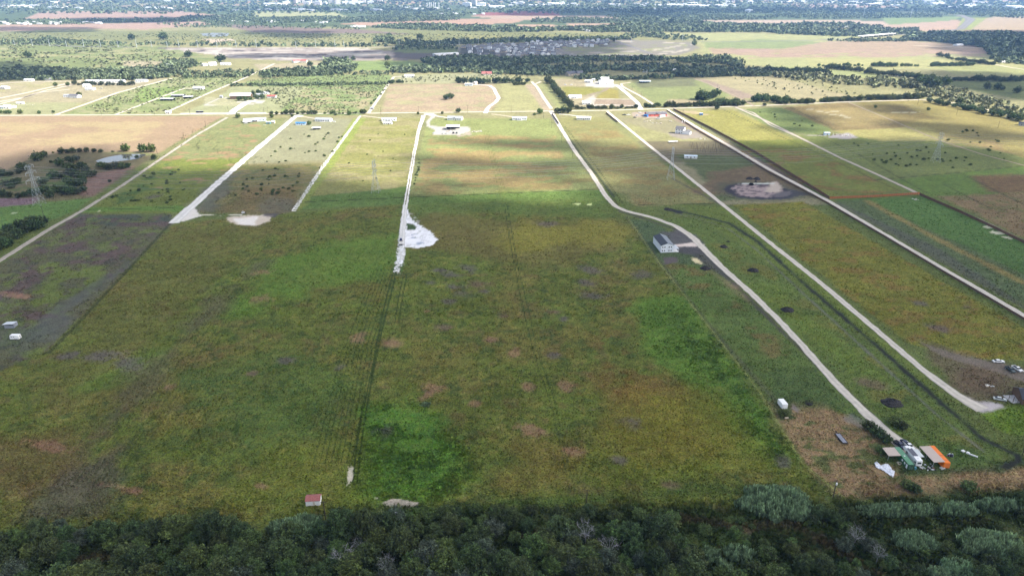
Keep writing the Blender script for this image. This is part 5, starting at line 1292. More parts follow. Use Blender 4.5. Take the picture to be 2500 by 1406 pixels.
sedan('parked_car', 'pale silver sedan beside the concrete slab with bare posts', G(2440.5, 976), heading((2428, 974), (2453, 978)), 'silver', L_=5.4)
pickup('pickup_truck', 'dark green pickup parked left of the white one', G(2466, 905), heading((2456, 897), (2476, 911)), 'darkgreen')
pickup('pickup_truck', 'white pickup parked right of the dark green one', G(2483, 903), heading((2470, 893), (2497, 910)), 'rv')
pickup('pickup_truck', 'dark blue pickup half hidden above the white camper', G(2196, 1089), heading((2186, 1082), (2205, 1096)), 'navy')
sedan('parked_car', 'navy car behind the camper, next to the dark blue pickup', G(2210, 1084), heading((2202, 1077), (2218, 1091)), 'navy')
o = pickup('pickup_truck', 'white pickup behind the camper roof, beside the navy car', G(2218, 1091), heading((2210, 1083), (2226, 1098)), 'rv')
# blue tractor on the white gravel
x, y = G(979, 588); o = thing('tractor', 'small blue tractor standing at the edge of the white gravel patch', 'tractor', (x, y, 0), 1.75)
MB().extr([(-.2, .7), (1.9, .75), (1.95, 1.35), (1.7, 1.5), (-.2, 1.6)], -.4, .4, 0, .05).build('hood', M['tractor_blue'], o)
MB().box((-.9, 0, 1.1), (1.3, 1.1, .5)).box((-.9, 0, 2.35), (1.3, 1.3, .1)).build('body', M['tractor_blue'], o)
MB().box((-.9, 0, 1.85), (1.1, 1.05, .9)).build('cab_window', M['glass'], o)
for y_ in (-.8, .8): wheel(o, -.9, y_, .75, .4)
for y_ in (-.7, .7): wheel(o, 1.4, y_, .42, .28)
MB().box((2.5, 0, .6), (.5, 1.8, .5)).bar((1.2, -.6, 1.0), (2.4, -.7, .6), .06).bar((1.2, .6, 1.0), (2.4, .7, .6), .06).build('front_bucket', M['grey_wall'], o)
x, y = G(594, 522); o = thing('skid_loader', 'white and black skid loader at the end of the thin gravel line', 'loader', (x, y, 0), .4)
MB().box((0, 0, 1.0), (2.4, 1.3, .9)).box((-.1, 0, 2.1), (1.2, 1.2, .1)).build('body', M['rv'], o); MB().box((-.1, 0, 1.75), (1.1, 1.05, .62)).build('cab_window', M['glass'], o)
for x_ in (-.7, .7):
    for y_ in (-.8, .8): wheel(o, x_, y_, .45, .3)
MB().box((1.9, 0, .4), (.5, 1.9, .5)).bar((-1, -.7, 1.5), (1.7, -.7, .6), .08).bar((-1, .7, 1.5), (1.7, .7, .6), .08).build('front_bucket', M['black'], o)
# cars in the yards
for px, py, an, paint, lb, kind in [(1060, 326, .5, 'silver', 'silver car at the left tip of the white barn yard', 's'), (1081, 327, 1.5, 'silver', 'silver car, left of the pair below the open barn', 's'), (1090, 327, 1.5, 'silver', 'silver car, right of the pair below the open barn', 's'),
                                    (1107, 326, 1.5, 'black', 'black truck below the open barn', 'p'), (1115, 326, 1.5, 'darkgreen', 'dark truck, rightmost below the open barn', 'p'),
                                    (1524, 282, .1, 'black', 'black and white truck at the left of the building clutter', 'p'), (1534, 282, .2, 'rv', 'white truck beside the black one at the building clutter', 'p'), (1550, 288, .1, 'black', 'black car on the bare dirt of the building lot', 's'), (1556, 283, .2, 'silver', 'silver car left of the blue container', 's'),
                                    (1562, 276, .1, 'rv', 'white van on the frontage side of the unfinished house', 's'), (1617, 275, .1, 'rv', 'white pickup right of the unfinished house', 'p'), (1606, 291, .2, 'silver', 'silver pickup in front of the unfinished house', 'p'),
                                    (1682, 328, .1, 'rv', 'white pickup beside the tall two-storey house', 'p'), (662, 279, 0, 'redcar', 'red car on the frontage road', 's'), (815, 298, 0, 'rv', 'white car right of the grey-roofed white house', 's'), (600, 302, 0, 'rv', 'white car under the carport', 's'),
                                    (1395, 208, 0, 'rv', 'white car, left one of two on the grass west of the villa', 's'), (1380, 208, 0, 'rv', 'white utility car, further left of two west of the villa', 's'), (247, 217, 0, 'silver', 'small silver car by the white bungalow', 's'), (2322, 160, 0, 'rv', 'white car by the right-hand lane', 's')]:
    (sedan if kind == 's' else pickup)('parked_car' if kind == 's' else 'pickup_truck', lb, G(px, py), an, paint)
for k, (px, py, n, sp, lb) in enumerate([(1580, 297, 14, 5, 'scattered timber heap, left one below the unfinished house'), (1605, 302, 18, 6, 'scattered timber heap, middle one below the unfinished house'), (1640, 297, 8, 3, 'scattered timber heap near the long drive'), (1715, 340, 16, 4, 'log and rubble heap above the pile field'),
                                      (1165, 322, 14, 5, 'rubble heap at the right tip of the white barn yard'), (645, 306, 6, 2, 'garden clutter by the teal shed'), (2040, 329, 16, 5, 'building material on the rubble slab, left heap'), (2060, 331, 18, 5, 'building material on the rubble slab, middle heap'), (2075, 333, 12, 4, 'building material on the rubble slab, right heap'),
                                      (2232, 487, 14, 2.5, 'white and grey scrap in the grass beside the orange fence'), (1100, 321, 20, 5, 'farm machinery stored inside the open barn'), (930, 588 - 295, 3, 1, 'garden clutter left of the mobile home'), (72, 256, 8, 5, 'white and blue clutter beside the long caravan'), (2412, 944, 6, 2, 'pale rubble in the brown dirt lot')]):
    junk(px, py, n, sp * 1.3, lb, ['beige_wall', 'brown', 'silver', 'tan_wall', 'white'], seed=20 + k, hgt=1.0 if py < 400 else .4)
# spoil heaps
def heap(px, py, rx, h, label, m='soil', name='soil_heap', cat='soil heap'):
    x, y = G(px, py); r = rx / SCALE(py); n = 22; V, F = [], []; h *= 1.7
    rr = random.Random(int(px * 7 + py))
    for j in range(9):
        q = j / 8
        for i in range(n):
            a = 2 * math.pi * i / n
            w_ = r * (1 - q) * (1 + .3 * float(fbm(np.array(math.cos(a) * 2 + px), np.array(math.sin(a) * 2 + q * 2), 3, 3) - .5) * 2)
            V.append((w_ * math.cos(a), w_ * math.sin(a) * .85, h * (1 - (1 - q) ** 1.8) * rr.uniform(.75, 1.1) if j else 0))
    for j in range(8):
        for i in range(n): F.append((j * n + i, j * n + (i + 1) % n, (j + 1) * n + (i + 1) % n, (j + 1) * n + i))
    o = MB().add(V, F).build(name, M[m], loc=(x, y, -.02), smooth=False)
    return tag(o, label, cat)
heap(1767, 603, 11, 1.0, 'black soil heap nearest the white barn house, on the strip right of the drive')
heap(1839, 661, 14, 1.2, 'black soil heap, second down the strip right of the drive')
heap(1922, 757, 17, 1.2, 'large black soil heap, third down the strip right of the drive')
heap(2178, 984, 26, 1.3, 'widest black soil heap, lowest on the strip right of the drive')
heap(1722, 656, 13, 1.2, 'black soil heap on the left side of the bent drive')
heap(1778, 590 - 0, 5, .4, 'low soil lump beside the drive bend')
heap(1630, 512, 10, .8, 'soil heap at the head of the black ditch')
heap(1830, 437, 10, 1.2, 'dark soil heap above the dug pond, left one')
heap(1848, 438, 9, 1.4, 'dark soil heap above the dug pond, middle one')
heap(1845, 444, 4, .7, 'small dark soil heap just above the dug pond')
heap(1834, 451, 7, 1.0, 'white gravel heap at the upper rim of the dug pond', 'whiteg', 'gravel_heap', 'gravel heap')
# ------------------------------------------------------------------ utility poles
def pole(px, py, h, label, arm=True, trans=False, group=None):
    x, y = G(px, py); o = thing('utility_pole', label, 'utility pole', (x, y, 0), 0, group)
    MB().bar((0, 0, 0), (0, 0, h), .17, n=6, r2=.12).build('mast', M['pole'], o)
    if arm: MB().box((0, .16, h - .6), (2.2, .12, .12)).build('crossarm', M['pole'], o)
    if trans: MB().bar((0, -.35, h - 2.2), (0, -.35, h - 1.2), .28, n=8).build('transformer', M['white'], o)
    return o
pole(124, 1296, 8.5, 'dark utility pole standing alone at the bottom left')
pole(795, 1268, 8.5, 'utility pole beside the small red-roofed shed')
pole(1432, 1228, 6.5, 'utility pole beside the dark bushy tree at the bottom centre')
pole(2033, 1217, 9, 'utility pole with white transformer at the corner of the dry field', True, True)
pole(2496, 1110, 8, 'utility pole cut by the right edge')
pole(107, 528, 9, 'utility pole just below the leftmost pylon'); pole(213, 474, 9, 'utility pole beside the farm road near the pond trees')
for i, (px, py, h, lb) in enumerate([(128, 281, 10, 'west of the first diagonal road'), (248, 281, 10, 'between the first two diagonal roads'), (378, 281, 10, 'left of the entrance lodge'), (464, 280, 9, 'right of the entrance lodge'), (503, 312, 9, 'beside the upper farm road'), (450, 342, 9, 'on the pink field edge'),
                                     (384, 376, 9, 'beside the bushy pond trees'), (558, 276, 9, 'at the paved forecourt gate'), (645, 280, 10, 'left of the bush row'), (655, 278, 10, 'closest to the red car'), (715, 283, 12, 'at the head of the wide gravel drive'), (819, 282, 12, 'between the two row houses'), (930, 280, 10, 'above the mobile home'),
                                     (1022, 278, 11, 'left of the white lane'), (1142, 276, 11, 'right of the lone bush'), (1248, 274, 10, 'above the long mobile home'), (1347, 314, 9, 'top of the bent drive'), (1371, 348, 9, 'second down the bent drive'), (1398, 384, 10, 'third down the bent drive'), (1467, 272, 9, 'in front of the hedge'), (1543, 222, 9, 'beside the villa drive'), (1565, 240, 9, 'lower beside the villa drive'),
                                     (1751, 219, 10, 'on the dirt road above the grove'), (1712, 318, 9, 'on the long fence'), (1667, 284, 9, 'at the corner of the long fence'), (2240, 257, 9, 'beside the road bend, left'), (2217, 248, 9, 'beside the road bend'), (2335, 281, 10, 'in the far right parcel'), (2436, 314, 10, 'rightmost in the far parcel'), (1327, 288, 8, 'behind the round tree')]):
    pole(px, py, h, 'thin utility pole ' + lb, True, False)
# ------------------------------------------------------------------ lattice pylons and their lines
def pylon(px, py, h, label):
    x, y = G(px, py); o = thing('lattice_pylon', label, 'pylon', (x, y, 0), R(-5), 'lattice pylons of the high-voltage line')
    hw = lambda z: 3.6 * (1 - z / (h * .62)) + .95 if z < h * .62 else .95
    hw = lambda z: max(.8, 3.7 - (3.7 - .95) * min(1, z / (h * .6)))
    zs = [0, h * .14, h * .27, h * .38, h * .48, h * .56, h * .64, h * .72, h * .80, h * .88, h * .96]
    q = MB()
    for a in range(len(zs) - 1):
        r1, r2, z1, z2 = hw(zs[a]), hw(zs[a + 1]), zs[a], zs[a + 1]
        c = [(-1, -1), (1, -1), (1, 1), (-1, 1)]
        for k in range(4):
            p, s = c[k], c[(k + 1) % 4]
            q.bar((p[0] * r1, p[1] * r1, z1), (p[0] * r2, p[1] * r2, z2), .085, n=4)
            q.bar((p[0] * r1, p[1] * r1, z1), (s[0] * r2, s[1] * r2, z2), .045, n=3)
            q.bar((s[0] * r1, s[1] * r1, z1), (p[0] * r2, p[1] * r2, z2), .045, n=3)
            q.bar((p[0] * r2, p[1] * r2, z2), (s[0] * r2, s[1] * r2, z2), .045, n=3)
    q.build('lattice_body', M['steel'], o)
    for zz, ln in ((h * .62, 8.2), (h * .80, 6.2), (h * .95, 5.0)):
        for s in (-1, 1):
            q = MB(); r = hw(zz)
            tip = (0, s * ln, zz + .8)
            for sx in (-1, 1):
                q.bar((sx * r, s * r, zz), tip, .07, n=4); q.bar((sx * r, s * r, zz + 2.0), tip, .07, n=4)
                for f_ in (.33, .66):
                    q.bar((sx * r * (1 - f_), s * (r + (ln - r) * f_), zz + .8 * f_), (sx * r * (1 - f_), s * (r + (ln - r) * f_), zz + 2.0 - 1.2 * f_), .05, n=3)
            ar = q.build('crossarm', M['steel'], o)
            MB().bar((0, s * ln, zz + .8), (0, s * ln, zz - 1.9), .16, n=6).build('insulator', M['grey_wall'], ar)
    MB().bar((0, 0, h * .96), (0, 0, h), .1, n=4).build('peak', M['steel'], o)
    return o, (x, y, h)
PYL = [pylon(97, 500, 36, 'tall grey lattice pylon, leftmost, beside the pond trees'), pylon(918, 470, 31, 'thin grey lattice pylon in the sunlit green parcel, second from left'),
       pylon(1637, 438, 32, 'grey lattice pylon beside the second caliche drive, third from left'), pylon(2283, 396, 32, 'grey lattice pylon in the shaded right-hand parcel, rightmost')]
ends = [G(-900, 560) + (36,)] + [p[1] for p in PYL] + [G(3100, 352) + (32,)]
for zf, ln in ((.62, 8.2), (.80, 6.2), (.95, 5.0)):
    for s in (-1, 1):
        q = MB()
        for a in range(len(ends) - 1):
            A, B = ends[a], ends[a + 1]; prev = None
            for k in range(13):
                f_ = k / 12; off = s * ln
                p = (A[0] + (B[0] - A[0]) * f_ + math.sin(R(5)) * off, A[1] + (B[1] - A[1]) * f_ + off * math.cos(R(5)), (A[2] * zf - 1.2) + (B[2] * zf - A[2] * zf) * f_ - 30 * f_ * (1 - f_))
                if prev: q.bar(prev, p, .085, n=3)
                prev = p
        w_ = q.build('power_line', M['wire']); tag(w_, 'high-voltage wire strung between the lattice pylons', 'power line', 'wires of the lattice pylons')
# monopoles of the far line
for k, px in enumerate([37, 80, 122, 163, 205, 246, 289, 334, 371, 409, 437, 483, 530, 577, 626, 723, 771, 818, 840, 975, 1025, 1073, 1121, 1168, 1215, 1243, 1340, 1390, 1435, 1502, 1541, 1666]):
    py = 113 + 3.5 * math.sin(min(1, px / 500) * 1.6) if px < 700 else 118 - (px - 700) * .017
    h = 22 if k % 3 else 18
    x, y = G(px, py); o = thing('steel_monopole', 'pale steel pole of the far highway line, ' + str(k + 1) + (['st', 'nd', 'rd'][k % 10] if k % 10 < 3 and k not in (10, 11, 12) else 'th') + ' from left', 'power pole', (x, y, 0), 0, 'steel poles of the far power line')
    MB().bar((0, 0, 0), (0, 0, h), .75, n=6, r2=.45).build('mast', M['steel'], o)
    MB().bar((-2, 0, h * .9), (2, 0, h * .9), .25, n=4).bar((-2, 0, h * .78), (2, 0, h * .78), .25, n=4).build('crossarm', M['steel'], o)
# piles of a coming building
q = MB().box((0, 0, 2.2), (.22, .22, 4.4)); first = None
rr = random.Random(5)
for j in range(5):
    for i in range(9):
        if rr.random() < .2: continue
        px = 1683 + i * 9.2 + j * 3 + rr.uniform(-2, 2); py = 357 + j * 4.2 + rr.uniform(-1, 1) - abs(i - 4) * .4
        x, y = G(px, py)
        if first is None: o = first = q.build('steel_pile', M['post'])
        else: o = first.copy(); C.objects.link(o)
        o.location = (x, y, 0); o.rotation_euler = (rr.uniform(-.03, .03), rr.uniform(-.03, .03), 0)
        tag(o, 'rusty upright steel pile, ' + ['back', 'second', 'middle', 'fourth', 'front'][j] + ' row of the pile field, number ' + str(i + 1) + ' from left', 'pile', 'steel piles standing in the bare lot')
# highway bridge on the right
a, b_ = G(2098, 95), G(2182, 87.5)
d = math.hypot(b_[0] - a[0], b_[1] - a[1]); rz = math.atan2(b_[1] - a[1], b_[0] - a[0])
o = thing('road_bridge', 'long white concrete highway bridge at the edge of the far pasture', 'bridge', ((a[0] + b_[0]) / 2, (a[1] + b_[1]) / 2, 0), rz)
MB().box((0, 0, 7.4), (d, 14, 1.6)).build('deck', M['concrete'], o)
for s in (-1, 1): MB().box((0, s * 6.8, 8.8), (d, .4, 1.1)).build('parapet', M['white'], o)
for k in range(7): MB().box((-d / 2 + d * (k + .5) / 7, 0, 3.3), (1.6, 11, 6.6)).build('pier', M['concrete'], o)
# bridge at the left of the dark meadow
H((1062, 137), (1120, 134), 16, 5, .4, 'long low white sheds below the housing estate wood', 'barn', 'barn', 'white', 'white_roof', nwin=6)
# ------------------------------------------------------------------ the housing estate
def small_house(i, w, d, h, rh, wm, rm):
    W, Rf = gable(w, d, h, rh, .4, i % 2)
    a = W.build('wall', M[wm]); b__ = Rf.build('roof', M[rm]); q = MB()
    for xx in (-w * .3, 0, w * .3): q.box((xx, -d / 2 - .05, 1.6), (1.4, .1, 1.2))
    if h > 4:
        for xx in (-w * .25, w * .25): q.box((xx, -d / 2 - .05, 4.3), (1.4, .1, 1.2))
    c_ = q.build('window_row', M['glass'])
    return a, b__, c_
EST = []
for i, (w, d, h, rh, wm, rm) in enumerate([(12, 14, 3.2, 3, 'tan_wall', 'shingle'), (12, 13, 5.8, 3, 'white', 'shingle'), (13, 14, 5.8, 3.2, 'grey_wall', 'shingle'), (12, 15, 3.2, 3.2, 'white', 'shingle'), (11, 13, 6, 2.8, 'white', 'grey_roof')]):
    tpl = thing('estate_house', 'x', 'house', (0, 0, -500)); parts = small_house(i, w, d, h, rh, wm, rm)
    for p in parts: p.parent = tpl
    EST.append(tpl)
rr = random.Random(9); used_t = set()
NAMES_E = ['one-storey beige', 'two-storey white', 'two-storey grey', 'one-storey white', 'tall white']
def est_at(px, py):
    k = rr.choice([0, 0, 1, 2, 2, 2, 3, 4]); x, y = G(px, py)
    o = EST[k] if k not in used_t else copy_tree(EST[k]); used_t.add(k)
    o.location = (x, y, 0); o.rotation_euler = (0, 0, rr.choice([0, 0, .25, -.2, math.pi]))
    rowtxt = 'back' if py < 108 else 'middle' if py < 122 else 'front'
    o['label'] = NAMES_E[k] + ' house with dark roof in the ' + rowtxt + ' rows of the far housing estate'
    o['group'] = NAMES_E[k] + ' houses in the ' + rowtxt + ' rows of the estate'
for (x0, y0, x1, y1, n) in [(1300, 106, 1482, 101, 22), (1310, 109.5, 1480, 104.5, 20), (1345, 113, 1480, 110.5, 15), (1350, 116.5, 1445, 115, 10), (1180, 114, 1330, 108.5, 14), (1175, 117.5, 1310, 112, 14), (1195, 121, 1325, 116, 14), (1200, 125, 1330, 120.5, 13), (1215, 128.5, 1345, 124, 13), (1130, 118, 1160, 115, 3), (1150, 122, 1185, 119, 4), (1256, 133, 1350, 130, 12), (1262, 137, 1350, 134, 11), (1148, 130, 1200, 126, 4), (1165, 136, 1240, 136, 6), (1330, 126, 1362, 121, 4)]:
    n = max(3, int(n * .8))
    for i in range(n):
        t_ = (i + rr.uniform(-.15, .15)) / max(1, n - 1)
        est_at(x0 + (x1 - x0) * t_, y0 + (y1 - y0) * t_ + rr.uniform(-.5, .5))
# ------------------------------------------------------------------ far city and sheds
def tower_tpl(name, w, d, h, fl, m):
    o = thing(name, 'x', 'building', (0, 0, 0))
    MB().box((0, 0, h / 2), (w, d, h)).build('wall', M[m], o)
    q = MB(); n = max(1, int(h / fl))
    for k in range(n): q.box((0, 0, (k + .55) * fl), (w + .3, d + .3, fl * .38))
    q.build('window_band_set', M['grey_wall'], o)
    MB().box((w * .1, 0, h + fl * .4), (w * .4, d * .5, fl * .8)).build('roof_house', M[m], o)
    return o
def shed_tpl(name, w, d, h):
    o = thing(name, 'x', 'building', (0, 0, 0)); W, Rf = gable(w, d, h, h * .25, 1, 0)
    W.build('wall', M['white'], o); Rf.build('roof', M['white_roof'], o)
    q = MB()
    for xx in (-.3, 0, .3): q.box((w * xx, -d / 2 - .2, h * .35), (w * .14, .3, h * .6))
    q.build('loading_door_set', M['grey_wall'], o); return o
TT = {}
def far_b(kind, px, py, label, group, rz=0, sc=1.0):
    if kind not in TT:
        o = TT[kind] = {'tower': lambda: tower_tpl('tower_block', 34, 26, 60, 5, 'beige_wall'), 'slab': lambda: tower_tpl('office_block', 70, 30, 30, 5, 'white'), 'ware': lambda: shed_tpl('warehouse', 110, 60, 10), 'ware2': lambda: shed_tpl('warehouse', 60, 40, 8), 'hs': lambda: shed_tpl('far_house', 22, 16, 5), 'stack': lambda: tower_tpl('chimney_tower', 10, 10, 70, 12, 'white')}[kind]()
    else: o = copy_tree(TT[kind])
    x, y = G(px, py); o.location = (x, y, 0); o.rotation_euler = (0, 0, rz); o.scale = (sc, sc, sc)
    o['label'] = label; o['group'] = group
    return o
rr = random.Random(21)
for px, py, s in [(722, 10, .8), (730, 9, 1.0), (741, 9, .7), (808, 11, 1.1), (816, 11, 1.3), (826, 11, 1.2), (870, 9, .9), (890, 8, .8), (930, 8, 1.0), (1155, 13, .9), (1160, 14, .8), (758, 8, .8), (783, 8, .7), (1790, 7, .7)]:
    far_b('tower', px, py, 'pale high-rise block in the far downtown skyline', 'high-rise blocks of the far city', rr.uniform(-.5, .5), s)
for px, py, s in [(700, 12, .9), (750, 12, .8), (775, 13, 1.0), (792, 12, .7), (845, 12, .9), (862, 12, 1.0), (880, 11, .8), (905, 10, .8), (1140, 17, 1), (1175, 17, 1.0), (1255, 14, .8), (1270, 14, .9), (1830, 10, .8), (2262, 9, 1.0), (2275, 10, .8), (1372, 12, .7)]:
    far_b('slab', px, py, 'long pale office block in the far city', 'office blocks of the far city', rr.uniform(-.3, .3), s)
for px in (1043, 1049, 1053, 1059, 1063, 1072):
    far_b('stack', px, 23, 'slim white stack of the far plant', 'slim white stacks of the far plant', 0, .6)
bands = [(640, 700, 12, 15, 9), (0, 60, 13, 19, 10), (40, 200, 14, 22, 12), (300, 480, 20, 26, 10), (560, 700, 24, 30, 10), (690, 760, 25, 28, 8), (820, 920, 25, 28, 8), (960, 1100, 17, 26, 14), (1130, 1260, 14, 22, 14), (1300, 1420, 10, 16, 12), (1440, 1700, 10, 16, 24), (1680, 1800, 12, 18, 14), (1760, 1900, 2, 8, 10), (2050, 2300, 3, 16, 22), (2260, 2500, 4, 24, 22), (1890, 1960, 4, 9, 8), (2000, 2060, 3, 9, 6), (0, 300, 2, 10, 8), (300, 640, 2, 10, 8)]
TZ = [(170, 'at the left edge'), (420, 'in the left quarter'), (640, 'left of the skyline'), (960, 'below the downtown skyline'), (1260, 'right of the skyline'), (1480, 'at the centre'), (1700, 'right of centre'), (1920, 'above the right woods'), (2200, 'in the right quarter'), (9999, 'at the right edge')]
for x0, x1, y0, y1, n in bands:
    for k in range(n):
        px, py = rr.uniform(x0, x1), rr.uniform(y0, y1)
        kd = rr.choice(['ware', 'ware2', 'ware2', 'hs', 'hs']) if py < 20 else rr.choice(['ware2', 'hs', 'hs'])
        z = [t_ for a, t_ in TZ if px < a][0]; w_ = 'ware' in kd
        far_b(kd, px, py, ('white warehouse' if w_ else 'small white house') + ' of the hazy far town ' + z, ('warehouses' if w_ else 'small houses') + ' of the far town ' + z, rr.uniform(-.3, .3), rr.uniform(.6, 1.3))
for x0, x1, y0, y1, n, z in [(0, 170, 54, 61, 20, 'at the left edge, among trees'), (200, 250, 55, 60, 8, 'beside the tan field on the left'), (1440, 1640, 20, 28, 40, 'in the large white-roofed suburb right of centre'), (560, 700, 50, 56, 6, 'left of the long tree belt'), (860, 910, 64, 68, 7, 'below the pink field'), (1790, 1850, 26, 33, 8, 'around the storage tank'), (1030, 1200, 34, 42, 8, 'above the red field'), (740, 800, 52, 58, 5, 'in front of the long tree belt'), (2030, 2120, 62, 70, 4, 'on the pale clearing of the right wood'), (1420, 1450, 72, 78, 3, 'at the edge of the large far wood')]:
    for k in range(n):
        far_b('hs', rr.uniform(x0, x1), rr.uniform(y0, y1), 'small white house of the far hamlet ' + z, 'houses of the far hamlet ' + z, rr.uniform(-.3, .3), rr.uniform(.7, 1.1))
# tank on the right horizon plain
x, y = G(1828, 31); o = thing('storage_tank', 'white round storage tank on the far plain', 'tank', (x, y, 0)); MB().bar((0, 0, 0), (0, 0, 16), 26, n=20).build('shell', M['white'], o); MB().bar((0, 0, 16), (0, 0, 21), 26, n=20, r2=2).build('lid', M['white'], o)
for px, py in [(127, 26), (195, 26), (276, 27), (356, 27), (425, 27), (503, 27), (609, 27), (677, 26), (745, 26), (1338, 26), (1400, 26), (1446, 7), (2108, 40), (2223, 44), (978, 24), (1230, 22)]:
    x, y = G(px, py); o = thing('transmission_mast', 'tall pale mast on the hazy far plain', 'mast', (x, y, 0), 0, 'tall masts of the far plain')
    MB().bar((0, 0, 0), (0, 0, 48), 1.6, n=4, r2=.8).build('mast', M['steel'], o); MB().bar((-7, 0, 40), (7, 0, 40), .6, n=4).bar((-6, 0, 33), (6, 0, 33), .6, n=4).build('crossarm', M['steel'], o)
# ------------------------------------------------------------------ vegetation
def leaves(centres, sizes, rs, tone=None, up=.35, flat=1.0):
    """one quad per leaf clump; returns V, F, per-vertex tone"""
    n = len(centres)
    nrm = rs.randn(n, 3); nrm[:, 2] = np.abs(nrm[:, 2]) + up; nrm /= np.linalg.norm(nrm, axis=1)[:, None]
    t1 = np.cross(nrm, rs.randn(n, 3)); t1 /= np.linalg.norm(t1, axis=1)[:, None] + 1e-9
    t2 = np.cross(nrm, t1) * flat
    s = sizes[:, None] / 2
    j = lambda: 1 + .35 * rs.randn(n, 1)
    V = np.stack([centres - t1 * s * j() - t2 * s * .5, centres + t2 * s * j() - t1 * s * .3, centres + t1 * s * j() + t2 * s * .4, centres - t2 * s * j() + t1 * s * .2], 1).reshape(-1, 3)
    F = np.arange(n * 4).reshape(n, 4)
    tn = (tone if tone is not None else np.ones(n))
    cols = np.repeat(tn[:, None] * (1 + .18 * rs.randn(n, 1)), 4, 0)
    return V, F, np.clip(cols, .3, 2.0) * np.ones((1, 3))
def crown_pts(rs, n, rx, rz, zc, lobes=9, shell=.75):
    """points in a bumpy crown made of offset lobes"""
    a = rs.uniform(0, 2 * np.pi, lobes); rr_ = rx * np.sqrt(rs.rand(lobes)) * .62
    L0 = np.stack([rr_ * np.cos(a), rr_ * np.sin(a), zc + rz * rs.uniform(-.45, .62, lobes)], 1)
    Lr = rx * rs.uniform(.26, .46, lobes)
    k = rs.randint(0, lobes, n); d = rs.randn(n, 3); d /= np.linalg.norm(d, axis=1)[:, None]
    r = Lr[k] * (shell + (1.08 - shell) * rs.rand(n)) * np.where(rs.rand(n) < .2, rs.uniform(.3, 1, n), 1)
    P = L0[k] + d * r[:, None] * np.array([1, 1, .85])
    lobetone = rs.uniform(.6, 1.5, lobes)
    return P, lobetone[k]
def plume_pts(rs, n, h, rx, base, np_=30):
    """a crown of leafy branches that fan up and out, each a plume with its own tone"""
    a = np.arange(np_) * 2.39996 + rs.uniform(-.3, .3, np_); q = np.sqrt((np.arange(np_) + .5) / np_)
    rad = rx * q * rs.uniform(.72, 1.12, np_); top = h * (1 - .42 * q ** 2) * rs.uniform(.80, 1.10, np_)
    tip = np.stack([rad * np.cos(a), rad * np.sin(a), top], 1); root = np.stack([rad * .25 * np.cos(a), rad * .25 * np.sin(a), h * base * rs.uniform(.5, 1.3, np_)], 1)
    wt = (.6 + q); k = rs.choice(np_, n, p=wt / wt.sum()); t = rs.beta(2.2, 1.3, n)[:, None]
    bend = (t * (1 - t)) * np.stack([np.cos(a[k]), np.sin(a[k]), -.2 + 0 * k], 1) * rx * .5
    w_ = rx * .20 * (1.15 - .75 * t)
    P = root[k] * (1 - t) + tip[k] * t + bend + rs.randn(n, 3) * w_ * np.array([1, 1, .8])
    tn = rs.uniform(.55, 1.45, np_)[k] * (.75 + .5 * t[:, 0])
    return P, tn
def limbs(rs, h, rx, n=7, r0=.16, reach=.9, twigs=0):
    q = MB(); q.bar((0, 0, -.1), (0, 0, h * .38), r0, n=6, r2=r0 * .75)
    for k in range(n):
        a = 2 * math.pi * k / n + rs.uniform(-.3, .3); z0 = h * rs.uniform(.22, .38); ln = rx * reach * rs.uniform(.6, 1)
        m_ = Vector((math.cos(a) * ln * .5, math.sin(a) * ln * .5, h * rs.uniform(.5, .7))); e = Vector((math.cos(a) * ln, math.sin(a) * ln, h * rs.uniform(.7, .98)))
        q.bar((0, 0, z0), m_, r0 * .5, n=5, r2=r0 * .3); q.bar(m_, e, r0 * .3, n=4, r2=r0 * .1)
        for _ in range(twigs):
            f_ = rs.uniform(.2, 1); p = m_.lerp(e, f_); d = Vector(rs.uniform(-1, 1, 3)); d.z = abs(d.z) * .9
            e2 = p + d * rx * .4; q.bar(p, e2, r0 * .14, n=3, r2=r0 * .05)
            for __ in range(2): q.bar(p.lerp(e2, rs.uniform(.3, .8)), e2 + Vector(rs.uniform(-.5, .5, 3)) * rx * .3, r0 * .08, n=3, r2=r0 * .04)
    return q
class Tpl: pass
def tree_tpl(seed, h, rx, n, leaf, m, lobes=10, dense=1.0, dead=False, low=False):
    rs = np.random.RandomState(seed); T = Tpl(); T.h = h; T.rx = rx
    base = .12 if low else .3
    zc = h * (1 + base) / 2; rz = h * (1 - base) / 2
    if dead:
        T.trunk = limbs(rs, h, rx, 8, .20, 1.0, 9); T.tm = M['deadwood']; n = n // 6
    else:
        T.trunk = limbs(rs, h, rx, 6, .15); T.tm = M['bark']
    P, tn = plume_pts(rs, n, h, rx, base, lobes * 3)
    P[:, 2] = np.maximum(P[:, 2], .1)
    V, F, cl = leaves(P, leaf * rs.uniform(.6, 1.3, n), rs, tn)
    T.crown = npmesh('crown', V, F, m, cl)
    T.tmesh = None
    return T
def plant_tree(T, x, y, sc, label, group, name='tree', cat='tree', rz=None, zs=None):
    o = thing(name, label, cat, (x, y, 0), rnd.uniform(0, 6.28) if rz is None else rz, group)
    o.scale = (sc, sc, sc * (zs or rnd.uniform(.88, 1.12)))
    link('crown', T.crown, o)
    if T.tmesh is None:
        t_ = T.trunk.build('trunk', T.tm, o); T.tmesh = t_.data
    else: link('trunk', T.tmesh, o)
    return o
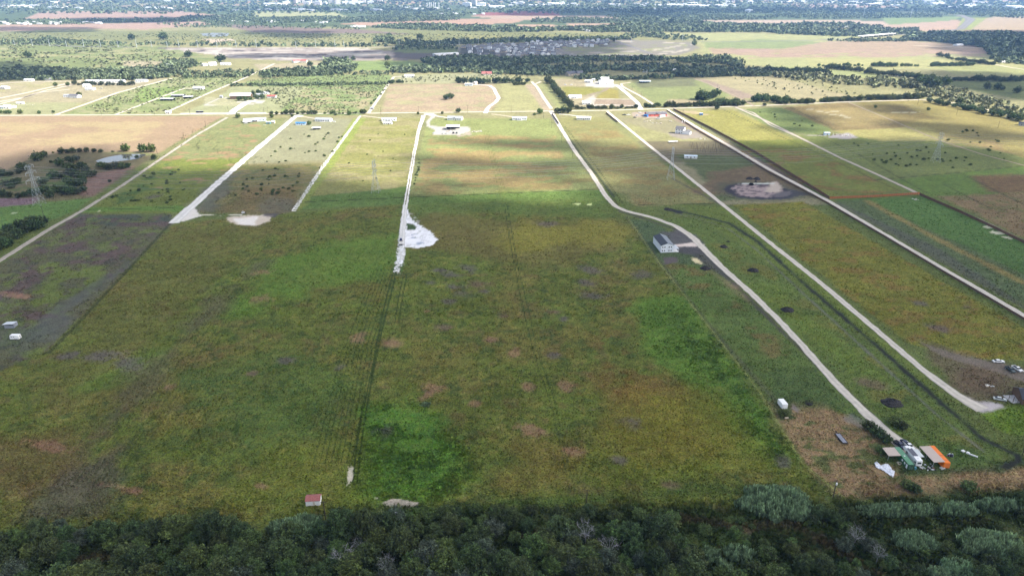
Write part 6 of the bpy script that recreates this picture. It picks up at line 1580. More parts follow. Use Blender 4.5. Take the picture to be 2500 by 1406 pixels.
NEAR = [tree_tpl(1, 7, 3.9, 6500, .36, M['leaf'], 13), tree_tpl(2, 6.2, 3.5, 5600, .34, M['leaf'], 10), tree_tpl(3, 6.5, 3.6, 5600, .34, M['leaf2'], 12), tree_tpl(4, 5.2, 2.6, 2600, .32, M['leaf2'], 8, low=True),
        tree_tpl(5, 6, 3.4, 3000, .30, M['leaf3'], 11), tree_tpl(6, 6.5, 3.2, 3600, .28, M['leaf3'], 10, dead=True), tree_tpl(7, 3.0, 2.2, 1800, .30, M['leaf'], 7, low=True), tree_tpl(8, 2.6, 2.4, 1600, .28, M['leaf2'], 8, low=True), tree_tpl(9, 8.5, 4.0, 7000, .36, M['leaf'], 15)]
GB = 'trees and shrubs of the dark thicket along the bottom'
KIND = ['dark green tree', 'dark rounded tree', 'mid green tree', 'low mid green tree', 'grey-green tree', 'bare grey dead tree', 'low dark shrub', 'low bright shrub', 'tall dark green tree']
def third(px): return 'left' if px < 620 else 'middle-left' if px < 1240 else 'middle-right' if px < 1860 else 'right'
ZONES = [(250, 'near the left pole'), (480, 'in the left quarter'), (660, 'left of the cane'), (860, 'under the red shed'), (1060, 'under the pale spot'), (1260, 'right of the tank'), (1480, 'at the centre pole'), (1700, 'right of centre'), (1880, 'by the small canes'), (2100, 'under the biggest cane'), (2300, 'under the long cane'), (9999, 'in the right corner')]
BUCK = {}
def ordn(k): return str(k) + ('th' if 10 < k % 100 < 14 else {1: 'st', 2: 'nd', 3: 'rd'}.get(k % 10, 'th'))
def settle():
    for (lb, grp), L_ in BUCK.items():
        L_.sort(key=lambda a: a[0])
        for i, (px, o) in enumerate(L_):
            o['label'] = lb if len(L_) == 1 else lb + ', ' + ordn(i + 1) + ' from left'
            if grp: o['group'] = grp
def near_tree(k, px, py, sc=1.0, lb=None):
    x, y = G(px, py); q = third(px)
    nm = 'shrub' if k in (6, 7) else 'dead_tree' if k == 5 else 'tree'
    if not lb:
        z = [t_ for a, t_ in ZONES if px < a][0]; r_ = 'back row' if py < 1312 else 'middle row' if py < 1375 else 'front row'
        o = plant_tree(NEAR[k], x, y, sc, 'x', 'trees and shrubs of the thicket along the bottom', nm, nm.split('_')[-1])
        BUCK.setdefault((KIND[k] + ' in the thicket ' + r_.replace('row', 'row,') + ' ' + z, None), []).append((px, o)); return
    plant_tree(NEAR[k], x, y, sc, lb or KIND[k] + ' in the ' + q + ' quarter of the thicket along the bottom', None if lb else KIND[k] + 's in the ' + q + ' quarter of the bottom thicket', nm, nm.split('_')[-1])
thick = [(-60, 1325), (60, 1312), (150, 1296), (260, 1318), (340, 1305), (480, 1302), (560, 1300), (690, 1330), (800, 1300), (860, 1275), (980, 1278), (1060, 1268), (1180, 1262), (1250, 1270), (1330, 1306), (1440, 1304), (1600, 1312), (1690, 1345), (1690, 1560), (-60, 1560)]
clear = [(250, 1372, 60), (1290, 1318, 34), (660, 1330, 30), (60, 1400, 20), (1220, 1345, 24), (1560, 1400, 26)]
rr = random.Random(33)
pts = []
for tries in range(9000):
    px, py = rr.uniform(-45, 1690), rr.uniform(1262, 1478)
    if not inside0(np.array(thick, float), px, py): continue
    if any(math.hypot((px - a) / r, (py - b_) / r * 1.6) < 1 for a, b_, r in clear): continue
    x, y = G(px, py)
    if any((x - a) ** 2 + (y - b_) ** 2 < 5.3 ** 2 for a, b_ in pts): continue
    pts.append((x, y))
    k = rr.choices([0, 1, 2, 3, 4, 5, 8, 7], [5, 5, 5, 4, 3.5, .6, 2.4, 2.5])[0]
    if py < 1310: k = rr.choice([0, 1, 3, 3, 4, 2])
    near_tree(k, px, py, rr.uniform(.8, 1.35) * (.85 if py < 1300 else 1.12))
for px, py, k, s in [(1437, 1262, 8, .75), (1420, 1270, 0, .7), (540, 1300, 1, .8), (575, 1312, 5, .9), (1000, 1268, 3, .7), (1110, 1262, 1, .8), (1215, 1268, 0, .95), (690, 1345, 5, .8), (1390, 1330, 4, 1.1), (1330, 1350, 2, 1.0), (840, 1385, 5, 1.2), (880, 1345, 5, .9), (1690, 1385, 0, 1.0), (1685, 1360, 1, .8),
                     (2000, 1262, 0, .8), (2030, 1275, 1, .9), (2060, 1262, 6, 1.2), (2075, 1265, 0, .6), (1980, 1275, 6, 1.3), (2085, 1330, 5, 1.1), (2060, 1345, 4, .9), (2120, 1345, 4, .95), (2140, 1370, 5, .9), (2170, 1385, 1, .8), (2200, 1395, 6, 1.2), (1960, 1390, 1, 1.0), (1930, 1360, 2, .8), (2010, 1400, 0, 1.0), (2060, 1410, 2, .9), (2100, 1420, 4, .9), (1890, 1410, 7, 1.6), (1870, 1360, 7, 1.5), (1840, 1395, 6, 1.3),
                     (2420, 1395, 1, 1.0), (2450, 1405, 0, 1.0), (2480, 1380, 0, .9), (2400, 1420, 0, 1.0), (2250, 1350, 7, 1.2), (2310, 1345, 7, 1.2), (2490, 1235, 1, .9), (2497, 1265, 6, 1.2), (2240, 1400, 6, 1.2), (2370, 1330, 7, 1.0), (2490, 1330, 7, 1.2), (1760, 1410, 7, 1.4), (1800, 1425, 3, 1), (1620, 1350, 7, 1.3), (1720, 1300, 7, 1.2), (1560, 1262, 7, 1.3), (1640, 1270, 7, 1.4), (1500, 1268, 6, 1.3), (1360, 1258, 6, 1.2), (1300, 1252, 6, 1.1), (1160, 1248, 7, 1.1), (930, 1262, 7, 1.0)]:
    near_tree(k, px, py, s)
for tries in range(90):                          # low brush in the creek bank on the right
    px, py = rr.uniform(1560, 2500), rr.uniform(1268, 1440)
    near_tree(rr.choice([6, 7, 7, 3]), px, py, rr.uniform(.4, .9))
# a few bushes by the drive end
for px, py, k, s, lb in [(2186, 1035, 7, 1.5, 'bright green bush right of the drive, above the camper'), (2202, 1046, 6, 1.1, 'smaller bush right of the drive, above the camper'), (2120, 1048, 6, 1.4, 'dark low bush left of the drive, upper of three'), (2140, 1063, 6, 1.4, 'dark low bush left of the drive, middle of three'), (2160, 1078, 6, 1.3, 'dark low bush left of the drive, lower of three'),
                         (1912, 1014, 7, 1.2, 'weedy bush around the black frame below the cargo box'), (2365, 1195, 7, 1.4, 'lone dark bush in the dry mown field at the bottom right'), (2232, 1200, 6, 1.1, 'low bush at the gully of the dry mown field, right one'), (2215, 1190, 7, 1.2, 'low bush at the gully of the dry mown field, left one'), (2150, 1104, 7, 1.1, 'bush beside the far awning of the green container')]:
    near_tree(k, px, py, s, lb)
# giant cane
def reed_tpl(seed, rx, ry, h, n):
    rs = np.random.RandomState(seed)
    a = rs.uniform(0, 2 * np.pi, n); q = np.sqrt(rs.rand(n)); x = np.cos(a) * q; y = np.sin(a) * q
    wob = .55 + .85 * fbm(np.cos(a) * 2.2 + seed, np.sin(a) * 2.2, seed, 3)
    clump = vnoise(x * rx / .9 + 3, y * ry / .9, seed + 8)
    hh = h * (1 - .45 * (q ** 3)) * (.62 + .5 * clump) * rs.uniform(.85, 1.12, n)
    X, Y = x * rx * wob, y * ry * wob
    lean = rs.randn(n, 2) * .10 + np.stack([x, y], 1) * .28 * q[:, None] ** 2
    Vs, Fs, Cs = [], [], []; o_ = 0
    tn = (.35 + 1.15 * clump) * (1 + .22 * rs.randn(n))
    for lvl in range(5):                          # leaf blades up each stem
        z = hh * (.36 + .14 * lvl)
        cx = X + lean[:, 0] * z; cy = Y + lean[:, 1] * z
        th = rs.uniform(0, 2 * np.pi, n); ln = h * .20 * rs.uniform(.7, 1.4, n)
        ex, ey, ez = cx + np.cos(th) * ln * .32, cy + np.sin(th) * ln * .32, z + ln * rs.uniform(.7, 1.1, n)
        w_ = .10 + .09 * rs.rand(n); px_, py_ = -np.sin(th) * w_, np.cos(th) * w_
        V = np.stack([np.stack([cx - px_, cy - py_, z], 1), np.stack([cx + px_, cy + py_, z], 1), np.stack([ex + px_ * .4, ey + py_ * .4, ez], 1), np.stack([ex - px_ * .4, ey - py_ * .4, ez], 1)], 1).reshape(-1, 3)
        Vs.append(V); Fs.append(np.arange(n * 4).reshape(n, 4) + o_); o_ += n * 4
        Cs.append(np.repeat((tn)[:, None], 4, 0) * np.ones((1, 3)))
    w_ = .05; V = np.stack([np.stack([X - w_, Y, 0 * X], 1), np.stack([X + w_, Y, 0 * X], 1), np.stack([X + lean[:, 0] * hh + w_, Y + lean[:, 1] * hh, hh], 1), np.stack([X + lean[:, 0] * hh - w_, Y + lean[:, 1] * hh, hh], 1)], 1).reshape(-1, 3)
    Vs.append(V); Fs.append(np.arange(n * 4).reshape(n, 4) + o_); Cs.append(np.repeat((tn * .9)[:, None], 4, 0) * np.ones((1, 3)))
    return npmesh('cane', np.concatenate(Vs), np.concatenate(Fs), M['reed'], np.clip(np.concatenate(Cs), .3, 1.9))
def cane(px, py, wpx, dm, h, label, seed, n=None):
    x, y = G(px, py); rx = wpx / SCALE(py)
    me = reed_tpl(seed, rx, dm, h, n or int(42 * rx * dm + 160))
    o = link('cane_clump', me, None, (x, y, 0)); tag(o, label, 'cane clump')
cane(1897, 1237, 92, 8.5, 4.4, 'largest round clump of giant cane, at the corner of the weedy field', 1)
cane(735, 1302, 74, 6, 4.0, 'wide cane thicket behind the small red-roofed shed', 2)
cane(1735, 1362, 24, 3.0, 3.2, 'upper left of three small cane clumps near the bottom right of centre', 3)
cane(1800, 1360, 34, 3.4, 3.6, 'right and widest of three small cane clumps near the bottom', 4)
cane(1768, 1392, 18, 2.2, 3.2, 'lowest of three small cane clumps near the bottom', 5)
cane(2195, 1254, 95, 3.0, 3.8, 'long cane hedge along the lower edge of the dry mown field', 6)
cane(2338, 1252, 42, 3.2, 3.8, 'cane clump right of the long cane hedge', 7)
cane(2440, 1240, 55, 3.0, 3.6, 'cane hedge at the right edge under the dry field', 8)
cane(2225, 1330, 58, 5.0, 4.0, 'round cane clump below the long cane hedge', 9)
cane(2415, 1335, 72, 6.0, 4.2, 'big cane clump at the lower right corner', 10)
cane(2335, 1400, 36, 4.0, 4.0, 'cane clump at the bottom edge, below the big corner clump', 11)
cane(2285, 1410, 24, 3.0, 3.4, 'narrow cane clump at the bottom edge, left of its neighbour', 12)
cane(1040, 990, 12, 1.2, 1.8, 'tiny pale green cane tuft alone in the open field', 13)
# ------------------------------------------------------------------ trees of the middle distance
MID = [tree_tpl(21, 7, 4.2, 620, .95, M['leaf'], 9, low=True), tree_tpl(22, 6, 3.6, 520, .9, M['leaf'], 8, low=True), tree_tpl(23, 6.5, 3.8, 560, .9, M['leaf2'], 9, low=True), tree_tpl(24, 3.2, 3.0, 320, .7, M['leaf2'], 7, low=True), tree_tpl(25, 6.5, 4.0, 520, .85, M['leaf3'], 9, low=True), tree_tpl(26, 8, 4.6, 680, 1.0, M['leaf2'], 10)]
def mid_tree(k, px, py, sc, label, group, name='tree'):
    x, y = G(px, py); return plant_tree(MID[k], x, y, sc, label, group, name, 'shrub' if name == 'shrub' else 'tree')
for px, py, s, k in [(92, 393, 1.5, 0), (108, 384, 1.2, 1), (150, 376, 1.0, 0), (165, 374, .9, 1), (178, 373, 1.0, 0), (195, 372, .9, 1), (212, 372, .8, 0), (230, 372, .8, 1), (246, 373, .7, 0), (173, 398, 1.3, 0), (188, 392, 1, 4), (146, 406, 1.2, 0), (160, 410, 1, 1), (173, 416, 1.3, 0), (186, 418, 1.2, 1), (200, 412, 1.2, 0), (210, 420, 1.1, 4), (132, 436, 1.3, 0), (148, 436, 1.1, 1), (165, 430, 1.0, 4), (182, 432, 1.2, 0),
                     (200, 438, 1.3, 0), (218, 432, 1.2, 1), (230, 430, .9, 0), (170, 452, 1.3, 0), (188, 456, 1.3, 1), (203, 450, 1.1, 0), (140, 470, 1.1, 0), (155, 474, 1.2, 1), (172, 475, 1.3, 0), (190, 474, 1.1, 4), (205, 468, 1, 1), (252, 412, 1.1, 0), (244, 408, 1, 1), (266, 415, 1, 0), (284, 412, 1.2, 4), (300, 412, 1.1, 0), (312, 410, 1, 1), (57, 418, 1.3, 0), (48, 424, 1, 1), (68, 414, .9, 0), (8, 430, 1.1, 0), (26, 430, .9, 1), (0, 428, 1, 0), (35, 452, 1.1, 0), (45, 448, 1, 1), (16, 455, 1, 4), (28, 460, .9, 0),
                     (105, 452, 1.2, 4), (10, 480, 1.0, 0), (24, 482, .9, 1), (81, 478, 1.1, 0), (97, 474, 1.2, 1), (60, 480, .8, 0), (45, 484, .8, 1), (122, 482, 1, 0), (112, 468, 1, 0), (376, 390, .8, 0), (268, 448 - 3, .5, 1), (335, 388, .6, 0), (125, 398, .5, 1), (130, 374, .5, 3), (275, 372, .6, 3)]:
    o = mid_tree(k, px, py, s, 'x', 'trees of the shaded pond grove')
    BUCK.setdefault((('grey-green' if k == 4 else 'dark') + ' tree of the pond grove, ' + ('top row behind the pond' if py < 390 else 'upper part' if py < 412 else 'middle part' if py < 440 else 'lower part'), None), []).append((px, o))
for px, py, s, k, lb in [(307, 370, 1.5, 2, 'sunlit yellow-green tree behind the pond, left of two'), (350, 372, 1.5, 2, 'sunlit yellow-green tree behind the pond, middle one'), (371, 371, 1.4, 2, 'sunlit yellow-green tree behind the pond, nearest the farm road')]:
    mid_tree(k, px, py, s, lb, None)
for px, py, s, k in [(24, 566, 1.2, 0), (50, 560, 1.3, 1), (73, 552, 1.3, 0), (92, 548, 1.3, 0), (108, 546, 1.1, 1), (43, 582, 1.2, 0), (16, 592, 1.3, 0), (62, 570, 1.1, 1), (84, 562, 1.2, 0), (8, 606, 1.3, 0), (30, 574, 1.2, 1), (100, 556, 1.0, 0), (-6, 580, 1.3, 0), (24, 600, 1.0, 1), (-10, 615, 1.2, 0)]:
    o = mid_tree(k, px, py, s, 'x', 'dark trees of the left edge clump')
    BUCK.setdefault(('dark tree of the clump at the left edge by the farm road', None), []).append((px, o))
# roadside and garden trees, each its own
for px, py, s, k, lb in [(50, 278, 1.1, 2, 'round green tree above the frontage road, second from the left edge'), (2, 277, .9, 2, 'small tree above the frontage road at the left edge'), (14, 278, .9, 2, 'small tree in the left group of three above the frontage road'), (24, 278, .9, 2, 'rightmost small tree of the left group above the frontage road'), (96, 278, .8, 2, 'small round tree left of the first roadside pole'), (131, 276, .6, 2, 'little tree beside the first diagonal road foot'),
                         (194, 236, 1.3, 2, 'round tree right of the white gabled house'), (136, 211, 1.2, 2, 'lone tree between the two pale roads, left one'), (166, 210, 1.1, 2, 'lone tree between the two pale roads, right one'), (581, 288, 1.1, 2, 'tree at the corner left of the pale blue-grey mobile home'), (664, 288, .9, 2, 'small tree above the cream garden shed'), (714, 286, .7, 2, 'small tree at the head of the wide gravel drive'),
                         (585, 246, 1.2, 0, 'left of the dark garden trees before the huge white-roofed house'), (600, 246, 1.2, 0, 'right of the dark garden trees before the huge white-roofed house'), (612, 244, .9, 2, 'small tree at the corner of the huge white-roofed house'), (627, 243, 1.4, 0, 'broad dark tree between the white and red roofs'), (641, 242, 1.2, 0, 'second dark tree between the white and red roofs'), (639, 232, 1.1, 0, 'dark tree behind the pale outbuildings'), (655, 230, 1, 0, 'dark tree at the back right of the outbuildings'), (676, 231, .8, 2, 'small tree right of the red-roofed house'), (630, 229, 1, 0, 'dark tree behind the grey outbuilding'), (618, 233, 1.1, 0, 'dark tree right behind the huge white roof'),
                         (755, 305, .9, 2, 'small tree left of the plain grey-roofed white house'), (820, 282, 1.1, 3, 'wide bush at the frontage road above the row house'), (853, 281, 1, 2, 'small tree at the frontage road above the track'), (1021, 280, .6, 2, 'little tree left of the gravel lane head'), (1080, 279, .6, 2, 'tiny tree on the frontage verge'), (1119, 275, 1.1, 2, 'small round tree above the white house'),
                         (1090, 244, 1.4, 0, 'dark bush in the pink field, left half of the pair'), (1101, 241, 1.5, 0, 'dark bush in the pink field, right half of the pair'), (1119, 198, 1.5, 2, 'tall tree left of the cream gabled house'), (1374, 277, 1.6, 0, 'dark round tree at the corner of the bent drive'), (1360, 276, 1.3, 1, 'second dark round tree at the corner of the bent drive'), (1388, 277, 1.2, 0, 'third dark round tree at the corner of the bent drive'),
                         (1318, 278, 1.3, 2, 'round green tree at the hedge left of the drive corner'), (1305, 282, 1.0, 3, 'low green bush left of the round green tree'), (1695, 112, 2.4, 2, 'large lone tree at the right end of the earthworks'), (1866, 259, .9, 1, 'dark bush on the road below the grove'), (1750, 268, 1.1, 1, 'dark bush below the hedge at the junction'),
                         (2410, 218, 1.7, 0, 'lone dark tree on the right meadow, left of three'), (2434, 219, 1.8, 0, 'dark tree on the right meadow, middle of three'), (2446, 221, 1.4, 1, 'smaller tree touching the middle meadow tree'), (2482, 228, 1.8, 0, 'dark tree on the right meadow, right of three'), (2436, 156, 2.2, 0, 'round dark tree at the bend of the right-hand lane'), (946, 148, 2.0, 0, 'lone dark tree at the near edge of the bare earthworks'), (863, 148, 1.5, 0, 'small dark tree at the near edge of the bare earthworks, left'),
                         (757, 162, 1.8, 0, 'lone bush in the tan field left of the grove'), (946, 164, 2.0, 2, 'lone round tree in the green meadow'), (540, 152, 3.0, 0, 'large dark tree above the hilltop farm'), (460, 140, 2.6, 0, 'dark tree on the left scrub plain'), (69, 142, 2.4, 0, 'dark bush on the far left scrub plain'), (2341, 256, 1.6, 0, 'dark round tree beside the right-hand frontage road'), (2266, 270, .8, 2, 'small bush in the far right parcel'), (2137, 264, .7, 2, 'tiny bush in the brown right parcel'),
                         (400, 98, 4, 0, 'dark tree on the far olive plain, left'), (322, 98, 3, 0, 'dark bush on the far olive plain'), (1025, 97, 3.2, 0, 'dark bush in the far yellow scrub'), (1500, 104 - 2, 2.5, 0, 'dark shrub at the back of the housing estate')]:
    mid_tree(k, px, py, s, lb, None)
def row(pts, n, s, ks, label, group, jx=3, jy=1.2, name='hedge'):
    """a hedgerow grown together: one thing, its foliage and its stems"""
    P = pts; tot = [math.dist(P[i], P[i + 1]) for i in range(len(P) - 1)]; T_ = sum(tot)
    VV, FF, CC, o_ = [], [], [], 0; st = MB(); org = None
    for i in range(n):
        d = T_ * (i + .5) / n
        for j, l_ in enumerate(tot):
            if d <= l_: break
            d -= l_
        q = d / tot[j]; px = P[j][0] + (P[j + 1][0] - P[j][0]) * q + rnd.uniform(-jx, jx); py = P[j][1] + (P[j + 1][1] - P[j][1]) * q + rnd.uniform(-jy, jy)
        x, y = G(px, py)
        if org is None: org = (x, y)
        T = MID[rnd.choice(ks)]; me = T.crown; m_ = len(me.vertices)
        co = np.zeros(m_ * 3, np.float32); me.vertices.foreach_get('co', co); co = co.reshape(-1, 3)
        cl = np.zeros(m_ * 4, np.float32); me.color_attributes['Col'].data.foreach_get('color', cl); cl = cl.reshape(-1, 4)[:, :3]
        sc = s * rnd.uniform(.75, 1.25); th = rnd.uniform(0, 6.28); c_, s_ = math.cos(th), math.sin(th)
        V = np.stack([co[:, 0] * c_ - co[:, 1] * s_, co[:, 0] * s_ + co[:, 1] * c_, co[:, 2]], 1) * sc + np.array([x - org[0], y - org[1], 0])
        VV.append(V); CC.append(cl * rnd.uniform(.7, 1.25) * np.array([[rnd.uniform(.9, 1.15), 1, rnd.uniform(.85, 1.1)]])); FF.append(np.arange(m_).reshape(-1, 4) + o_); o_ += m_
        st.bar((x - org[0], y - org[1], 0), (x - org[0], y - org[1], 2.5 * s), .2 * s, n=5)
    o = thing('hedge', label, 'hedge', org + (0,))
    link('foliage', npmesh('foliage', np.concatenate(VV), np.concatenate(FF), M['leaf' if 0 in ks else 'leaf2'], np.concatenate(CC)), o)
    return o
row([(1332, 196), (1350, 212), (1372, 240), (1396, 266)], 26, 1.35, [0, 0, 2], 'dense dark diagonal hedge right of the pale country road', 'trees of the diagonal hedge', 4, 1.5)
row([(1402, 266), (1480, 266), (1558, 264)], 26, .9, [2, 0, 3], 'low gappy hedge in front of the two white bungalows', 'trees of the hedge along the frontage road')
row([(1575, 263), (1608, 262)], 8, .9, [0, 2], 'short hedge between the villa drive and the road junction', 'shrubs of the short hedge at the junction')
row([(1622, 262), (1700, 261), (1800, 259)], 24, 1.2, [0, 0, 2], 'long dark hedge above the road junction', 'trees of the dark hedge above the junction')
row([(1700, 246), (1720, 242), (1750, 240)], 12, 1.8, [0, 0, 4], 'tall dark grove above the road junction', 'big trees of the grove above the junction', 6, 3)
row([(1740, 254), (1815, 256)], 14, 1.3, [0, 0, 1], 'dense tree belt at the foot of the grove above the junction', 'trees at the foot of the junction grove', 4, 3)
row([(1840, 246), (1870, 246), (1925, 254)], 18, 1.5, [0, 0, 4], 'dark tree belt right of the dirt road bend', 'trees of the grove right of the dirt road', 5, 3)
row([(1930, 254), (1985, 252)], 11, 1.2, [0, 1, 2], 'roadside hedge, leftmost stretch right of the dirt road', 'trees of the roadside hedge, first stretch')
row([(2000, 250), (2102, 246)], 18, 1.2, [0, 1, 2], 'roadside hedge, middle stretch before the gap', 'trees of the roadside hedge, second stretch')
row([(2114, 245), (2254, 241)], 26, 1.3, [0, 2, 2], 'roadside hedge just left of the road bend', 'trees of the roadside hedge at the bend')
row([(2012, 168), (2104, 176)], 13, 1.6, [0, 1], 'oblique row of dark trees, upper of two across the pale pasture', 'trees of the upper oblique row', 2, .6)
row([(2108, 180), (2200, 189), (2280, 198)], 22, 1.7, [0, 1], 'oblique row of dark trees, lower and longer of two', 'trees of the lower oblique row', 2, .8)
row([(2127, 163), (2188, 164)], 9, 1.5, [2, 0], 'short tree row on the straight field edge, left part', 'trees of the thin field-edge row', 2, .4)
row([(1996, 163), (2110, 162)], 12, 1.2, [2, 3], 'thin row of small trees behind the upper oblique row', 'small trees behind the oblique row', 2, .4)
row([(2198, 163), (2245, 163)], 6, 1.1, [2], 'few small trees in the gap of the straight field edge', 'small trees in the middle of the field-edge row', 1, .3)
row([(2270, 163), (2378, 161)], 15, 1.4, [2, 0], 'tree row on the straight field edge, right part', 'trees of the right field-edge row', 2, .5)
row([(2290, 138), (2330, 148), (2400, 158), (2432, 160)], 18, 1.6, [4, 2, 0], 'oblique hedge below the large dark wood', 'trees of the oblique hedge below the dark wood', 3, .8)
row([(1870, 175), (1950, 178), (2020, 180)], 18, 1.8, [0, 0, 1], 'dark tree row above the olive thicket', 'trees of the dark row above the olive thicket', 3, 1.5)
row([(2250, 205), (2300, 212), (2310, 208)], 10, 2.2, [0, 0], 'clump of big dark trees at the meadow corner', 'big trees of the meadow corner clump', 6, 4)
row([(2325, 198), (2400, 199), (2500, 199)], 20, 1.5, [0, 1, 2], 'hedge behind the lone meadow trees', 'trees of the hedge behind the meadow', 3, 1)
row([(950, 204), (985, 202)], 7, 1.0, [0, 2], 'small bushes along the upper left edge of the pink field', 'bushes at the upper left edge of the pink field')
row([(1110, 203), (1160, 205), (1225, 204), (1290, 202)], 16, 1.5, [0, 2], 'tree row along the upper right edge of the pink field', 'trees at the upper edge of the pink field', 4, .8)
row([(1250, 208), (1285, 208)], 5, 1.2, [2], 'low trees beside the top of the pale country road', 'low trees beside the pale country road')
row([(660, 281), (700, 280), (780, 279)], 10, .9, [0, 2, 3], 'bushy frontage hedge right of the red car', 'bushes of the frontage hedge', 4, .8)
row([(790, 279), (900, 277)], 10, .85, [2, 3], 'thin frontage hedge along the scrub field', 'bushes of the thin frontage hedge', 5, .8)
row([(180, 208), (225, 209), (330, 209)], 16, 1.2, [0, 2, 3], 'belt of bushes below the mobile homes under the wood', 'bushes below the mobile homes')
row([(905, 258), (950, 210)], 8, .6, [2, 3], 'line of small bushes right of the pale country road', 'small bushes by the pale country road', 4, 3)
row([(2270, 250), (2330, 262), (2420, 280), (2500, 296)], 26, 1.2, [2, 0, 4], 'loose tree belt above the frontage road at the right edge', 'trees above the right frontage road', 8, 3)
# scattered low shrubs in the open parcels
def scrubs(poly_, n, s, label, group):
    P = np.array(poly_, float); c = 0
    while c < n:
        px, py = rnd.uniform(P[:, 0].min(), P[:, 0].max()), rnd.uniform(P[:, 1].min(), P[:, 1].max())
        if inside0(P, px, py): mid_tree(3, px, py, s * rnd.uniform(.6, 1.4), label, group, 'shrub'); c += 1
scrubs([(735, 310), (850, 320), (735, 480), (560, 480), (640, 390)], 70, .50, 'low shrub in the parcel between the two white gravel tracks', 'shrubs between the two gravel tracks')
scrubs([(400, 400), (480, 420), (430, 500), (260, 490)], 36, .5, 'low shrub in the parcel between farm road and gravel drive', 'shrubs between farm road and gravel drive')
scrubs([(2050, 345), (2260, 360), (2420, 400), (2250, 420), (2120, 390)], 40, .6, 'low shrub in the shaded parcel around the right pylon', 'shrubs around the right pylon')
scrubs([(2300, 340), (2480, 400), (2480, 350), (2380, 310)], 16, .6, 'low shrub in the far right shaded parcel', 'shrubs in the far right shaded parcel')
scrubs([(1010, 360), (1022, 400), (1010, 450), (1012, 456), (1028, 400)], 16, .4, 'weed bush in the line right of the white gravel lane', 'weed bushes right of the white lane')
scrubs([(900, 290), (1010, 290), (960, 450), (800, 450)], 14, .35, 'tiny shrub in the sunlit parcel of the second pylon', 'tiny shrubs in the second pylon parcel')
scrubs([(1830, 270), (1980, 290), (1990, 320), (1900, 300)], 10, .5, 'small shrub in the green parcel left of the rubble slab', 'small shrubs left of the rubble slab')
# ------------------------------------------------------------------ woods and scrub too many to count
def puff_tpl(seed, n=26, flat=.8):
    rs = np.random.RandomState(seed); P, tn = crown_pts(rs, n, 1.0, .62 * flat, .62 * flat, 5, .6); P[:, 2] = np.maximum(P[:, 2], .05)
    return leaves(P, .62 * rs.uniform(.7, 1.3, n), rs, tn, .5)
PUFF = [puff_tpl(100 + k) for k in range(10)]
def wood(poly_, spacing, size, name, label, m='leaf_far', cover=1.0, var=.35, seed=0, raw=False, hs=1.25, patch=None):
    P = np.array([G(*p) for p in poly_]) if not raw else np.array(poly_)
    rs = np.random.RandomState(seed + 1)
    x0, x1, y0, y1 = P[:, 0].min(), P[:, 0].max(), P[:, 1].min(), P[:, 1].max()
    xs, ys = np.meshgrid(np.arange(x0, x1 + spacing, spacing), np.arange(y0, y1 + spacing, spacing))
    xs = xs.ravel() + rs.uniform(-.5, .5, xs.size) * spacing; ys = ys.ravel() + rs.uniform(-.5, .5, ys.size) * spacing
    edge = (fbm(xs / (spacing * 4), ys / (spacing * 4), 7, 3) - .5) * spacing * 3
    k = inside0(P, xs + edge, ys + edge) & (rs.rand(xs.size) < cover)
    if patch: k &= fbm(xs / patch[0], ys / patch[0], 13 + seed, 3) > 1 - patch[1]
    px, _ = PX(xs, ys); k &= (px > -120) & (px < 2620)
    xs, ys = xs[k], ys[k]
    if not len(xs): return
    big = .75 + .5 * fbm(xs / 60, ys / 60, 41, 3)
    size = size * .9
    sz = size * np.exp(rs.randn(len(xs)) * var * .6) * big
    tone = (.72 + .56 * fbm(xs / 35, ys / 35, 77 + seed, 3)) * (1 + .14 * rs.randn(len(xs)))
    VV, FF, CC = [], [], []; o_ = 0
    for j, (V, F, cl) in enumerate(PUFF):
        idx = np.arange(j, len(xs), len(PUFF))
        if not len(idx): continue
        th = rs.uniform(0, 6.28, len(idx)); c_, s_ = np.cos(th), np.sin(th)
        X = (V[None, :, 0] * c_[:, None] - V[None, :, 1] * s_[:, None]) * sz[idx, None] + xs[idx, None]
        Y = (V[None, :, 0] * s_[:, None] + V[None, :, 1] * c_[:, None]) * sz[idx, None] + ys[idx, None]
        Z = np.repeat(V[None, :, 2], len(idx), 0) * sz[idx, None] * hs
        VV.append(np.stack([X, Y, Z], -1).reshape(-1, 3))
        FF.append((F[None] + (np.arange(len(idx)) * len(V))[:, None, None]).reshape(-1, 4) + o_); o_ += len(idx) * len(V)
        CC.append((cl[None] * tone[idx, None, None]).reshape(-1, 3))
    o = link(name, npmesh(name, np.concatenate(VV), np.concatenate(FF), M[m], np.clip(np.concatenate(CC), .25, 2)))
    o['kind'] = 'stuff'; o['label'] = label
W_ = wood
W_([(-60, 172), (60, 168), (160, 172), (300, 172), (430, 166), (460, 178), (420, 190), (330, 197), (200, 196), (0, 198), (-60, 198)], 9, 6.5, 'wood', 'dark green wood on the left behind the mobile homes', seed=1)
W_([(395, 152), (470, 152), (495, 160), (440, 172), (400, 166)], 9, 6, 'wood', 'dark grove beside the hilltop farm', seed=2)
W_([(420, 178), (600, 175), (640, 176), (600, 190), (460, 192)], 10, 5, 'wood', 'loose scrub wood right of the left-hand wood', seed=3, cover=.7)
W_([(640, 176), (790, 170), (860, 176), (800, 184), (720, 188), (635, 192)], 9, 6, 'wood', 'green tree belt behind the scrub field', seed=4)
W_([(785, 156), (830, 150), (860, 158), (865, 174), (820, 178), (785, 170)], 8, 8, 'wood', 'rounded dense grove in the middle distance', seed=5)
W_([(955, 172), (1020, 166), (1200, 168), (1330, 180), (1300, 186), (1150, 178), (960, 180)], 9, 6.5, 'wood', 'near tree belt of the big central wood', seed=6)
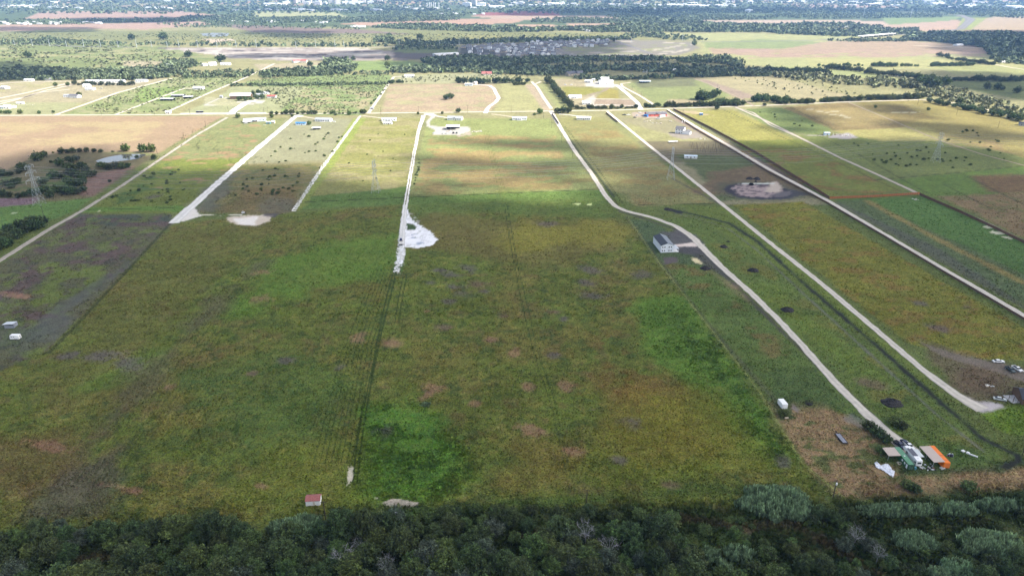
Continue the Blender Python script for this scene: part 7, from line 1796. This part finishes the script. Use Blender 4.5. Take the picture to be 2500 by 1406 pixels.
W_([(1020, 150), (1080, 142), (1150, 140), (1220, 142), (1250, 160), (1180, 166), (1060, 160)], 10, 7, 'wood', 'left part of the big central wood', seed=7)
W_([(1120, 144), (1320, 143), (1480, 140), (1640, 144), (1640, 149), (1480, 150), (1400, 156), (1250, 160), (1180, 154)], 11, 6.5, 'wood', 'back belt of the big central wood, below the housing estate', seed=8)
W_([(1200, 164), (1400, 166), (1560, 162), (1700, 166), (1840, 172), (1860, 178), (1640, 178), (1560, 176), (1480, 172), (1440, 182), (1330, 188), (1260, 180)], 10.5, 6.3, 'wood', 'front belt of the big central wood', seed=9)
W_([(1640, 184), (1760, 184), (1880, 180), (1880, 188), (1700, 190), (1640, 190)], 9, 7, 'wood', 'tree belt right of the shaded clearing', seed=10)
W_([(1410, 188), (1500, 192), (1640, 190), (1640, 193), (1480, 198), (1400, 194)], 9, 6, 'wood', 'tree belt behind the white villa', seed=11)
W_([(1645, 148), (1700, 140), (1780, 142), (1810, 158), (1815, 168), (1780, 164), (1760, 156), (1660, 154)], 10, 6.5, 'wood', 'curved grove at the right end of the central wood', seed=12)
W_([(1860, 180), (1960, 182), (2060, 192), (2200, 198), (2260, 206), (2220, 218), (2120, 215), (2000, 204), (1900, 190)], 11, 6.5, 'wood', 'olive mesquite thicket on the right', 'leaf_far2', .7, seed=13)
W_([(2200, 206), (2300, 212), (2380, 230), (2500, 262), (2500, 292), (2380, 262), (2260, 236)], 9, 4.5, 'wood', 'mixed brush above the right-hand frontage road', 'leaf_far2', .75, seed=14)
W_([(940, 107), (1100, 104), (1250, 99), (1500, 94), (1560, 98), (1480, 100), (1250, 105), (1000, 114)], 12, 8, 'wood', 'tree line behind the housing estate', seed=15)
W_([(960, 116), (1110, 114), (1118, 122), (960, 124)], 13, 6, 'wood', 'dark brush left of the housing estate', seed=16, cover=.6)
W_([(910, 97), (960, 96), (962, 104), (915, 104)], 12, 9, 'wood', 'dark clump on the far scrub plain', seed=17)
W_([(0, 100), (120, 94), (170, 100), (330, 108), (640, 108), (940, 110), (940, 116), (640, 115), (330, 112), (0, 110)], 15, 6.5, 'wood', 'thin tree line along the far highway', cover=.65, seed=18)
W_([(1000, 60), (1060, 62), (1200, 68), (1400, 72), (1420, 76), (1240, 80), (1010, 74), (900, 68)], 17, 9, 'wood', 'tree belt behind the far yellow scrub', seed=19)
W_([(1360, 72), (1480, 66), (1600, 56), (1700, 58), (1900, 68), (2000, 72), (1980, 82), (1800, 80), (1620, 80), (1460, 80)], 17, 10, 'wood', 'large far wood right of the centre', seed=20)
W_([(1560, 80), (1700, 94), (1740, 102), (1640, 98), (1520, 88)], 16, 8, 'wood', 'tree tongue running down to the highway', seed=21, cover=.55)
W_([(1960, 70), (2060, 76), (2140, 72), (2240, 74), (2240, 82), (2120, 92), (1900, 84), (1860, 76)], 14, 9, 'wood', 'tree belt along the pale right pasture', seed=22)
W_([(2020, 100), (2120, 99), (2220, 98), (2220, 102), (2060, 103)], 13, 7, 'wood', 'dark hedge under the highway bridge', seed=23)
W_([(2220, 88), (2300, 84), (2380, 86), (2500, 86), (2560, 90), (2560, 136), (2420, 136), (2400, 118), (2300, 104), (2200, 100)], 11, 10, 'wood', 'large dark wood at the right edge', seed=24)
W_([(2430, 134), (2560, 138), (2560, 162), (2460, 156), (2420, 146)], 10, 7.5, 'wood', 'tree group below the large dark wood', seed=25)
W_([(1900, 60), (2060, 60), (2160, 66), (2120, 72), (2000, 68)], 18, 9, 'wood', 'far tree belt above the tan fields on the right', seed=26)
for k, (poly_, sp, sz, cv) in enumerate([
    ([(220, 50), (420, 48), (520, 44), (480, 54), (300, 57), (200, 56)], 18, 10, 1), ([(430, 42), (620, 36), (640, 56), (520, 58), (480, 52)], 22, 9, .8), ([(600, 48), (760, 42), (860, 46), (980, 36), (1130, 44), (1120, 50), (960, 56), (760, 56), (640, 58)], 20, 10, 1),
    ([(0, 50), (150, 48), (240, 54), (200, 62), (0, 60)], 24, 8, .7), ([(350, 58), (640, 58), (860, 66), (900, 74), (640, 70), (440, 68)], 22, 7, .6), ([(820, 34), (960, 30), (1140, 34), (1130, 44), (960, 38)], 26, 10, .8),
    ([(1290, 50), (1400, 44), (1500, 48), (1540, 56), (1440, 58), (1300, 56)], 20, 10, 1), ([(1480, 40), (1700, 36), (1900, 44), (1860, 50), (1700, 52), (1520, 52)], 24, 10, .9), ([(1540, 44), (1700, 46), (1680, 58), (1560, 56)], 20, 11, 1),
    ([(1440, 28), (1700, 24), (2000, 26), (2200, 30), (2360, 34), (2200, 30), (1900, 34), (1600, 36)], 26, 12, 1), ([(1900, 36), (2160, 32), (2320, 38), (2300, 44), (2000, 48), (1860, 44)], 24, 9, .85), ([(1240, 26), (1460, 26), (1460, 38), (1360, 36)], 26, 8, .6),
    ([(2180, 28), (2500, 26), (2500, 36), (2360, 38)], 30, 9, .6), ([(2340, 36), (2500, 34), (2500, 46), (2380, 40)], 24, 9, .7), ([(1700, 56), (1760, 60), (1900, 60), (1880, 66), (1740, 64)], 20, 8, .7), ([(1500, 50), (1660, 50), (1640, 44)], 24, 9, 1)]):
    W_(poly_, sp, sz * .82, 'wood', 'hazy far wood between the fields, patch seen against the plain', cover=cv * .72, seed=40 + k)
W_([(-60, 12), (2560, 8), (2560, 30), (1250, 34), (-60, 36)], 62, 15, 'wood', 'trees of the far town suburbs', cover=.6, seed=60, hs=.9)
W_([(-60, -2), (2560, -4), (2560, 10), (-60, 13)], 110, 26, 'wood', 'forest on the horizon', cover=.8, seed=61, hs=.8)
W_([(0, 112), (300, 112), (560, 150), (420, 166), (0, 164)], 17, 4.2, 'scrub', 'green scrub of the far left plain', 'leaf_far2', .8, seed=62, hs=.8, patch=(70, .55))
W_([(380, 84), (900, 82), (1300, 84), (1600, 84), (1500, 94), (1250, 98), (940, 104), (400, 104)], 20, 3.6, 'scrub', 'shrub-dotted far pasture', 'leaf_far2', .6, seed=63, hs=.8)
W_([(0, 80), (380, 84), (400, 104), (0, 100)], 24, 4.0, 'scrub', 'olive scrub of the far left', 'leaf_far2', .6, seed=64, hs=.8, patch=(90, .55))
W_([(420, 192), (630, 178), (480, 240), (400, 278), (160, 280), (300, 226)], 7, 2.1, 'scrub', 'scrub parcel between the diagonal country roads', 'leaf_far2', .75, seed=65, hs=.8, patch=(26, .56))
W_([(610, 196), (720, 186), (940, 186), (950, 204), (885, 276), (700, 276)], 6.5, 2.0, 'scrub', 'scrub field right of the white-roofed house', 'leaf_far2', .75, seed=66, hs=.8, patch=(24, .58))
W_([(560, 208), (950, 204), (950, 208), (560, 212)], 6, 3.4, 'scrub', 'hedge along the top of the scrub field', 'leaf_far', 1, seed=67)
W_([(700, 182), (960, 176), (960, 184), (720, 188)], 8, 4, 'scrub', 'brush above the scrub field', 'leaf_far', .5, seed=68)
W_([(975, 186), (1280, 184), (1290, 200), (980, 204)], 9, 2.2, 'scrub', 'thin brush above the pink field', 'leaf_far2', .35, seed=69)
W_([(1780, 186), (2000, 200), (2110, 236), (2060, 240), (1900, 226)], 13, 2.2, 'scrub', 'thin brush of the dry right pasture', 'leaf_far2', .25, seed=70)
W_([(400, 170), (640, 176), (600, 190), (440, 192)], 9, 3.0, 'scrub', 'loose scrub above the diagonal roads', 'leaf_far2', .5, seed=71)
W_([(1250, 150), (1640, 152), (1800, 168), (1560, 164), (1250, 166)], 12, 3.2, 'scrub', 'brushy clearing inside the central wood', 'leaf_far2', .55, seed=72)
W_([(490, 300), (545, 288), (300, 460), (130, 560), (205, 505), (380, 388)], 5, .9, 'scrub', 'weeds along the verge of the farm road', 'leaf_far2', .3, seed=73, hs=.7)
settle()
for o in list(EST):
    if o.location.z < -100: 
        for c_ in list(o.children): bpy.data.objects.remove(c_)
        bpy.data.objects.remove(o)
# ------------------------------------------------------------------ clouds that shade the plain
CLOUD_Z = 2100.0
cm = bpy.data.materials.new("cloud_vapour"); cm.use_nodes = True
t = cm.node_tree
d1 = t.nodes.new("ShaderNodeBsdfDiffuse"); d2 = t.nodes.new("ShaderNodeBsdfTranslucent"); ms = t.nodes.new("ShaderNodeMixShader")
d1.inputs[0].default_value = (.9, .9, .9, 1); d2.inputs[0].default_value = (.9, .9, .9, 1); ms.inputs[0].default_value = .4
t.links.new(d1.outputs[0], ms.inputs[1]); t.links.new(d2.outputs[0], ms.inputs[2]); t.links.new(ms.outputs[0], t.nodes["Material Output"].inputs[0])
def ico():
    import bmesh
    bm = bmesh.new(); bmesh.ops.create_icosphere(bm, subdivisions=2, radius=1.0)
    V = np.array([v.co[:] for v in bm.verts]); F = np.array([[v.index for v in f.verts] for f in bm.faces]); bm.free()
    return V, F
ICO_V, ICO_F = ico()
def inside(P, x, y):
    r = np.zeros(np.shape(x), bool); n = len(P)
    for k in range(n):
        a, b_ = P[k], P[(k + 1) % n]
        r ^= ((a[1] > y) != (b_[1] > y)) & (x < (b_[0] - a[0]) * (y - a[1]) / (b_[1] - a[1] + 1e-12) + a[0])
    return r
def cloud(pts, lobe, label, cover=1.0, raw=None, seed=1, thin=.35, holes=()):
    """pts: outline of its shadow on the ground (photo px) -> a heap of vapour lobes above it, up the sun's ray"""
    P = np.array(raw) if raw is not None else world_px(pts)
    rs = np.random.RandomState(seed)
    x0, x1, y0, y1 = P[:, 0].min(), P[:, 0].max(), P[:, 1].min(), P[:, 1].max()
    st = lobe * .8
    xs, ys = np.meshgrid(np.arange(x0, x1 + st, st), np.arange(y0, y1 + st, st))
    xs = xs.ravel() + rs.uniform(-.4, .4, xs.size) * st; ys = ys.ravel() + rs.uniform(-.4, .4, ys.size) * st
    k = inside(P, xs, ys) & (rs.rand(xs.size) < cover)
    for hp, keep in holes: k &= ~(inside(world_px(hp), xs, ys) & (rs.rand(xs.size) > keep))
    xs, ys = xs[k], ys[k]
    if len(xs) == 0: return
    off = CLOUD_Z / SV.z
    VV, FF = [], []
    for i in range(len(xs)):
        r = lobe * rs.uniform(.65, 1.05)
        jit = 1 + .12 * rs.randn(len(ICO_V), 1)
        v = ICO_V * jit * np.array([r, r, r * thin])
        VV.append(v + np.array([xs[i] + SV.x * off, ys[i] + SV.y * off, CLOUD_Z + rs.uniform(-.1, .3) * lobe]))
        FF.append(ICO_F + i * len(ICO_V))
    me = npmesh("cloud", np.concatenate(VV), np.concatenate(FF), cm, None, True)
    o = link("cloud", me); o['kind'] = 'structure'; o['label'] = label
    return o
NEARW = [(-1500, -900), (1600, -900), (1600, 330)]
EDGE = [(2500, 420), (2380, 408), (2200, 398), (2040, 372), (1900, 352), (1770, 352), (1700, 352), (1660, 400), (1560, 455), (1450, 470), (1380, 500), (1200, 492), (1020, 474), (900, 462), (780, 432), (690, 408), (600, 416), (520, 438), (440, 424), (395, 402), (330, 376), (200, 366), (80, 372), (0, 396)]
cloud(None, 46, 'cloud over the near fields', raw=[(-900, -700), (1500, -700), (1500, 420)] + [G(x, y + 22) for x, y in EDGE] + [(-900, 420)], seed=3,
      holes=[([(1230, 535), (1380, 525), (1500, 545), (1540, 600), (1400, 625), (1260, 600)], .20), ([(1240, 480), (1460, 480), (1480, 520), (1250, 520)], .4), ([(200, 560), (420, 560), (300, 700), (120, 700)], .9)])
cloud([(x, y - 2) for x, y in EDGE] + [(x, y + 30) for x, y in EDGE[::-1]], 24, 'ragged front edge of the cloud over the near fields', .62, seed=4)
cloud([(1040, 410), (1200, 395), (1380, 400), (1420, 470), (1200, 475), (1010, 470)], 22, 'wisps of cloud', .22, seed=5)
cloud([(1080, 338), (1250, 340), (1400, 348), (1420, 366), (1250, 362), (1120, 352)], 22, 'wisps of cloud', .7, seed=6)
cloud([(1020, 378), (1200, 392), (1420, 390), (1430, 408), (1200, 408), (960, 388)], 20, 'wisps of cloud', .6, seed=7)
cloud([(1430, 350), (1600, 356), (1660, 392), (1600, 430), (1460, 440)], 24, 'wisps of cloud', .45, seed=8)
cloud([(1950, 338), (2060, 342), (2250, 340), (2500, 380), (2500, 410), (2200, 400), (2040, 370)], 26, 'broken cloud', .8, seed=9)
cloud([(1880, 262), (1990, 258), (2060, 290), (2010, 322), (1930, 318)], 28, 'broken cloud', .45, seed=10)
cloud([(2120, 250), (2240, 262), (2260, 290), (2160, 275)], 24, 'broken cloud', .6, seed=11)
cloud([(2200, 295), (2360, 300), (2500, 330), (2500, 352), (2300, 330), (2180, 308)], 28, 'broken cloud', .7, seed=12)
cloud([(960, 158), (1050, 164), (1330, 184), (1480, 192), (1700, 190), (1860, 172), (1760, 160), (1640, 150), (1420, 142), (1500, 116), (1490, 102), (1300, 98), (1000, 104), (960, 120), (1000, 142)], 75, 'cloud over the housing estate', seed=13)
cloud([(560, 138), (1000, 126), (1000, 148), (760, 146), (620, 148)], 60, 'wisps of cloud', .22, seed=14)
cloud([(2260, 80), (2500, 74), (2500, 140), (2420, 140), (2330, 118)], 70, 'cloud over the dark wood', seed=15)
cloud([(2280, 174), (2500, 180), (2500, 250), (2420, 235), (2300, 200)], 45, 'cloud on the right', .9, seed=16)
cloud([(0, 150), (60, 160), (130, 190), (0, 196)], 50, 'cloud on the left', seed=17)
cloud([(630, 76), (820, 78), (760, 92), (660, 88)], 90, 'wisps of cloud', .7, seed=18)
cloud([(0, 68), (240, 70), (200, 78), (0, 80)], 90, 'wisps of cloud', .7, seed=19)
cloud([(220, 44), (500, 42), (470, 54), (230, 56)], 150, 'far cloud', seed=20)
cloud([(1240, 36), (1560, 42), (1640, 34), (1900, 30), (1900, 20), (1400, 22)], 220, 'far cloud', .8, seed=21)
cloud([(300, 27), (700, 22), (1000, 22), (1000, 27), (600, 29)], 200, 'far cloud', .7, seed=22)
cloud([(1900, 24), (2380, 20), (2380, 28), (1900, 30)], 220, 'far cloud', .8, seed=23)
# ------------------------------------------------------------------ the air
hb = MB().box((0, 9000, 91.5), (60000, 40000, 187))
haze = hb.build("haze", bpy.data.materials.new("haze_air"))
hm = haze.data.materials[0]; hm.use_nodes = True
t = hm.node_tree; t.nodes.remove(t.nodes["Principled BSDF"])
pv = t.nodes.new("ShaderNodeVolumePrincipled")
pv.inputs["Color"].default_value = (.30, .54, 1.0, 1)
pv.inputs["Density"].default_value = 0.00006
pv.inputs["Anisotropy"].default_value = 0.2
t.links.new(pv.outputs[0], t.nodes["Material Output"].inputs["Volume"])
haze['kind'] = 'stuff'; haze['label'] = 'pale blue haze over the distant country'
